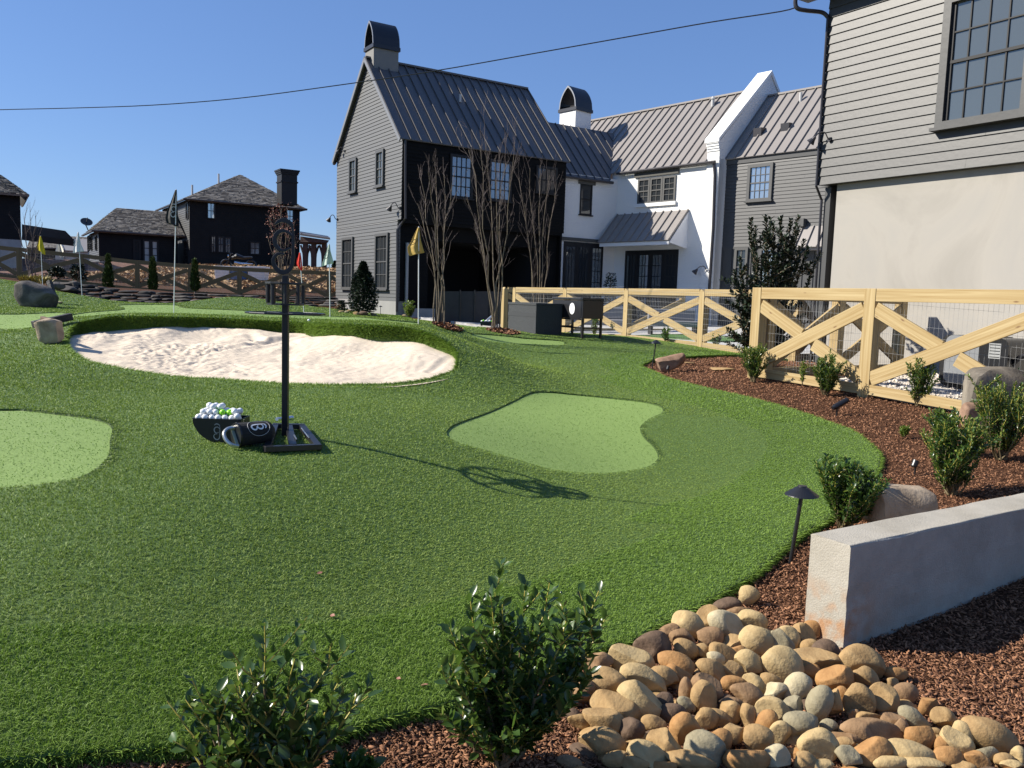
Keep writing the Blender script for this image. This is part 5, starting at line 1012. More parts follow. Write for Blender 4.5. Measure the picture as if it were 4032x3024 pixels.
def rock_place(r):
    X, Y = r['X'], r['Y']
    if Y > 2940: a = 'at the bottom edge'
    elif X < 2480 and Y < 2800: a = 'under the dark shrub'
    elif X < 2520: a = 'at the pile left end'
    elif Y < 2440: a = 'at the pile tip'
    elif X > 3100 and Y < 2620 and X < 3330: a = 'against the wall foot'
    elif X > 3600: a = 'on the mulch side'
    elif Y < np.interp(X, [2400, 2900], [2640, 2480]): a = 'along the turf edge'
    elif X > 3330: a = 'in the right part'
    elif X > 2900: a = 'in the pile centre'
    else: a = 'in the left part'
    return a
used = {}
for r in rocks:
    big = r['w']*r['h']; sz = 'large' if big > 11000 else ('small' if big < 4200 else 'medium'); rat = r['w']/r['h']; shp = 'long' if rat > 1.75 else ('upright' if rat < .85 else ('oval' if rat > 1.3 else 'round'))
    r['lab'] = f"{sz} {shp} {CN[r['col']]} river rock {rock_place(r)}"; used.setdefault(r['lab'], []).append(r)
for lab, L_ in used.items():
    if len(L_) > 1:
        for r in L_:
            nb = min((q for q in rocks if q is not r), key=lambda q: math.hypot(q['X']-r['X'], (q['Y']-r['Y'])*1.2)); dx, dy = r['X']-nb['X'], r['Y']-nb['Y']
            rel = ('right of' if dx > 0 else 'left of') if abs(dx) > abs(dy) else ('below' if dy > 0 else 'above'); r['lab2'] = f"{lab}, {rel} a {nb['lab'].split()[0]} {CN[nb['col']]} one"
seen = {}
for r in rocks:
    k = r.get('lab2', r['lab'])
    if k in seen:
        ns = sorted((q for q in rocks if q is not r), key=lambda q: math.hypot(q['X']-r['X'], (q['Y']-r['Y'])*1.2))
        for nb in ns[1:6]:
            dx, dy = r['X']-nb['X'], r['Y']-nb['Y']; rel = ('right of' if dx > 0 else 'left of') if abs(dx) > abs(dy) else ('below' if dy > 0 else 'above'); k = f"{r['lab']}, {rel} a {nb['lab'].split()[0]} {CN[nb['col']]} one"
            if k not in seen: break
        r['lab2'] = k
    seen[k] = 1
for i, r in enumerate(rocks):
    o = stone_mesh('river_rock', r['c'], r['ax'], r['rd'], SM[r['col']], r['seed'], rough=.19, facets=r['fac']-1, sub=4 if r['w'] > 90 else 3)
    # move origin to the stone
    o.data.transform(Matrix.Translation(-Vector(r['c']))); o.location = Vector(r['c'])
    if i == 0: r['lab'] = 'angular layered cream rock alone on the mulch above the river rock pile'; r.pop('lab2', None)
    tag(o, r.get('lab2', r['lab']), 'rock', 'river rocks piled beside the concrete wall')
# boulders
BLD = stone_mat('boulder_grey', (.07, .062, .05), (.15, .13, .105), (.26, .23, .18), sc=2.5, bump=.9); BLDT = stone_mat('boulder_tan', (.17, .125, .085), (.33, .26, .185), (.48, .40, .30), sc=3, bump=.9); BLDD = stone_mat('boulder_dark', (.05, .045, .04), (.10, .09, .08), (.24, .21, .19), sc=2.5, bump=.9)
BROWNS = stone_mat('boulder_brown', (.14, .085, .055), (.24, .15, .10), (.34, .23, .16), sc=4, bump=.8)
def boulder(px0, px1, py0, py1, m, seed, label, facets=16, tilt=0, depthf=.8, rough=.1, sink=.12, D=None, group='boulders set in the course', boxy=.6):
    g = g1((px0+px1)/2, py1) if D is None else at((px0+px1)/2, py1, D); dep = float((g-CAM)@_F); w_ = (px1-px0)/2*dep/FPX; hh = (py1-py0)/2*dep/FPX*1.06
    c = g+np.array([0, w_*depthf*.6, hh*(1-sink)]); th = R(tilt); ex = np.array([math.cos(th), 0, -math.sin(th)]); ez = np.array([math.sin(th), 0, math.cos(th)])
    o = stone_mesh('boulder', c, (ex, (0, 1, 0), ez), (w_*1.08, w_*depthf, hh*1.12), m, seed, rough, facets, 4, boxy=boxy); o.data.transform(Matrix.Translation(-Vector(c))); o.location = Vector(c); return tag(o, label, 'boulder', group)
boulder(128, 240, 1252, 1360, BLDT, 5, 'tan pointed boulder standing at the left corner of the sand bunker', 16, -12)
boulder(55, 207, 1118, 1212, BLDD, 12, 'big dark flat topped boulder on the mound at far left', 16, 14, .9)
boulder(2582, 2698, 1393, 1458, BROWNS, 8, 'long brown ledge stone behind the thin path light', 16, -14, .45, .1, .2)
boulder(3440, 3680, 1925, 2085, BLDT, 23, 'flat cream topped boulder behind the low concrete wall', 10, 3, .9, .08, .18, boxy=.42)
boulder(3800, 4080, 1455, 1650, BLD, 33, 'large rough grey boulder in front of the generator', 12, 0, .6, .12, .12, D=8.3)
boulder(3795, 3880, 1590, 1690, BROWNS, 34, 'brown rough boulder sunk behind the right hand shrubs', 12, 0, .8); boulder(3985, 4070, 1620, 1680, BLDT, 39, 'small tan boulder at the right edge among the shrubs', 16)
def slab(px, py, wpx, m, seed, label, D=None, rot=0, hf=.12, cat='flagstone', group=None):
    g = g1(px, py) if D is None else at(px, py, D); dep = float((g-CAM)@_F); w_ = wpx/2*dep/FPX; c = g+np.array([0, 0, w_*hf*.3])
    a = (math.cos(rot), math.sin(rot), 0); b_ = (-math.sin(rot), math.cos(rot), 0)
    o = stone_mesh('flagstone', c, (a, b_, (0, 0, 1)), (w_, w_*.45, w_*hf), m, seed, .12, 6, 3); o.data.transform(Matrix.Translation(-Vector(c))); o.location = Vector(c); return tag(o, label, cat, group)
slab(2716, 1429, 45, SM['t'], 3, 'small flat tan flagstone right of the brown ledge stone', group='flagstones in the mulch'); slab(2832, 1454, 120, SM['t'], 4, 'wide flat tan flagstone lying in the mulch by the shrub', rot=-.2, group='flagstones in the mulch')
for k, (x, y, w_, cc, lb) in enumerate([(1345, 1232, 26, 'c', 'pale edging stone left of the house planting'), (1365, 1233, 22, 'g', 'grey edging stone in front of the small bush'), (1341, 1215, 40, 'b', 'brown edging stone at the left end of the bed'), (1375, 1229, 24, 't', 'tan edging stone under the holly'), (1402, 1241, 32, 't', 'tan edging stone below the holly left side'), (1430, 1243, 44, 'k', 'dark edging stone below the holly right side'), (1470, 1244, 30, 'g', 'grey edging stone right of the holly'), (1592, 1250, 26, 'c', 'cream edging stone by the downspout')]):
    g = g1(x, y); dep = float((g-CAM)@_F); w2 = w_/2*dep/FPX; o = stone_mesh('edging_stone', g+np.array([0, 0, w2*.35]), np.eye(3), (w2, w2*.6, w2*.55), SM[cc], 900+k, .12, 6, 2); tag(o, lb, 'stone', 'edging stones round the house bed')
# dry stone retaining wall along the back
sw = empty('retaining_wall', at(800, 1190, 30), 'dark dry stacked stone retaining wall below the weathered fence', 'wall')
WS = [stone_mat('wall_stone_dark', (.02, .018, .017), (.045, .04, .036), (.09, .08, .07), sc=2), stone_mat('wall_stone_grey', (.045, .04, .037), (.09, .08, .07), (.17, .15, .13), sc=2)]
rr = random.Random(4)
xs_ = list(range(250, 1220, 42)); bottoms = lambda x: np.interp(x, [250, 330, 464, 700, 1190], [1158, 1172, 1192, 1200, 1207]); tops_ = lambda x: np.interp(x, [250, 330, 464, 700, 1190], [1110, 1118, 1140, 1152, 1170])
for row in range(4):
    x = 180+rr.uniform(0, 40)
    while x < 1330:
        wpx = rr.uniform(34, 88); t = (row+.5)/4; xm = x+wpx/2; yb_, yt_ = bottoms(xm), tops_(xm); y = yb_+(yt_-yb_)*t; D = np.interp(xm, [180, 464, 700, 1330], [27.0, 27.5, 28.0, 28.0])+row*.28
        c = at(xm, y, D); dep = float((c-CAM)@_F); a = wpx/2*dep/FPX*.98; hh = (yb_-yt_)/4/2*dep/FPX*rr.uniform(.95, 1.25)
        o = stone_mesh('wall_stone', c, np.eye(3), (a, .35, hh), WS[rr.random() < .35], rr.randint(0, 999), .12, 6, 2, parent=sw, boxy=.55); x += wpx
for k, (x, y, w_, D, lb) in enumerate([(228, 1126, 40, 26, 'pale slab beside the leaning tie above the flat boulder'), (265, 1138, 60, 27, 'grey slab behind the white flag'), (205, 1120, 50, 27.5, 'dark slab under the yellow grass clumps'), (300, 1120, 55, 28, 'brown slab behind the white flag pole')]):
    c = at(x, y, D); o = stone_mesh('slab_stone', c, np.eye(3), (w_/2*D/FPX, .4, .12), WS[1], 60+k, .1, 8, 3); tag(o, lb, 'stone', 'slabs stepping down the back left slope')

# ------------------------------------------------------------------ concrete planter wall
cw_front = atz(3350, 2148, .44); FWL = Frame(cw_front[:2], BDIR, -ADIR)
b = MB(); n = 170; L_ = 5.0; TH = .215; pf = []; rq = .011
base_ = [(0, z) for z in np.linspace(-.4, .44-rq, 15)]+[(-rq*(1-math.cos(t)), .44-rq+rq*math.sin(t)) for t in np.linspace(0, math.pi/2, 5)[1:]]
base_ += [(-x, .44) for x in np.linspace(.03, TH-.03, 6)]+[(-TH+rq*(1-math.sin(t)), .44-rq+rq*math.cos(t)) for t in np.linspace(0, math.pi/2, 5)]+[(-TH, z) for z in np.linspace(.44-rq, -.4, 10)[1:]]
m_ = len(base_); ra = random.Random(8)
for i in range(n+1):
    s = L_*(i/n)**1.3; r_ = []
    for k, (nn_, zz) in enumerate(base_):
        j = (vnoise(np.array([s*9+k*.31]), np.array([k*.7+zz*6]), 31)[0]-.5)*.006; jz = (vnoise(np.array([s*5.]), np.array([k*.25]), 33)[0]-.5)*.007; r_.append((s+(0 if i else (vnoise(np.array([k*.5]), np.array([3.]), 3)[0]-.5)*.004), nn_+j, zz+jz))
    pf.append(r_)
vs = [FWL.p(*q) for r_ in pf for q in r_]; fs = [(i*m_+k, (i+1)*m_+k, (i+1)*m_+(k+1) % m_, i*m_+(k+1) % m_) for i in range(n) for k in range(m_)]+[tuple(range(m_-1, -1, -1)), tuple(n*m_+k for k in range(m_))]
b.add(vs, fs); o = b.build('concrete_wall', WALLC, None); tag(o, 'low pale concrete garden wall with rust stained end beside the river rocks', 'wall')

# ------------------------------------------------------------------ plants
LEAF = mat('shrub_leaf', (.07, .13, .03), .3, col2=(.026, .06, .015), island=1, spec=.6, trans=(.11, .2, .03)); LEAFD = mat('holly_leaf', (.026, .042, .022), .42, col2=(.011, .02, .011), island=1, spec=.4)
LEAFY = mat('young_leaf', (.20, .24, .05), .35, col2=(.08, .15, .03), island=1, spec=.5, trans=(.2, .3, .04)); STEMY = mat('yellow_green_stem', (.35, .30, .06), .5); BARKP = mat('pale_bark', (.155, .12, .08), .8, var=.3, vscale=20); BARKD = mat('grey_brown_bark', (.15, .11, .09), .85, var=.3, vscale=15); TWIG = mat('dark_twig', (.05, .035, .033), .8)
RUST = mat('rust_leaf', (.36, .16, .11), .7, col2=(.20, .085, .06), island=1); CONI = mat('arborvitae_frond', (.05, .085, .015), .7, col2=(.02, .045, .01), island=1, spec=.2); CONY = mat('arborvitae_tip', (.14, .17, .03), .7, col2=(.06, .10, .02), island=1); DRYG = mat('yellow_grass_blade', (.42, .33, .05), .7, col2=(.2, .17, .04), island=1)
LT = np.array([(0, 0, 0), (-.22, .28, .05), (.22, .28, .05), (-.26, .6, .07), (.26, .6, .07), (0, .3, -.02), (0, .62, -.01), (0, 1, .03)]); LTF = [(0, 5, 1), (0, 2, 5), (1, 5, 6), (1, 6, 3), (5, 2, 4), (5, 4, 6), (3, 6, 7), (6, 4, 7)]
LT2 = np.array([(0, 0, 0), (-.28, .5, .06), (.28, .5, .06), (0, 1, 0)]); LT2F = [(0, 2, 1), (1, 2, 3)]
def leaves(name, pos, dirs, size, m, parent, lod=1, width=1.0):
    pos = np.array(pos); d = np.array(dirs); d = d/np.linalg.norm(d, axis=1)[:, None]; n = len(pos); up = RNG.normal(0, .35, (n, 3))+[0, 0, 1]
    x = np.cross(d, up); x /= np.linalg.norm(x, axis=1)[:, None]; z = np.cross(x, d); T, Fq = (LT, LTF) if lod else (LT2, LT2F); s = size*RNG.uniform(.65, 1.15, n)
    size = size*1.12
    V = pos[:, None]+(T[None, :, 0:1]*x[:, None]*width+T[None, :, 1:2]*d[:, None]+T[None, :, 2:3]*z[:, None]*1.6)*s[:, None, None]
    F = (np.arange(n)*len(T))[:, None, None]+np.array(Fq)[None]; return np_mesh(name, V.reshape(-1, 3), F.reshape(-1, 3), m, parent, smooth=lod == 1)
def shrub(base, h, rad, label, nst=14, leaf=.035, dens=26, m=LEAF, ystem=True, lod=1, group=None, cat='shrub', tips=.12, name='shrub', rnd=None, up=1.0, seed=0, tipm=None, spots=None):
    rn = random.Random(seed); root = empty(name, base, label, cat, group); st = MB(); st0 = MB(); pos = []; dr = []; tp = []; td = []
    base = Vector(base)
    for i in range(nst):
        if spots: tx, ty, tz = spots[i % len(spots)]; tgt = base+Vector((tx, ty, tz))
        else:
            a = 2*math.pi*i/nst+rn.uniform(-.4, .4); q = math.sqrt(rn.uniform(.02, 1)); tgt = base+Vector((math.cos(a)*rad*q, math.sin(a)*rad*q, h*(1-.42*q*q*rn.uniform(.3, 1.2))*rn.uniform(.82, 1.0)))
        b0 = base+Vector((rn.uniform(-.15, .15)*rad, rn.uniform(-.15, .15)*rad, -.02)); pts = []
        for k in range(7):
            t = k/6; out = t**.85; p = Vector((b0.x+(tgt.x-b0.x)*out, b0.y+(tgt.y-b0.y)*out, b0.z+(tgt.z-b0.z)*t**1.05)); p += Vector((rn.gauss(0, 1), rn.gauss(0, 1), 0))*.012*h*(1 if 0 < k < 6 else 0); pts.append(p)
        r0 = .0055*h/.5; st0.tube(pts[:5], [r0*(1-.75*k/6) for k in range(5)], 5); st.tube(pts[4:], [r0*(1-.75*k/6) for k in range(4, 7)], 5)
        chains = [(pts, .14)]
        for _ in range(5 if lod else 3):
            k = rn.randint(1, 5); p = pts[k]; a = rn.uniform(0, 6.28); l = h*rn.uniform(.12, .34); e = p+Vector((math.cos(a)*l*.6, math.sin(a)*l*.6, l*.75*up)); mpt = p.lerp(e, .5)+Vector((rn.gauss(0, .01), rn.gauss(0, .01), 0)); st.tube([p, mpt, e], [r0*.45, r0*.35, r0*.2], 4); chains.append(([p, mpt, e], .0))
        for ch, t0 in chains:
            L_ = sum((ch[j+1]-ch[j]).length for j in range(len(ch)-1)); n = max(5, int(L_*dens/h*2.1))
            for q in range(n):
                t = t0+(1-t0)*(q+.5)/n; f = t*(len(ch)-1); j = min(int(f), len(ch)-2); p = ch[j].lerp(ch[j+1], f-j); ax = (ch[j+1]-ch[j]).normalized(); a = q*2.4+rn.uniform(-.5, .5); o_ = ax.orthogonal().normalized(); o_ = o_*math.cos(a)+ax.cross(o_)*math.sin(a); d = (o_*rn.uniform(.6, 1.1)+ax*rn.uniform(.4, .9)+Vector((0, 0, .15)))
                (tp if (t > .86 and tips > 0 and rn.random() < tips*3) else pos).append(p[:]); (td if len(tp) > len(td) else dr).append(d[:])
    st0.build('trunk', mat('olive_bark', (.14, .105, .05), .8), root); st.build('stem', STEMY if ystem else BARKP, root); leaves('foliage', pos, dr, leaf, m, root, lod)
    if tp: leaves('young_foliage', tp, td, leaf*.8, tipm or LEAFY, root, lod)
    return root
def mpp(g): return float((np.array(g)-CAM)@_F)/FPX    # metres per photo pixel at a point
def shrub_px(px, py, hpx, wpx, label, **k):
    g = g1(px, py); s = mpp(g); return shrub(g, hpx*s*1.0, wpx*s/2, label, **k)
GS = 'young evergreen shrubs in the mulch bed'
shrub_px(2965, 1497, 158, 120, 'bright green shrub at the first post of the near pine fence', nst=22, leaf=.036, dens=28, seed=1, group=GS, tips=.35)
shrub_px(3250, 1548, 160, 130, 'round green shrub in front of the middle of the first fence bay', nst=24, leaf=.036, dens=28, seed=2, group=GS)
shrub_px(3158, 1512, 95, 28, 'tiny pale sprout left of the round shrub by the fence', nst=4, leaf=.035, dens=12, seed=3, group=GS, m=LEAFY, name='seedling', cat='seedling')
shrub_px(3618, 1592, 190, 140, 'sparse upright shrub right of the second fence post', nst=18, leaf=.036, dens=26, seed=4, group=GS)
shrub_px(3330, 2078, 300, 300, 'spreading green shrub just right of the large path light', nst=26, leaf=.042, dens=22, seed=5, group=GS)
shrub_px(3745, 1935, 335, 290, 'tall dense shrub behind the cream topped boulder', nst=30, leaf=.038, dens=34, seed=6, group=GS, tips=.3)
shrub_px(3945, 1800, 330, 290, 'tall yellow green tipped shrub at the right edge', nst=30, leaf=.037, dens=34, seed=7, group=GS, tips=.45)
shrub_px(4010, 1640, 200, 200, 'dark shrub cut off by the right edge behind the taller one', nst=22, leaf=.037, dens=30, seed=8, group=GS)
shrub_px(3705, 1790, 190, 110, 'small shrub between the spotlight and the tall dense shrub', nst=14, leaf=.036, dens=26, seed=9, group=GS)
shrub_px(3560, 1715, 42, 40, 'small tuft of pale grass alone in the mulch', nst=12, leaf=.03, dens=6, seed=10, m=LEAFY, name='grass_tuft', cat='grass tuft')
# the two big shrubs closest to the camera
g = g1(1985, 2985); s = mpp(g); sp = [((x-1985)*s, random.uniform(-.12, .12), (2990-y)*s*1.0) for x, y in [(1915, 2285), (2140, 2275), (2345, 2340), (2370, 2420), (1835, 2330), (2050, 2330), (1960, 2330), (1740, 2560), (1760, 2450), (1870, 2400), (2260, 2420), (2200, 2350), (2100, 2450), (1995, 2420), (2300, 2560), (1800, 2620), (2150, 2600), (2240, 2700), (1880, 2560), (2000, 2600), (2080, 2750), (1900, 2800), (2330, 2650), (1790, 2780), (1950, 2900), (2120, 2880)]]
shrub(g, .62, .3, 'glossy dark green shrub beside the left end of the river rocks', nst=26, leaf=.047, dens=25, seed=12, group='large shrubs nearest the camera', spots=sp, tips=.08)
g = atz(1085, 3120, .06); s = mpp(g); sp = [((x-1085)*s, random.uniform(-.1, .1), (3120-y)*s*1.04) for x, y in [(1065, 2425), (1165, 2575), (1280, 2555), (790, 2640), (870, 2700), (620, 2820), (1400, 2720), (1330, 2680), (1000, 2560), (960, 2650), (1050, 2640), (1200, 2700), (730, 2800), (900, 2820), (1130, 2800), (1280, 2850), (820, 2930), (1000, 2880), (680, 2930), (1210, 2960)]]
shrub(g, .62, .3, 'leggy glossy shrub with yellow stems at the bottom left of the view', nst=20, leaf=.05, dens=14, seed=13, group='large shrubs nearest the camera', spots=sp, tips=.1)
g = atz(1390, 3110, .06); shrub(g, .12, .07, 'low leafy sprig at the bottom edge between the two large shrubs', nst=5, leaf=.045, dens=10, seed=14, m=LEAF, name='seedling', cat='seedling')
# hollies and small shrubs by the houses
def holly(base, h, rad, label, n, leaf, seed, prof=None, m=LEAFD, cat='holly', lod=0, name='holly_bush', grp=None, sh=None):
    rn = np.random.default_rng(seed); root = empty(name, base, label, cat, grp); base = np.array(base); prof = prof or (lambda t: np.interp(t, [0, .08, .3, .7, 1], [.55, .9, 1, .62, .08]))
    t = rn.random(n)**.85; r_ = rad*prof(t)*np.sqrt(rn.uniform(.1, 1, n)); a = rn.uniform(0, 6.283, n); lump = .72+.5*vnoise(a*2.2+20, t*7+3, seed % 40); r_ = r_*lump
    p = base+np.stack([np.cos(a)*r_, np.sin(a)*r_, .04*h+t*h*.96], 1)
    if sh is not None: p = p+sh(t)
    d = np.stack([np.cos(a), np.sin(a), rn.uniform(-.5, .9, n)], 1)+rn.normal(0, .5, (n, 3)); leaves('foliage', p, d, leaf, m, root, lod, 1.3)
    st = MB(); st.tube([base+[0, 0, -.1], base+[0.02, 0, h*.5], base+[0, 0, h*.9]], [.02*h, .014*h, .004*h], 6)
    for k in range(14):
        t_ = rn.uniform(.15, .9); a_ = rn.uniform(0, 6.28); q = base+np.array([0, 0, t_*h*.85]); e = q+np.array([math.cos(a_), math.sin(a_), .7])*rad*.8*float(prof(t_)); st.tube([q, e], [.006*h, .002*h], 4)
    st.build('trunk', BARKD, root); return root
hb = at(3000, 1500, 13.2); hb[2] = h1(hb[0], hb[1]); sc = 13.2/FPX
pr = lambda t: np.interp(t, [0, .15, .45, .62, .8, .93, 1], [.45, .62, .62, 1, .95, .6, .15])
hs = mpp(hb); hsp = [((x-3000)*hs, random.uniform(-.3, .3), (1500-y)*hs) for x, y in [(2915, 935), (2945, 960), (2965, 925), (3000, 950), (3012, 925), (3042, 922), (3065, 935), (3088, 925), (3100, 960), (3125, 1010), (3150, 1040), (3182, 1062), (3095, 1040), (2925, 1010), (2890, 1080), (2880, 1130), (2900, 1190), (2890, 1250), (2885, 1330), (2905, 1385), (3050, 1120), (3090, 1100), (3055, 1200), (3060, 1280), (3050, 1360), (2960, 1040), (3000, 1080), (2950, 1150), (2990, 1200), (2960, 1280), (3010, 1300), (2940, 1380), (3040, 1000)]]
shrub(hb, 2.3, .66, 'tall dark holly growing at the corner between the two pine fences', nst=33, leaf=.08, dens=90, up=.35, seed=44, m=LEAFD, spots=hsp, ystem=False, tips=0, name='holly_tree', cat='holly')
g = at(3150, 1000, 13.2)
hb2 = g1(1428, 1240); s = mpp(hb2); holly(hb2, 205*s, 56*s, 'conical dark holly against the grey clapboard wall', 6500, .085, 5)
hb3 = g1(1345, 1228); s = mpp(hb3); holly(hb3, 42*s, 20*s, 'small round dark shrub at the left corner of the grey house', 500, .06, 6, prof=lambda t: np.interp(t, [0, .4, 1], [.7, 1, .4]), cat='shrub', name='shrub')
hb4 = g1(1612, 1250); s = mpp(hb4); shrub(hb4, 66*s, 26*s, 'yellow green upright shrub in front of the porch plinth', nst=22, leaf=.07, dens=16, seed=22, lod=0, m=LEAFY, tipm=LEAF)
for k, (x, y, h_, w_, D, lb) in enumerate([(2338, 1325, 110, 45, 19.6, 'thin shrub behind the fence right of the cooler cart'), (2620, 1345, 60, 60, 17.9, 'low sparse plant behind the long fence'), (2820, 1368, 60, 60, 16.9, 'low dark plant behind the fence left of the tall holly')]):
    g = at(x, y, D); s = mpp(g); shrub(g, h_*s, w_*s/2, lb, nst=8, leaf=.06, dens=10, seed=30+k, lod=0, ystem=False, group='plants behind the long pine fence')
g = at(2402, 1150, 32.5); g[2] = .6; holly(g, 2.0, .26, 'narrow dark potted evergreen standing against the white wall', 900, .09, 8, prof=lambda t: np.interp(t, [0, .1, .2, .8, 1], [.9, .3, .9, 1, .6]), cat='evergreen', name='potted_evergreen')
# arborvitae in front of the back-lit fence
for k, (x, yt, yb, w_, D, lb) in enumerate([(428, 1003, 1146, 48, 32.8, 'left one of the three slim conifers before the weathered fence'), (603, 1013, 1150, 46, 33.3, 'middle one of the three slim conifers before the weathered fence'), (768, 1022, 1150, 42, 33.6, 'right one of the three slim conifers before the weathered fence')]):
    b0_ = at(x, yb, D); s = D/FPX; h_ = (yb-yt)*s; r_ = w_/2*s; rn = np.random.default_rng(k+70); root = empty('conifer', b0_, lb, 'conifer', 'slim conifers before the weathered fence')
    for nm, n, m_, cond in (('foliage', 1000, CONI, 0), ('yellow_tip', 300, CONY, .55)):  # upper foliage in a yellower green
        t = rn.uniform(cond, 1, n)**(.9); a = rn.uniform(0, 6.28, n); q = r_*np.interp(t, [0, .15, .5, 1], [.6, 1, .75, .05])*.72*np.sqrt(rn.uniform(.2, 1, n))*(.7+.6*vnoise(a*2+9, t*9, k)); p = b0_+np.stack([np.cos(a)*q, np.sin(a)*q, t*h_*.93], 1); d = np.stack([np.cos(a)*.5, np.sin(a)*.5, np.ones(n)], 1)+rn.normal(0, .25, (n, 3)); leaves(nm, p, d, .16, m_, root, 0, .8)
    MB().tube([b0_+[0, 0, -.2], b0_+[0, 0, h_*.8]], [.04, .01], 5).build('trunk', BARKD, root)
for k, (x, y, D) in enumerate([(95, 1112, 29), (120, 1117, 29), (150, 1113, 29), (175, 1117, 28.5)]):
    b0_ = at(x, y, D); n = 160; a = RNG.uniform(0, 6.28, n); d = np.stack([np.cos(a)*.6, np.sin(a)*.6, np.ones(n)], 1)+RNG.normal(0, .2, (n, 3)); root = empty('grass_clump', b0_, 'yellow grass clump, %s of the row above the flat dark boulder' % ['first from the left', 'second from the left', 'third from the left', 'rightmost'][k], 'grass clump', 'yellow grass clumps'); leaves('blade', b0_+RNG.normal(0, .07, (n, 3))*[1, 1, .3], d, .28, DRYG, root, 0, .25)
for k, (x, y, D, w_, h_, lb) in enumerate([(225, 1085, 29.5, 60, 40, 'low dark bush left of the white flag under the fence'), (310, 1095, 30.5, 60, 60, 'dark bush behind the white flag pole')]):
    b0_ = at(x, y+10, D); s = D/FPX; holly(b0_, h_*s, w_*s/2, lb, 700, .1, 40+k, prof=lambda t: np.interp(t, [0, .5, 1], [.8, 1, .5]), cat='shrub', name='shrub')

# ------------------------------------------------------------------ bare trees
def bare_tree(base, stems, label, seed, r0=.03, twigm=TWIG, m=BARKP, group=None, name='bare_tree', cat='tree', twl=.5, lev=3, dens=1.0, sprd=.32):
    rn = random.Random(seed); root = empty(name, base, label, cat, group); tr = MB(); tw = MB(); ends = []
    def grow(p, d, L_, r, lv):
        n = 5; pts = [p]; q = Vector(p); dd = Vector(d)
        for k in range(n):
            dd = (dd+Vector((rn.gauss(0, .07), rn.gauss(0, .07), .05 if lv else .03))).normalized(); q = q+dd*L_/n; pts.append(q.copy())
        (tr if r > .009 else tw).tube(pts, [r*(1-.55*k/n) for k in range(n+1)], 5 if r > .009 else 3, cap=False)
        ends.append((pts[-1], dd, lv, pts))
        if lv < lev:
            for _ in range(int((rn.randint(3, 5) if lv else rn.randint(4, 6))*dens)):
                k = rn.randint(2 if lv == 0 else 1, n); a = rn.uniform(0, 6.28); o = dd.orthogonal().normalized(); o = o*math.cos(a)+dd.cross(o)*math.sin(a); nd = (dd+o*rn.uniform(.25, .25+sprd*1.4)).normalized(); grow(pts[k], nd, L_*rn.uniform(.32, .62)*(1 if lv else .8), max(r*.42*(1-.4*k/n), .0028), lv+1)
    for tx, ty, tz in stems:
        b0_ = Vector(base)+Vector((tx*.16+rn.uniform(-.04, .04), rn.uniform(-.08, .08), -.05)); tgt = Vector(base)+Vector((tx, ty, tz)); n = 7; pts = []
        cx, cy = rn.uniform(-.1, .1), rn.uniform(-.1, .1)
        for k in range(n+1):
            t = k/n; bow = t**1.6; pts.append(Vector((b0_.x+(tgt.x-b0_.x)*bow+math.sin(t*3.1)*cx*.6, b0_.y+(tgt.y-b0_.y)*bow+math.sin(t*3.1)*cy, b0_.z+(tgt.z-b0_.z)*t))+Vector((rn.gauss(0, .03), rn.gauss(0, .03), 0)))
        tr.tube(pts, [r0*(1-.72*k/n) for k in range(n+1)], 6)
        for k in range(3, n+1):
            for _ in range(int(2*dens)+ (k > 4)):
                a = rn.uniform(0, 6.28); dd = (pts[k]-pts[k-1]).normalized(); o = dd.orthogonal().normalized(); o = o*math.cos(a)+dd.cross(o)*math.sin(a); grow(pts[k-1].lerp(pts[k], rn.random()), (dd+o*rn.uniform(.2, .2+sprd)).normalized(), tz*rn.uniform(.10, .22), r0*.32, 1)
    tr.build('trunk', m, root); tw.build('twig', twigm, root); return root, ends
CMG = 'bare multi stemmed trees in front of the porch'
def stems_px(base, D, tips): 
    out = []
    for x, y, dy in tips: p = at(x, y, D+dy); out.append((p[0]-base[0], p[1]-base[1], p[2]-base[2]))
    return out
t1 = g1(1735, 1284); D1 = t1[1]; bare_tree(t1, stems_px(t1, D1, [(1655, 700, .3), (1690, 680, -.3), (1715, 640, .1), (1752, 690, .5), (1785, 720, 0), (1640, 800, .2)]), 'leftmost bare multi stemmed tree in its own mulch ring', 1, .0145, group=CMG, dens=.62)
t2 = g1(1955, 1305); D2 = t2[1]; bare_tree(t2, stems_px(t2, D2, [(1850, 590, .2), (1888, 575, -.3), (1912, 560, .3), (1950, 620, 0), (1985, 640, .4), (2025, 610, -.2), (1835, 780, 0)]), 'middle bare multi stemmed tree with its tallest shoots over the dark windows', 2, .0155, group=CMG, dens=.68)
t3 = at(2118, 1290, 24.5); t3[2] = .55; D3 = t3[1]; bare_tree(t3, stems_px(t3, D3, [(2050, 700, .2), (2085, 660, -.2), (2125, 650, .3), (2160, 690, 0), (2190, 720, .3), (2060, 800, 0)]), 'right bare multi stemmed tree behind the end of the long pine fence', 3, .016, group=CMG, dens=.62)
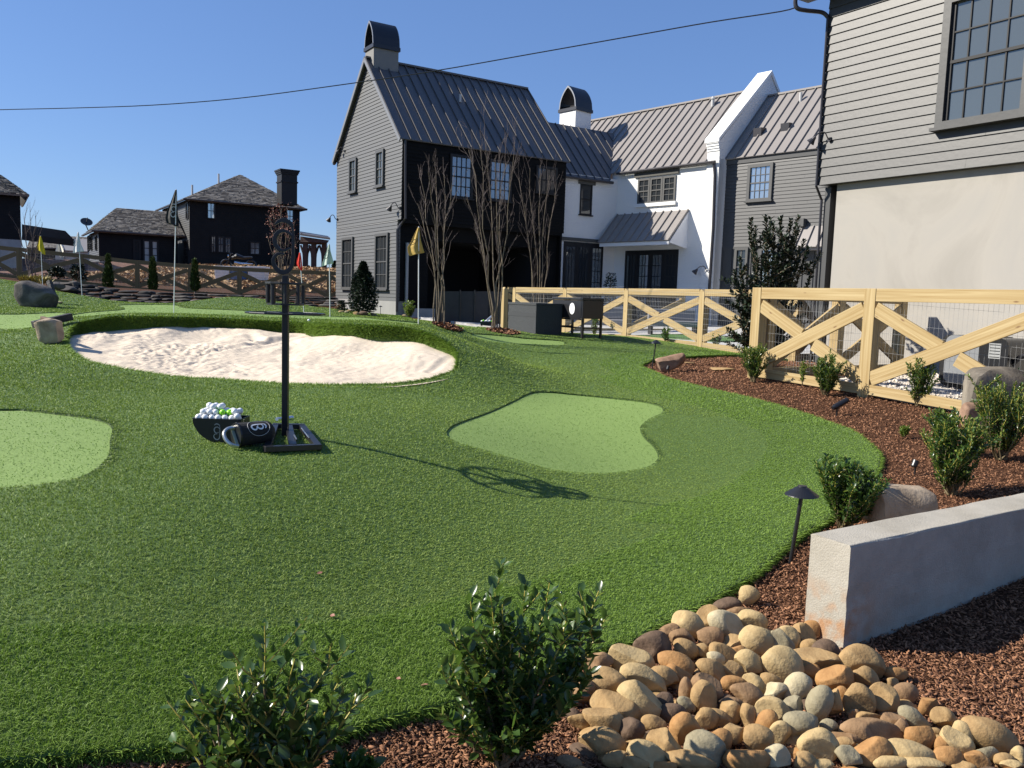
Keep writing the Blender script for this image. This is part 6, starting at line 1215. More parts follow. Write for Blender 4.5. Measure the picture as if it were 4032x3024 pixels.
for tt, rr_, lb in ((t1, .27, 'ring of bark mulch around the leftmost bare tree'), (t2, .32, 'ring of bark mulch around the middle bare tree')):
    b = MB(); n = 30; vs = [(tt[0]+.0, tt[1], h1(tt[0], tt[1])+.055)]; 
    for q, zz in ((.5, .045), (1, .012)):
        for k in range(n): a = 2*math.pi*k/n; x, y = tt[0]+.12+math.cos(a)*rr_*q*(1+.15*math.sin(3*a)), tt[1]+math.sin(a)*rr_*q*1.3; vs.append((x, y, h1(x, y)+zz))
    b.add(vs, [(0, 1+k, 1+(k+1) % n) for k in range(n)]+[(1+k, 1+n+k, 1+n+(k+1) % n, 1+(k+1) % n) for k in range(n)]); tag(b.build('mulch_ring', MULCH), lb, 'mulch', kind='stuff')
    n = 500; a = RNG.uniform(0, 6.28, n); q = np.sqrt(RNG.random(n)); x = tt[0]+.12+np.cos(a)*rr_*q; y = tt[1]+np.sin(a)*rr_*q*1.3; z = H(x, y)+.04*(1-q)+.03; c = np.stack([x, y, z], 1); e = RNG.uniform(0, 6.28, n); l = .03; dv = np.stack([np.cos(e)*l, np.sin(e)*l, RNG.normal(0, .012, n)], 1); wv = np.stack([-np.sin(e)*.01, np.cos(e)*.01, RNG.normal(0, .008, n)], 1)
    tag(np_mesh('mulch_chips', np.stack([c-dv-wv, c+dv-wv, c+dv+wv, c-dv+wv], 1).reshape(-1, 3), np.arange(4*n).reshape(-1, 4), CHIP, sides=4), 'bark chips inside the ' + lb, 'mulch', kind='stuff')
# rust-leaved tree in front of the black house
tm_ = at(1108, 1148, 37); D4 = 37; root, ends = bare_tree(tm_, stems_px(tm_, D4, [(1112, 822, 0), (1065, 870, .3), (1150, 890, -.2), (1085, 850, -.3), (1135, 855, .3), (1058, 950, 0), (1165, 960, .2), (1100, 900, .4)]), 'upright tree keeping rust brown leaves in front of the black house', 7, .04, m=BARKP, name='rust_leaved_tree', dens=.8, lev=2)
pos = []; dr = []
for p, d, lv, pts in ends:
    for _ in range(5):
        q = random.choice(pts); pos.append((q+Vector((random.gauss(0, .08), random.gauss(0, .08), random.gauss(0, .08))))[:]); dr.append((random.gauss(0, 1), random.gauss(0, 1), random.gauss(0, 1)-.4))
pos = np.array(pos); dr = np.array(dr); k = RNG.random(len(pos)) < np.interp(pos[:, 2]-tm_[2], [1.2, 2.2, 3.4], [.02, .25, 1]); leaves('foliage', pos[k], dr[k], .085, RUST, root, 0, 1.4)
sp_ = at(125, 1092, 31); bare_tree(sp_, stems_px(sp_, 31, [(60, 870, 0), (100, 830, .2), (140, 850, -.2), (165, 900, .1), (150, 960, 0), (118, 820, 0)]), 'small bare sapling left of the yellow flag', 9, .022, m=BARKD, dens=.5, lev=2, name='sapling', cat='sapling')
for k, (x, y, D, w_, h_) in enumerate([(1215, 1070, 66, 26, 18), (1257, 1068, 66, 20, 12), (1318, 1068, 60, 14, 36)]):
    b0_ = at(x, y, D); s = D/FPX; holly(b0_, h_*s, w_*s/2, ['distant dark shrub under the timber porch left bay', 'distant dark shrub under the timber porch right bay', 'distant dark cypress right of the timber porch'][k], 300, .2, 50+k, cat='shrub', name='distant_shrub')

# ------------------------------------------------------------------ the emblem used on stand, bucket, bag, cooler and flags
EM = [[(520, 290), (528, 400), (528, 560), (525, 700), (495, 820), (420, 872), (340, 855), (285, 790), (275, 710), (315, 650), (372, 632), (415, 645)], [(515, 412), (460, 358), (400, 342), (340, 362), (300, 412), (290, 470), (310, 540), (360, 588), (420, 590), (480, 562)], [(298, 265), (340, 226), (400, 208), (460, 225), (505, 258), (520, 292)]]
def emblem(mb, f, hgt, thick, wfac=.055, depth=.003):
    """f(u, v, w) -> point; u,v in metres centred, w outwards"""
    sc = hgt/670.
    for st in EM:
        p = smooth_poly(np.array(st), 5, False); p = (p-np.array([405, 540]))*[sc, -sc]; n = len(p)
        L0 = []; L1 = []
        for i in range(n):
            t = p[min(i+1, n-1)]-p[max(i-1, 0)]; t = t/np.linalg.norm(t); nn = np.array([-t[1], t[0]]); w_ = hgt*wfac*(.35+.65*math.sin(math.pi*min(1, max(.0, (i+.6)/n)))); L0.append(p[i]+nn*w_/2); L1.append(p[i]-nn*w_/2)
        vs = []; 
        for a, c in zip(L0, L1): vs += [f(a[0], a[1], depth), f(c[0], c[1], depth), f(c[0], c[1], depth-thick), f(a[0], a[1], depth-thick)]
        fs = [(i*4+k, i*4+(k+1) % 4, (i+1)*4+(k+1) % 4, (i+1)*4+k) for i in range(n-1) for k in range(4)]+[(3, 2, 1, 0), ((n-1)*4, (n-1)*4+1, (n-1)*4+2, (n-1)*4+3)]; mb.add(vs, fs)
    return mb
# ------------------------------------------------------------------ club stand
sb = g1(1123, 1722); SX, SY, SZ = sb; sy = mpp(sb); print('stand', sb, sy)
cs = empty('club_stand', sb, 'black metal club stand with curled emblem on top standing on the turf', 'stand')
b = MB(); hh = .021; pole_top = at(1125, 1085, SY)[2]; b.box(SX-hh, SX+hh, SY-hh, SY+hh, SZ, pole_top); b.build('pole', BLACKM, cs, bevel=.003)
b = MB(); q = .036; f1 = atz(1050, 1772, SZ+.02); f2 = atz(1250, 1752, SZ+.02); f3 = atz(1188, 1702, SZ+.02); f4 = atz(1100, 1706, SZ+.02)
c4_ = [Vector((SX-.21, SY-.27, SZ)), Vector((SX+.165, SY-.2, SZ)), Vector((SX+.13, SY+.16, SZ)), Vector((SX-.235, SY+.1, SZ))]
def gzv(p): return Vector((p.x, p.y, h1(p.x, p.y)+.04))
c4_ = [gzv(Vector((*f[:2], 0))) for f in (atz(1052, 1775, SZ), atz(1252, 1755, SZ), atz(1188, 1704, SZ), atz(1085, 1706, SZ))]
for i in range(4): d = (c4_[(i+1) % 4]-c4_[i]).normalized()*.02; b.beam(c4_[i]-d*(i % 2 == 0), c4_[(i+1) % 4]+d*(i % 2 == 0), .045, .036 if i % 2 == 0 else .034)
md = (c4_[0]+c4_[1])/2; mu_ = (c4_[2]+c4_[3])/2; b.beam(md.lerp(mu_, .05)+Vector((.0, 0, .003)), md.lerp(mu_, .95)+Vector((0, 0, .003)), .05, .03); b.build('base_frame', BLACKM, cs, bevel=.002)
b = MB(); b.tube([md.lerp(mu_, .2)+Vector((.03, 0, .025)), md.lerp(mu_, .4)+Vector((.02, 0, .025))], .005, 5); b.tube([c4_[1].lerp(c4_[2], .25)+Vector((-.03, 0, .022)), c4_[1].lerp(c4_[2], .75)+Vector((-.03, 0, .022))], .005, 5); b.build('bolt', STEEL, cs)
def hexring(mb, z, r0, r1, th, n=12, ph=0, sx=1, sy=1):
    vs = []
    for k in range(n):
        a = 2*math.pi*k/n+ph
        for r_ in (r0, r1):
            for zz in (z, z+th): vs.append((SX+math.cos(a)*r_*sx, SY+math.sin(a)*r_*sy, zz))
    fs = []
    for k in range(n):
        i = k*4; j = ((k+1) % n)*4; fs += [(i, j, j+1, i+1), (i+2, i+3, j+3, j+2), (i+1, j+1, j+3, i+3), (i, i+2, j+2, j)]
    mb.add(vs, fs)
zr = at(1123, 1237, SY)[2]; b = MB(); hexring(b, zr, .245, .272, .012, 12, R(15))
for k in range(4): a = math.pi/4+k*math.pi/2; b.beam((SX+.02*math.cos(a), SY+.02*math.sin(a), zr+.006), (SX+.25*math.cos(a), SY+.25*math.sin(a), zr+.006), .03, .01)
b.build('lower_ring', BLACKM, cs, bevel=.002)
zu = at(1123, 1120, SY)[2]; b = MB(); hexring(b, zu, .12, .142, .014, 12)
for k in range(12):
    a = 2*math.pi*k/12; c_ = (SX+.131*math.cos(a), SY+.131*math.sin(a))
    b.beam((SX+.02*math.cos(a), SY+.02*math.sin(a), zu+.007), (SX+.125*math.cos(a), SY+.125*math.sin(a), zu+.007), .018, .012) if k % 3 == 0 else None
b.build('upper_plate', BLACKM, cs, bevel=.002)
for k in range(8):
    a = 2*math.pi*k/8+.25; c_ = (SX+.118*math.cos(a), SY+.118*math.sin(a)); b = MB(); b.tube([(c_[0], c_[1], zu-.001), (c_[0], c_[1], zu-.13)], .0155, 8); b.build('club_sleeve', BLACKM, cs)
b = MB(); hexring(b, zu-.142, .10, .13, .01, 12); b.build('sleeve_ring', BLACKM, cs)
b = MB(); em_c = at(1117, 970, SY); emblem(b, lambda u, v, w: (em_c[0]+u, em_c[1]-w, em_c[2]+v), 200*sy, .012, .085, .006); b.build('emblem', BLACKM, cs, bevel=.002)

# ------------------------------------------------------------------ ball bucket with golf balls
bk = atz(868, 1735, h1(*g1(868, 1745)[:2])); BX, BY, BZ0 = g1(868, 1748); s = mpp((BX, BY, BZ0)); print('bucket', BX, BY, BZ0)
root = empty('ball_bucket', (BX, BY, BZ0), 'black curved metal trough heaped with golf balls, near the club stand', 'bucket')
wB = .31; hB = .165; dB = .20; cx = BX-.02; zT_ = BZ0+hB+.005; yF = BY-.02
prof = [(-wB/2+wB/2*(1-math.cos(a))*1.0, -hB*math.sin(a)) for a in np.linspace(0, math.pi/2, 9)] ; prof = [(-wB/2+.20*(1-math.cos(a)), -hB*math.sin(a)) for a in np.linspace(0, math.pi/2, 10)] + [(wB/2-.06, -hB), (wB/2, -hB*.7), (wB/2, 0)]
def bkp(u, w, v): return (cx+u, yF+w, zT_+v)
b = MB(); n = len(prof)
for w0, w1 in ((0, .006), (dB-.006, dB)): b.prism([bkp(u, w0, v) for u, v in prof], (0, w1-w0, 0))
for i in range(n-1): 
    (u0, v0), (u1, v1) = prof[i], prof[i+1]; dx, dz = u1-u0, v1-v0; l = math.hypot(dx, dz)+1e-9; nx_, nz_ = dz/l*-.005, dx/l*.005
    b.hexa([bkp(u0, .006, v0), bkp(u1, .006, v1), bkp(u1, dB-.006, v1), bkp(u0, dB-.006, v0), bkp(u0-nx_, .006, v0+nz_), bkp(u1-nx_, .006, v1+nz_), bkp(u1-nx_, dB-.006, v1+nz_), bkp(u0-nx_, dB-.006, v0+nz_)])
b.build('shell', BLACKM, root); b = MB(); emblem(b, lambda u, v, w: bkp(u+.005, -w, v-.085), .088*1.2, .001, .06, .002); b.build('emblem', mat('etched_grey', (.35, .35, .36), .5), root)
def ball_mesh(name, m):
    V, F = ICOS[3]; V = V*.02135; me = bpy.data.meshes.new(name); me.from_pydata(V.tolist(), [], F.tolist()); me.materials.append(m); me.shade_smooth(); return me
def ball_mat(name, c):
    m = mat(name, c, .25, spec=.5); N = m.node_tree.nodes; L = m.node_tree.links; tc = N.new('ShaderNodeTexCoord'); vo = N.new('ShaderNodeTexVoronoi'); vo.inputs['Scale'].default_value = 240; L.new(tc.outputs['Object'], vo.inputs['Vector']); bp = N.new('ShaderNodeBump'); bp.inputs['Strength'].default_value = .6; bp.inputs['Distance'].default_value = .002; L.new(vo.outputs['Distance'], bp.inputs['Height']); L.new(bp.outputs[0], N['Principled BSDF'].inputs['Normal']); return m
BW_ = ball_mesh('golf_ball', ball_mat('white_ball', (.78, .79, .8))); BG_ = ball_mesh('golf_ball', ball_mat('lime_ball', (.28, .72, .03)))
def ball(c, me, label, group='golf balls heaped in the near trough'):
    o = bpy.data.objects.new('golf_ball', me); COL.objects.link(o); o.location = c; o.rotation_euler = (random.random()*6, random.random()*6, 0); tag(o, label, 'golf ball', group); return o
lime = {(2, 1, 1), (4, 0, 1), (3, 2, 2)}; rb = random.Random(3); d_ = .0435
for lay in range(3):
    nu = 7-lay; nw = 4-lay if lay < 2 else 2
    for i in range(nu-(lay == 2)*1):
        for j in range(nw):
            if lay == 2 and rb.random() < .35: continue
            u = -wB/2+.028+lay*.021+i*d_+rb.uniform(-.003, .003); w_ = .03+lay*.02+j*d_+rb.uniform(-.003, .003)
            if u > wB/2-.02: continue
            isl = (i, j, lay) in lime or (lay == 1 and i == 3 and j == 0) or (lay == 1 and i == 4 and j == 0)
            ball(bkp(u, w_, .004+lay*.034), BG_ if isl else BW_, 'lime green golf ball among the white ones in the black trough' if isl else 'white golf ball heaped in the black trough by the stand')
for u, w_, v in ((.12, -.005, .022), (.095, .02, .05)): ball(bkp(u+.02, w_, v), BW_, 'white golf ball heaped in the black trough by the stand')
pb = g1(1222, 1269); ball(pb+np.array([0, 0, .03]), BW_, 'single white golf ball lying on the far bunker lip', None) if False else None
o = bpy.data.objects.new('golf_ball', BW_); COL.objects.link(o); o.location = pb+np.array([0, -.1, .035]); tag(o, 'single white golf ball lying on the grass of the far bunker lip', 'golf ball')
# black bag lying on its side with a silver loop handle, and the glossy tube behind
root = empty('golf_bag', g1(980, 1765), 'short black cylindrical bag with white emblem and silver loop handle lying by the trough', 'bag')
mb_ = g1(990, 1770); e1 = Vector(at(935, 1706, mb_[1]-.03)); e2 = Vector(at(1065, 1675, mb_[1]+.13)); e1.z = h1(e1.x, e1.y)+.095; e2.z = h1(e2.x, e2.y)+.105
ax = (e2-e1).normalized(); b = MB(); Lb = (e2-e1).length; b.tube([e1, e1+ax*Lb*.5, e1+ax*Lb*.9, e1+ax*Lb*.98, e1+ax*(Lb+.02)], [.078, .074, .072, .062, .03], 24); b.build('body', BLACKF, root, smooth=False)
b = MB(); b.tube([e1-ax*.012, e1-ax*.002], [.079, .081], 24); b.build('rim', BLACKP, root)
sd = ax.cross(Vector((0, 0, 1))).normalized(); upv = sd.cross(ax).normalized()
if sd.y > 0: sd = -sd
nrm = (sd*.75+upv*.66).normalized(); tv = ax.cross(nrm).normalized(); tv = tv if tv.z > 0 else -tv
cen = e1+ax*Lb*.52
def cyl(u, v, w):                        # wrap u around the barrel, v along the axis
    a = u/.075; return cen+ax*v+(nrm*math.cos(a)+tv*math.sin(a))*(.0755+w)
b = MB(); emblem(b, lambda u, v, w: cyl(u, v*1.0, w), .10, .001, .1, .002); b.build('emblem', WHITEP, root)
b = MB(); rg = [(math.cos(t)*.062, math.sin(t)*.075) for t in np.linspace(0, 2*math.pi, 30)]; b.tube([cyl(u, v, .001) for u, v in rg], .0018, 4, False); b.build('emblem_outline', mat('grey_thread', (.4, .4, .4), .7), root)
ST2 = mat('satin_aluminium', (.55, .55, .52), .3, metal=.9)
b = MB(); hp_ = [e1-ax*.0+tv*.06+sd*.02, e1-ax*.05+tv*.055+sd*.01, e1-ax*.085+tv*.02, e1-ax*.085-tv*.03, e1-ax*.06-tv*.07, e1-ax*.02-tv*.085]; b.tube(smooth_poly([tuple(p) for p in hp_], 4, False), .013, 8); b.build('handle', ST2, root)
b = MB(); b.beam(e1-ax*.02+tv*.055, e1-ax*.025-tv*.07, .018, .008); b.build('strap_bar', mat('pale_green_plate', (.4, .45, .36), .35, metal=.5), root)
c1 = Vector(g1(1090, 1690)); c2 = Vector(g1(1150, 1672)); c1.z = h1(c1.x, c1.y)+.075; c2.z = h1(c2.x, c2.y)+.05
o = MB().tube([c1, c1.lerp(c2, .7), c1.lerp(c2, .72), c2], [.014, .014, .019, .019], 12).build('steel_tube', mat('blue_silver_metal', (.45, .52, .62), .15, metal=.9)); tag(o, 'shiny blue silver tube lying on the turf behind the stand pole', 'tube')

# ------------------------------------------------------------------ flags
def flag(base, H_, cloth, cm, label, pole=.009, em=None, emm=None, polem=None):
    """cloth: polygon grid corners given as photo pixels TL(top at pole), TR.. draped; list of (px,py) outline"""
    root = empty('golf_flag', base, label, 'flag', 'golf flags on the course'); Y = base[1]; b = MB(); top = Vector(base)+Vector((H_[0], 0, H_[1])); b.tube([Vector(base)-Vector((0, 0, .15)), top], pole, 8); b.build('pole', polem or WHITEP, root)
    rows = []; 
    for j, (xl, xr, y, dz) in enumerate(cloth):
        rows.append((xl, xr, y, dz))
    rr_ = np.array(rows, float); t = np.linspace(0, len(rows)-1, (len(rows)-1)*6+1); XL, XR, YY, DZ = [np.interp(t, range(len(rows)), rr_[:, k]) for k in range(4)]; nu = 18; vs = []
    for j in range(len(t)):
        for i in range(nu+1):
            u = i/nu; fold = math.sin(u*math.pi*2.6+.8)*.035*(j/len(t)+.15); x = XL[j]+(XR[j]-XL[j])*u; y = YY[j]+DZ[j]*(u-.5); p = at(x, y, Y); vs.append((p[0], Y+fold-.01, p[2]))
    fs = [(j*(nu+1)+i, j*(nu+1)+i+1, (j+1)*(nu+1)+i+1, (j+1)*(nu+1)+i) for j in range(len(t)-1) for i in range(nu)]
    b = MB(); b.add(vs, fs); c = b.build('cloth', cm, root, smooth=True); so_ = c.modifiers.new('thick', 'SOLIDIFY'); so_.thickness = .003
    if em:
        x, y, hpx, rot = em; c0_ = at(x, y, Y); b = MB(); ca, sa_ = math.cos(R(rot)), math.sin(R(rot)); s_ = Y/FPX
        emblem(b, lambda u, v, w: (c0_[0]+u*ca-v*sa_, Y-.052-w, c0_[2]+u*sa_+v*ca), hpx*s_, .001, .07, .001); b.build('emblem', emm, c)
    return root
def clothm(name, c): return mat(name, c, .8, var=.06, vscale=6, trans=c)
ink = mat('flag_ink', (.05, .05, .04), .7)
fb = g1(1648, 1275); flag(fb, (at(1649, 892, fb[1])[0]-fb[0], at(1649, 892, fb[1])[2]-fb[2]), [(1645, 1653, 896, 0), (1632, 1654, 922, 2), (1620, 1658, 948, 0), (1604, 1664, 972, -2), (1606, 1668, 990, -8), (1612, 1672, 1001, -14)], clothm('gold_cloth', (.62, .43, .12)), 'dull gold flag on a white pole right of the bunker', em=(1631, 953, 36, -55), emm=ink)
fb = g1(683, 1237); yb = fb[1]; flag(fb, (at(694, 745, yb)[0]-fb[0], at(694, 745, yb)[2]-fb[2]), [(690, 697, 748, 0), (680, 698, 775, 0), (670, 698, 800, 0), (655, 700, 835, 0), (650, 702, 860, 0), (655, 703, 880, 4), (682, 703, 890, 6)], mat('black_cloth', (.012, .012, .013), .75), 'tall black flag on a thin grey pole behind the bunker', em=(688, 830, 50, -5), emm=mat('grey_ink', (.45, .45, .45)))
fb = at(324, 1168, 22); flag(fb, (at(308, 913, 22)[0]-fb[0], at(308, 913, 22)[2]-fb[2]), [(305, 311, 915, 0), (299, 315, 940, 0), (293, 319, 962, 0), (287, 328, 982, -2), (286, 330, 993, -8)], clothm('white_cloth', (.78, .78, .8)), 'white flag on the mound beside the stone wall', em=(300, 955, 28, -5), emm=mat('grey_ink', (.45, .45, .45)))
fb = at(169, 1140, 26); flag(fb, (at(159, 928, 26)[0]-fb[0], at(159, 928, 26)[2]-fb[2]), [(157, 162, 930, 0), (152, 168, 950, 0), (147, 173, 968, 0), (149, 178, 988, 6), (168, 178, 1001, 6)], clothm('bright_yellow_cloth', (.75, .6, .03)), 'bright yellow flag at far left above the flat boulder')
fb = at(1199, 1243, 21); flag(fb, (at(1180, 994, 21)[0]-fb[0], at(1180, 994, 21)[2]-fb[2]), [(1178, 1184, 995, 0), (1172, 1187, 1015, 0), (1166, 1189, 1035, 0), (1168, 1190, 1048, 6), (1184, 1190, 1066, 3)], clothm('red_cloth', (.8, .05, .03)), 'small red flag right of the club stand', em=(1183, 1033, 10, 0), emm=ink)
fb = at(1300, 1258, 18); flag(fb, (at(1296, 960, 18)[0]-fb[0], at(1296, 960, 18)[2]-fb[2]), [(1294, 1299, 962, 0), (1285, 1302, 990, 0), (1277, 1308, 1012, 0), (1268, 1313, 1034, -6), (1267, 1312, 1043, -12)], clothm('pale_mint_cloth', (.58, .67, .6)), 'pale mint flag left of the grey house corner', em=(1289, 1002, 34, -20), emm=mat('grey_green_ink', (.15, .2, .17)))

# ------------------------------------------------------------------ lights in the planting
def path_light(base, cap_r, h, label, tilt=(0, 0), name='path_light'):
    root = empty(name, base, label, 'path light', 'black path lights'); b = MB(); B_ = Vector(base); T_ = B_+Vector((tilt[0], tilt[1], h)); b.tube([B_-Vector((0, 0, .08)), T_], cap_r*.12, 10); b.build('stem', BLACKM, root)
    c = T_; b = MB(); r = cap_r; b.lathe((c.x, c.y, c.z), [(.001, r*.42), (r*.26, r*.42), (r*.28, r*.34), (r*.36, r*.31), (r*.98, -r*.12), (r, -r*.17), (r*.97, -r*.17), (r*.3, r*.2), (.001, r*.22)], 32); b.build('shade', BLACKM, root, smooth=False); return root
g = g1(3110, 2195); s = mpp(g); path_light(g, 65*s, 262*s, 'large black path light with cone shade at the turf edge by the concrete wall', (.045, .0))
g = g1(2565, 1452); s = mpp(g); path_light(g, 21*s, 105*s, 'thin black path light before the long pine fence', (.05, 0))
g = g1(1498, 1240); s = mpp(g); path_light(g, 8.5*s, 33*s, 'tiny path light against the grey house foundation')
def spot(px, py, L_, r, ang, label):
    g = Vector(g1(px, py)); root = empty('spotlight', g, label, 'spotlight', 'black ground spotlights'); b = MB(); b.tube([g-Vector((0, 0, .06)), g+Vector((0, 0, r*1.2))], r*.3, 6); b.build('stake', BLACKM, root); d = Vector((math.cos(ang), .2, math.sin(ang))).normalized(); a = g+Vector((-L_*.25, 0, r*1.5)); b = MB(); b.tube([a, a+d*L_*.15, a+d*L_*.16, a+d*L_], [r*.75, r*.9, r, r*.95], 16); b.build('barrel', BLACKM, root); b = MB(); b.tube([a+d*L_*1.001, a+d*L_*1.02], r*.8, 12); b.build('lens', VOID, root)
spot(3295, 1625, .2, .032, .5, 'black spotlight tilted right, lying in the mulch below the fence'); spot(3603, 1858, .06, .026, 1.2, 'small black spotlight left of the tall dense shrub'); spot(2632, 1466, .06, .024, 1.3, 'small black spotlight before the brown ledge stone')

# ------------------------------------------------------------------ black timber ties by the boulders
TIE = mat('black_timber', (.018, .018, .02), .75, var=.3, vscale=6, bump=.6, bscale=20)
a = Vector(at(130, 1279, 11.6)); c = Vector(at(281, 1246, 12.0)); o = MB().beam(a, c, .12, .1).build('timber_tie', TIE, None, bevel=.01); tag(o, 'black timber tie resting behind the tan pointed boulder', 'timber', 'black timber ties')
a = Vector(at(165, 1252, 11.2)); c = Vector(at(207, 1264, 11.0)); o = MB().beam(a, c, .05, .05).build('timber_offcut', mat('brown_timber', (.12, .07, .045), .8), None, bevel=.01); tag(o, 'short brown timber offcut on top of the tan pointed boulder', 'timber')
a = Vector(at(195, 1108, 19.5)); c = Vector(at(212, 1172, 19.3)); o = MB().beam(a, c, .09, .12, up=(0, 1, 0)).build('timber_tie', TIE, None, bevel=.01); tag(o, 'black timber tie leaning behind the flat topped dark boulder', 'timber', 'black timber ties')
tag(slab(228, 1193, 46, SM['p'], 77, 'x', D=19.4, hf=.25), 'small patch of white sand beside the flat dark boulder', 'sand', kind='stuff').name = 'sand_patch'

# ------------------------------------------------------------------ box, cooler cart, far bucket, screen fence
g = g1(2075, 1315); D = g[1]; s = mpp(g); cb = Frame(at(2108, 1321, D)[:2], BDIR, -ADIR)
zt_ = at(2105, 1193, D)[2]; root = empty('storage_box', (*cb.P[:2], h1(*cb.P[:2])), 'tall charcoal woven box standing before the end of the long fence', 'box')
WV = mat('charcoal_weave', (.045, .05, .055), .7, col2=(.025, .028, .032), vscale=60, bump=.8, bscale=120); z0_ = h1(*cb.P[:2])-.05
wL = .42; fr2 = Frame(cb.P[:2], ADIR, -BDIR); b = MB(); b.fbox(fr2, 0, 1.0, -.62, 0, z0_, zt_-.045)
b.build('body', WV, root, bevel=.005); b = MB(); b.fbox(fr2, -.01, 1.01, -.63, .01, zt_-.05+.006, zt_); b.build('lid', WV, root, bevel=.004)
for k in range(2): b = MB(); b.fbox(fr2, -.004, 1.004, .0005, .004, zt_-.27-k*.0, zt_-.2); b.build('band', mat('weave_band', (.03, .033, .037), .8), root); break
g = g1(2285, 1336); D = g[1]; s = mpp(g); P_ = at(2290, 1336, D)[:2]; fc2 = Frame(P_, ADIR, -BDIR); zb_ = h1(*P_); zlo = at(2290, 1255, D)[2]; zhi = at(2290, 1172, D)[2]
root = empty('cooler_cart', (*P_, zb_), 'black patio cooler cart on legs with round white emblem plate', 'cooler'); wC, dC = 1.0, .5
b = MB(); b.fbox(fc2, 0, wC, -dC, 0, zlo, zhi-.05); b.build('tub', BLACKM, root, bevel=.008); b = MB(); b.fbox(fc2, -.01, wC+.01, -dC-.01, .015, zhi-.048, zhi); b.build('lid', BLACKM, root, bevel=.008); b = MB(); b.fbox(fc2, .4, .62, .016, .03, zhi-.035, zhi-.02); b.build('lid_handle', BLACKP, root)
for a_ in (.02, wC-.06):
    for c_ in (-.04, -dC+.02): b = MB(); b.fbox(fc2, a_, a_+.04, c_-.02, c_+.02, zb_-.05, zlo-.001); b.build('leg', BLACKM, root)
b = MB(); b.fbox(fc2, .02, wC-.02, -.05, -.03, zb_+.2, zb_+.23); b.fbox(fc2, .02, .04, -dC+.02, -.04, zb_+.2, zb_+.23); b.fbox(fc2, wC-.04, wC-.02, -dC+.02, -.04, zb_+.2, zb_+.23); b.fbox(fc2, 0, wC, -.01, .01, zlo-.03, zlo-.001); b.build('frame', BLACKM, root)
se, ze_ = fc2.px(2253, 1215); b = MB(); n = 24; b.prism([fc2.p(se+.085*math.cos(2*math.pi*k/n), .001, ze_+.11*math.sin(2*math.pi*k/n)) for k in range(n)], Vector(-B3)*.004); pl = b.build('emblem_plate', WHITEP, root)
b = MB(); emblem(b, lambda u, v, w: fc2.p(se-u, .006+w, ze_+v), .13, .001, .08, .001); b.build('emblem', mat('grey_ink', (.3, .3, .3)), pl)
# screen fence in front of the porch
SCR = mat('black_screen_mesh', (.022, .024, .027), .6, var=.2, vscale=4); q = [(1716, 1147, 26.5), (1813, 1147, 26.7), (1870, 1147, 26.8), (1930, 1147, 27), (2012, 1150, 27.2)]
root = empty('screen_fence', at(1716, 1280, 26.5), 'black mesh screen fence in front of the porch opening', 'fence')
for i in range(len(q)-1):
    a, c = at(*q[i]), at(*q[i+1]); zb2 = .62; b = MB(); b.add([(a[0], a[1], zb2), (c[0], c[1], zb2), c, a], [(0, 1, 2, 3)]); o = b.build('mesh_panel', SCR, root); sd_ = o.modifiers.new('t', 'SOLIDIFY'); sd_.thickness = .01
for x, y, D in q: a = at(x, y, D); b = MB(); b.tube([(a[0], a[1]-.02, .5), (a[0], a[1]-.02, a[2]+.05)], .018, 6); b.build('post', BLACKM, root)
# far ball bucket and putter stand
g = g1(1918, 1288); s = mpp(g); root = empty('ball_bucket', g, 'small black bucket of golf balls at the foot of the middle bare tree', 'bucket'); b = MB(); b.tube([g+[-.22, 0, .13], g+[.22, 0, .13]], .0, 4) if False else b.prism([g+np.array(v) for v in [(-.22, 0, .16), (-.2, 0, .05), (-.12, 0, 0), (.2, 0, 0), (.22, 0, .16)]], (0, .3, 0)); b.build('shell', BLACKM, root)
for i in range(7):
    for j in range(2):
        o = bpy.data.objects.new('golf_ball', BG_ if (i*2+j) % 5 == 2 else BW_); COL.objects.link(o); o.location = g+np.array([-.17+i*.05, .06+j*.1, .175+.02*(i % 2)]); o.scale = (1.4,)*3; tag(o, 'lime golf ball in the small far bucket' if (i*2+j) % 5 == 2 else 'white golf ball in the small far bucket', 'golf ball', 'golf balls in the far bucket')
g2 = g1(1955, 1286); root = empty('club_stand', g2, 'thin black pole stand behind the middle bare tree', 'stand'); T_ = at(1955, 1130, g2[1]); b = MB(); b.tube([g2, T_], .022, 8); b.build('pole', BLACKM, root); b = MB(); b.box(g2[0]-.1, g2[0]+.3, g2[1]-.1, g2[1]+.25, g2[2], g2[2]+.05); b.build('base', BLACKM, root, bevel=.005)
b = MB(); b.tube([Vector(g2)+Vector((-.3, -.05, .2)), Vector(g2)+Vector((-.12, -.05, .36))], .03, 8); b.build('club_sleeve', STEEL, root)

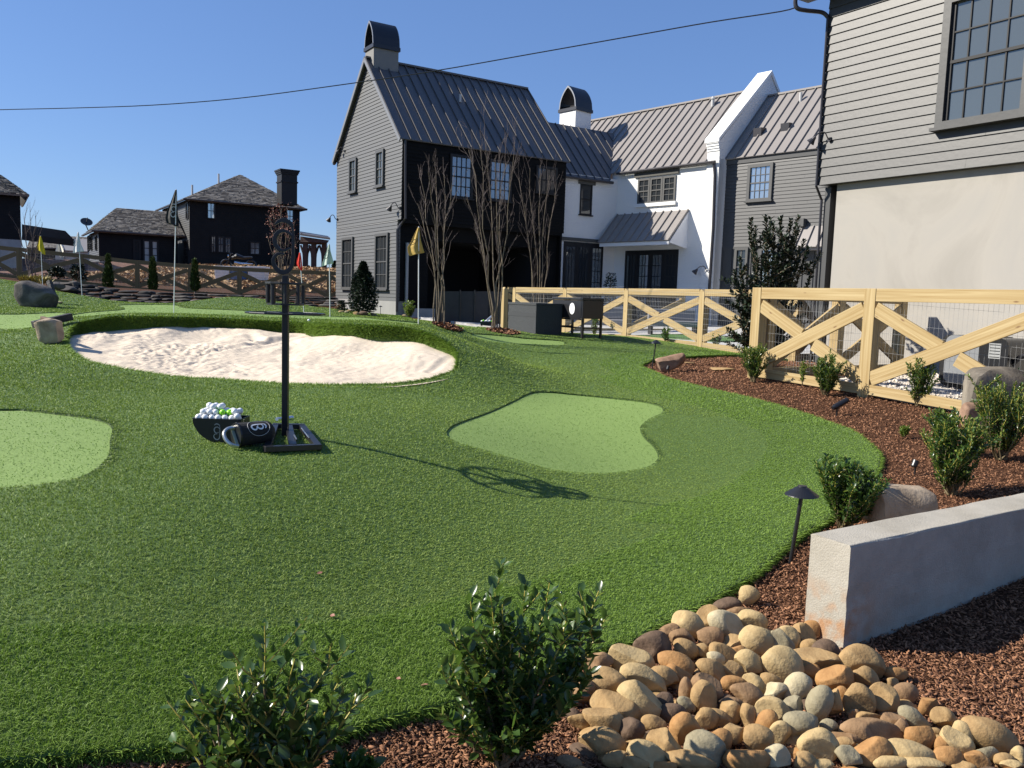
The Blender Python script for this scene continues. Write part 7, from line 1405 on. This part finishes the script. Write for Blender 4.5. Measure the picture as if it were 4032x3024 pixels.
# ------------------------------------------------------------------ generator behind the near fence
def rprism(mb, fr, s0, s1, n0, n1, z0, z1, r, k=6):
    pts = []
    for cx_, cz_, a0 in ((s1-r, z1-r, 0), (s0+r, z1-r, 90), (s0+r, z0+r, 180), (s1-r, z0+r, 270)):
        for i in range(k+1): a = R(a0+90*i/k); pts.append((cx_+r*math.cos(a), cz_+r*math.sin(a)))
    mb.prism([fr.p(s, n1, z) for s, z in pts], fr.n*(n0-n1)); return mb
fg = Frame(NF1+BDIR*1.15, -ADIR, -BDIR); r = rect_px(fg, 3722, 3890, 1322, 1512); r2 = rect_px(fg, 3862, 3978, 1332, 1452); zg = .5
root = empty('generator', fg.p(r[0], 0, zg), 'grey standby generator with rounded housing on pebbles behind the near fence', 'generator'); GG = mat('grey_enclosure', (.20, .21, .22), .4); b = MB(); rprism(b, fg, r[0]-.08, r2[0]+.12, -.6, -.02, r[2]-.05, r[3], .1); b.build('housing', DARK_TRIM, root); b = MB(); rprism(b, fg, r[0], r2[0]+.1, -.5, .02, r[2], r[3]-.0, .09); b.build('front_panel', GG, root)
b = MB(); rprism(b, fg, r2[0]+.0, r2[1], -.55, .05, r2[2]-.15, r2[3], .09); o = b.build('side_hood', BLACKP, root); b = MB(); rr2 = rect_px(fg, 3903, 3950, 1352, 1412); b.fbox(fg, rr2[0], rr2[1], .051, .055, rr2[2], rr2[3]); o2 = b.build('louvre', mat('grey_label', (.3, .31, .31), .5), o); b = MB()
for k in range(5): z = rr2[2]+(rr2[3]-rr2[2])*(k+.5)/5; b.fbox(fg, rr2[0]+.01, rr2[1]-.01, .0555, .058, z-.004, z+.004)
b.build('slot', BLACKP, o2)
b = MB(); b.tube(smooth_poly([fg.p(r2[1]-.02, -.1, r2[2]+.05), fg.p(r2[1]+.05, -.08, r2[2]+.13), fg.p(r2[1]+.12, -.06, r2[2]+.17), fg.p(r2[1]+.25, -.06, r2[2]+.17)], 4, False), .028, 8); b.build('elbow', BLACKP, root); b = MB(); b.tube([fg.p(r2[1]+.2, -.06, r2[2]+.17), fg.p(r2[1]+1.4, -.06, r2[2]+.15)], .032, 10); b.build('pipe', WHITEP, root); b = MB(); b.fbox(fg, r[0]-.1, r2[1]+.1, -.7, .1, zg-.1, zg+.03); b.build('base', CONC, root)

# ------------------------------------------------------------------ cable, crates and bin by the black house, courtyard seats
w0 = Vector(at(-150, 436, 16)); pts = []
cpx = [(-200, 440, 24), (0, 432, 23), (300, 425, 22), (600, 414, 21), (930, 388, 20.2), (1300, 340, 19.2), (1700, 281, 18.3), (2100, 211, 17.4), (2500, 140, 16.5), (2800, 87, 15.8), (3075, 45, 15.2), (3140, 25, 15.1)]
pp = [tuple(at(*q)) for q in cpx]; o = MB().tube(smooth_poly(pp, 4, False), .011, 6).build('overhead_cable', BLACKP); tag(o, 'thin black overhead cable sagging across the sky to the garage corner', 'cable')
for k, (x0, x1, y0, y1, c, nm, lb) in enumerate([(845, 903, 1048, 1077, (.7, .7, .72), 'crate', 'white crate left of the blue bin before the black house'), (975, 1045, 1050, 1077, (.72, .73, .75), 'crate', 'wide white crate right of the blue bin before the black house'), (906, 972, 1050, 1076, (.03, .10, .25), 'bin', 'blue bin between the two white crates')]):
    YC = 41.0; a, c_ = at(x0, y1, YC), at(x1, y0, YC); root = empty(nm, ((a[0]+c_[0])/2, YC, a[2]), lb, nm, 'crates before the black house'); m_ = mat('crate_%d' % k, c, .5); b = MB(); x0_, x1_, z0_, z1_ = a[0], c_[0], a[2]-.3, c_[2]
    b.hexa([(x0_+.03, YC, z0_), (x1_-.03, YC, z0_), (x1_-.03, YC+.6, z0_), (x0_+.03, YC+.6, z0_), (x0_, YC-.03, z1_-.08), (x1_, YC-.03, z1_-.08), (x1_, YC+.63, z1_-.08), (x0_, YC+.63, z1_-.08)]); b.build('body', m_, root, bevel=.01); b = MB(); b.box(x0_-.03, x1_+.03, YC-.07, YC+.66, z1_-.078, z1_); b.build('lid', mat('crate_lid', (.6, .6, .58), .5) if k == 2 else m_, root, bevel=.01)
root = empty('motorcycle', at(940, 1046, 50), 'dark motorcycle parked against the black house, mostly hidden', 'motorcycle'); c = Vector(at(940, 1038, 50))
for dx, nm in ((-.75, 'wheel'), (.75, 'wheel')):
    b = MB(); b.tube([c+Vector((dx+math.cos(t)*.3, 0, math.sin(t)*.3-.1)) for t in np.linspace(0, 2*math.pi, 20)], .06, 6, False); b.build(nm, BLACKP, root)
b = MB(); b.tube([c+Vector((-.75, 0, -.1)), c+Vector((-.5, 0, .45)), c+Vector((-.45, 0, .6))], .04, 6); b.tube([c+Vector((-.45, 0, .3)), c+Vector((-.1, 0, .45)), c+Vector((.3, 0, .35)), c+Vector((.8, 0, .4))], [.08, .16, .1, .06], 8); b.tube([c+Vector((-.5, -.3, .6)), c+Vector((-.45, .3, .6))], .02, 6); b.build('body', BLACKM, root); b = MB(); b.tube([c+Vector((-.62, -.12, .42)), c+Vector((-.56, -.1, .42))], .09, 10); b.build('headlight', STEEL, root); b = MB(); b.tube([c+Vector((-.2, -.1, .05)), c+Vector((.2, -.1, -.02)), c+Vector((.9, -.15, .0))], [.12, .1, .04], 8); b.build('engine', STEEL, root)
for k, (x, y, D) in enumerate([(2390, 1255, 23), (2660, 1240, 24)]):
    p = at(x, y, D); p[2] = .58; root = empty('lounge_seat', p, ['grey cushioned outdoor seat seen through the fence near the cooler cart', 'grey cushioned outdoor seat seen through the fence farther right'][k], 'seat', 'outdoor seats in the courtyard'); b = MB(); b.box(p[0]-.7, p[0]+.7, p[1], p[1]+.7, p[2]+.25, p[2]+.42); b.build('cushion', mat('grey_cushion', (.22, .22, .23), .8), root, bevel=.03); b = MB(); b.box(p[0]-.7, p[0]+.7, p[1]+.55, p[1]+.7, p[2]+.421, p[2]+.75); b.build('backrest', mat('grey_cushion', (.2, .2, .2)), root, bevel=.03)
    for a_ in (-.65, .65): b = MB(); b.box(p[0]+a_-.03, p[0]+a_+.03, p[1]+.05, p[1]+.6, p[2], p[2]+.249); b.build('leg', BLACKM, root)
for k, (x, y) in enumerate([(1560, 2690), (1300, 2440), (1655, 2720), (1247, 2276)]):
    g = g1(x, y); n = 1; leaves('dry_leaf', [g+[0, 0, .02]], [(1, random.uniform(-1, 1), .1)], .028, RUST, None, 1, 1.2); o = bpy.context.scene.collection.objects[-1]; tag(o, 'dry brown leaf fallen on the turf', 'leaf', 'dry leaves on the turf')
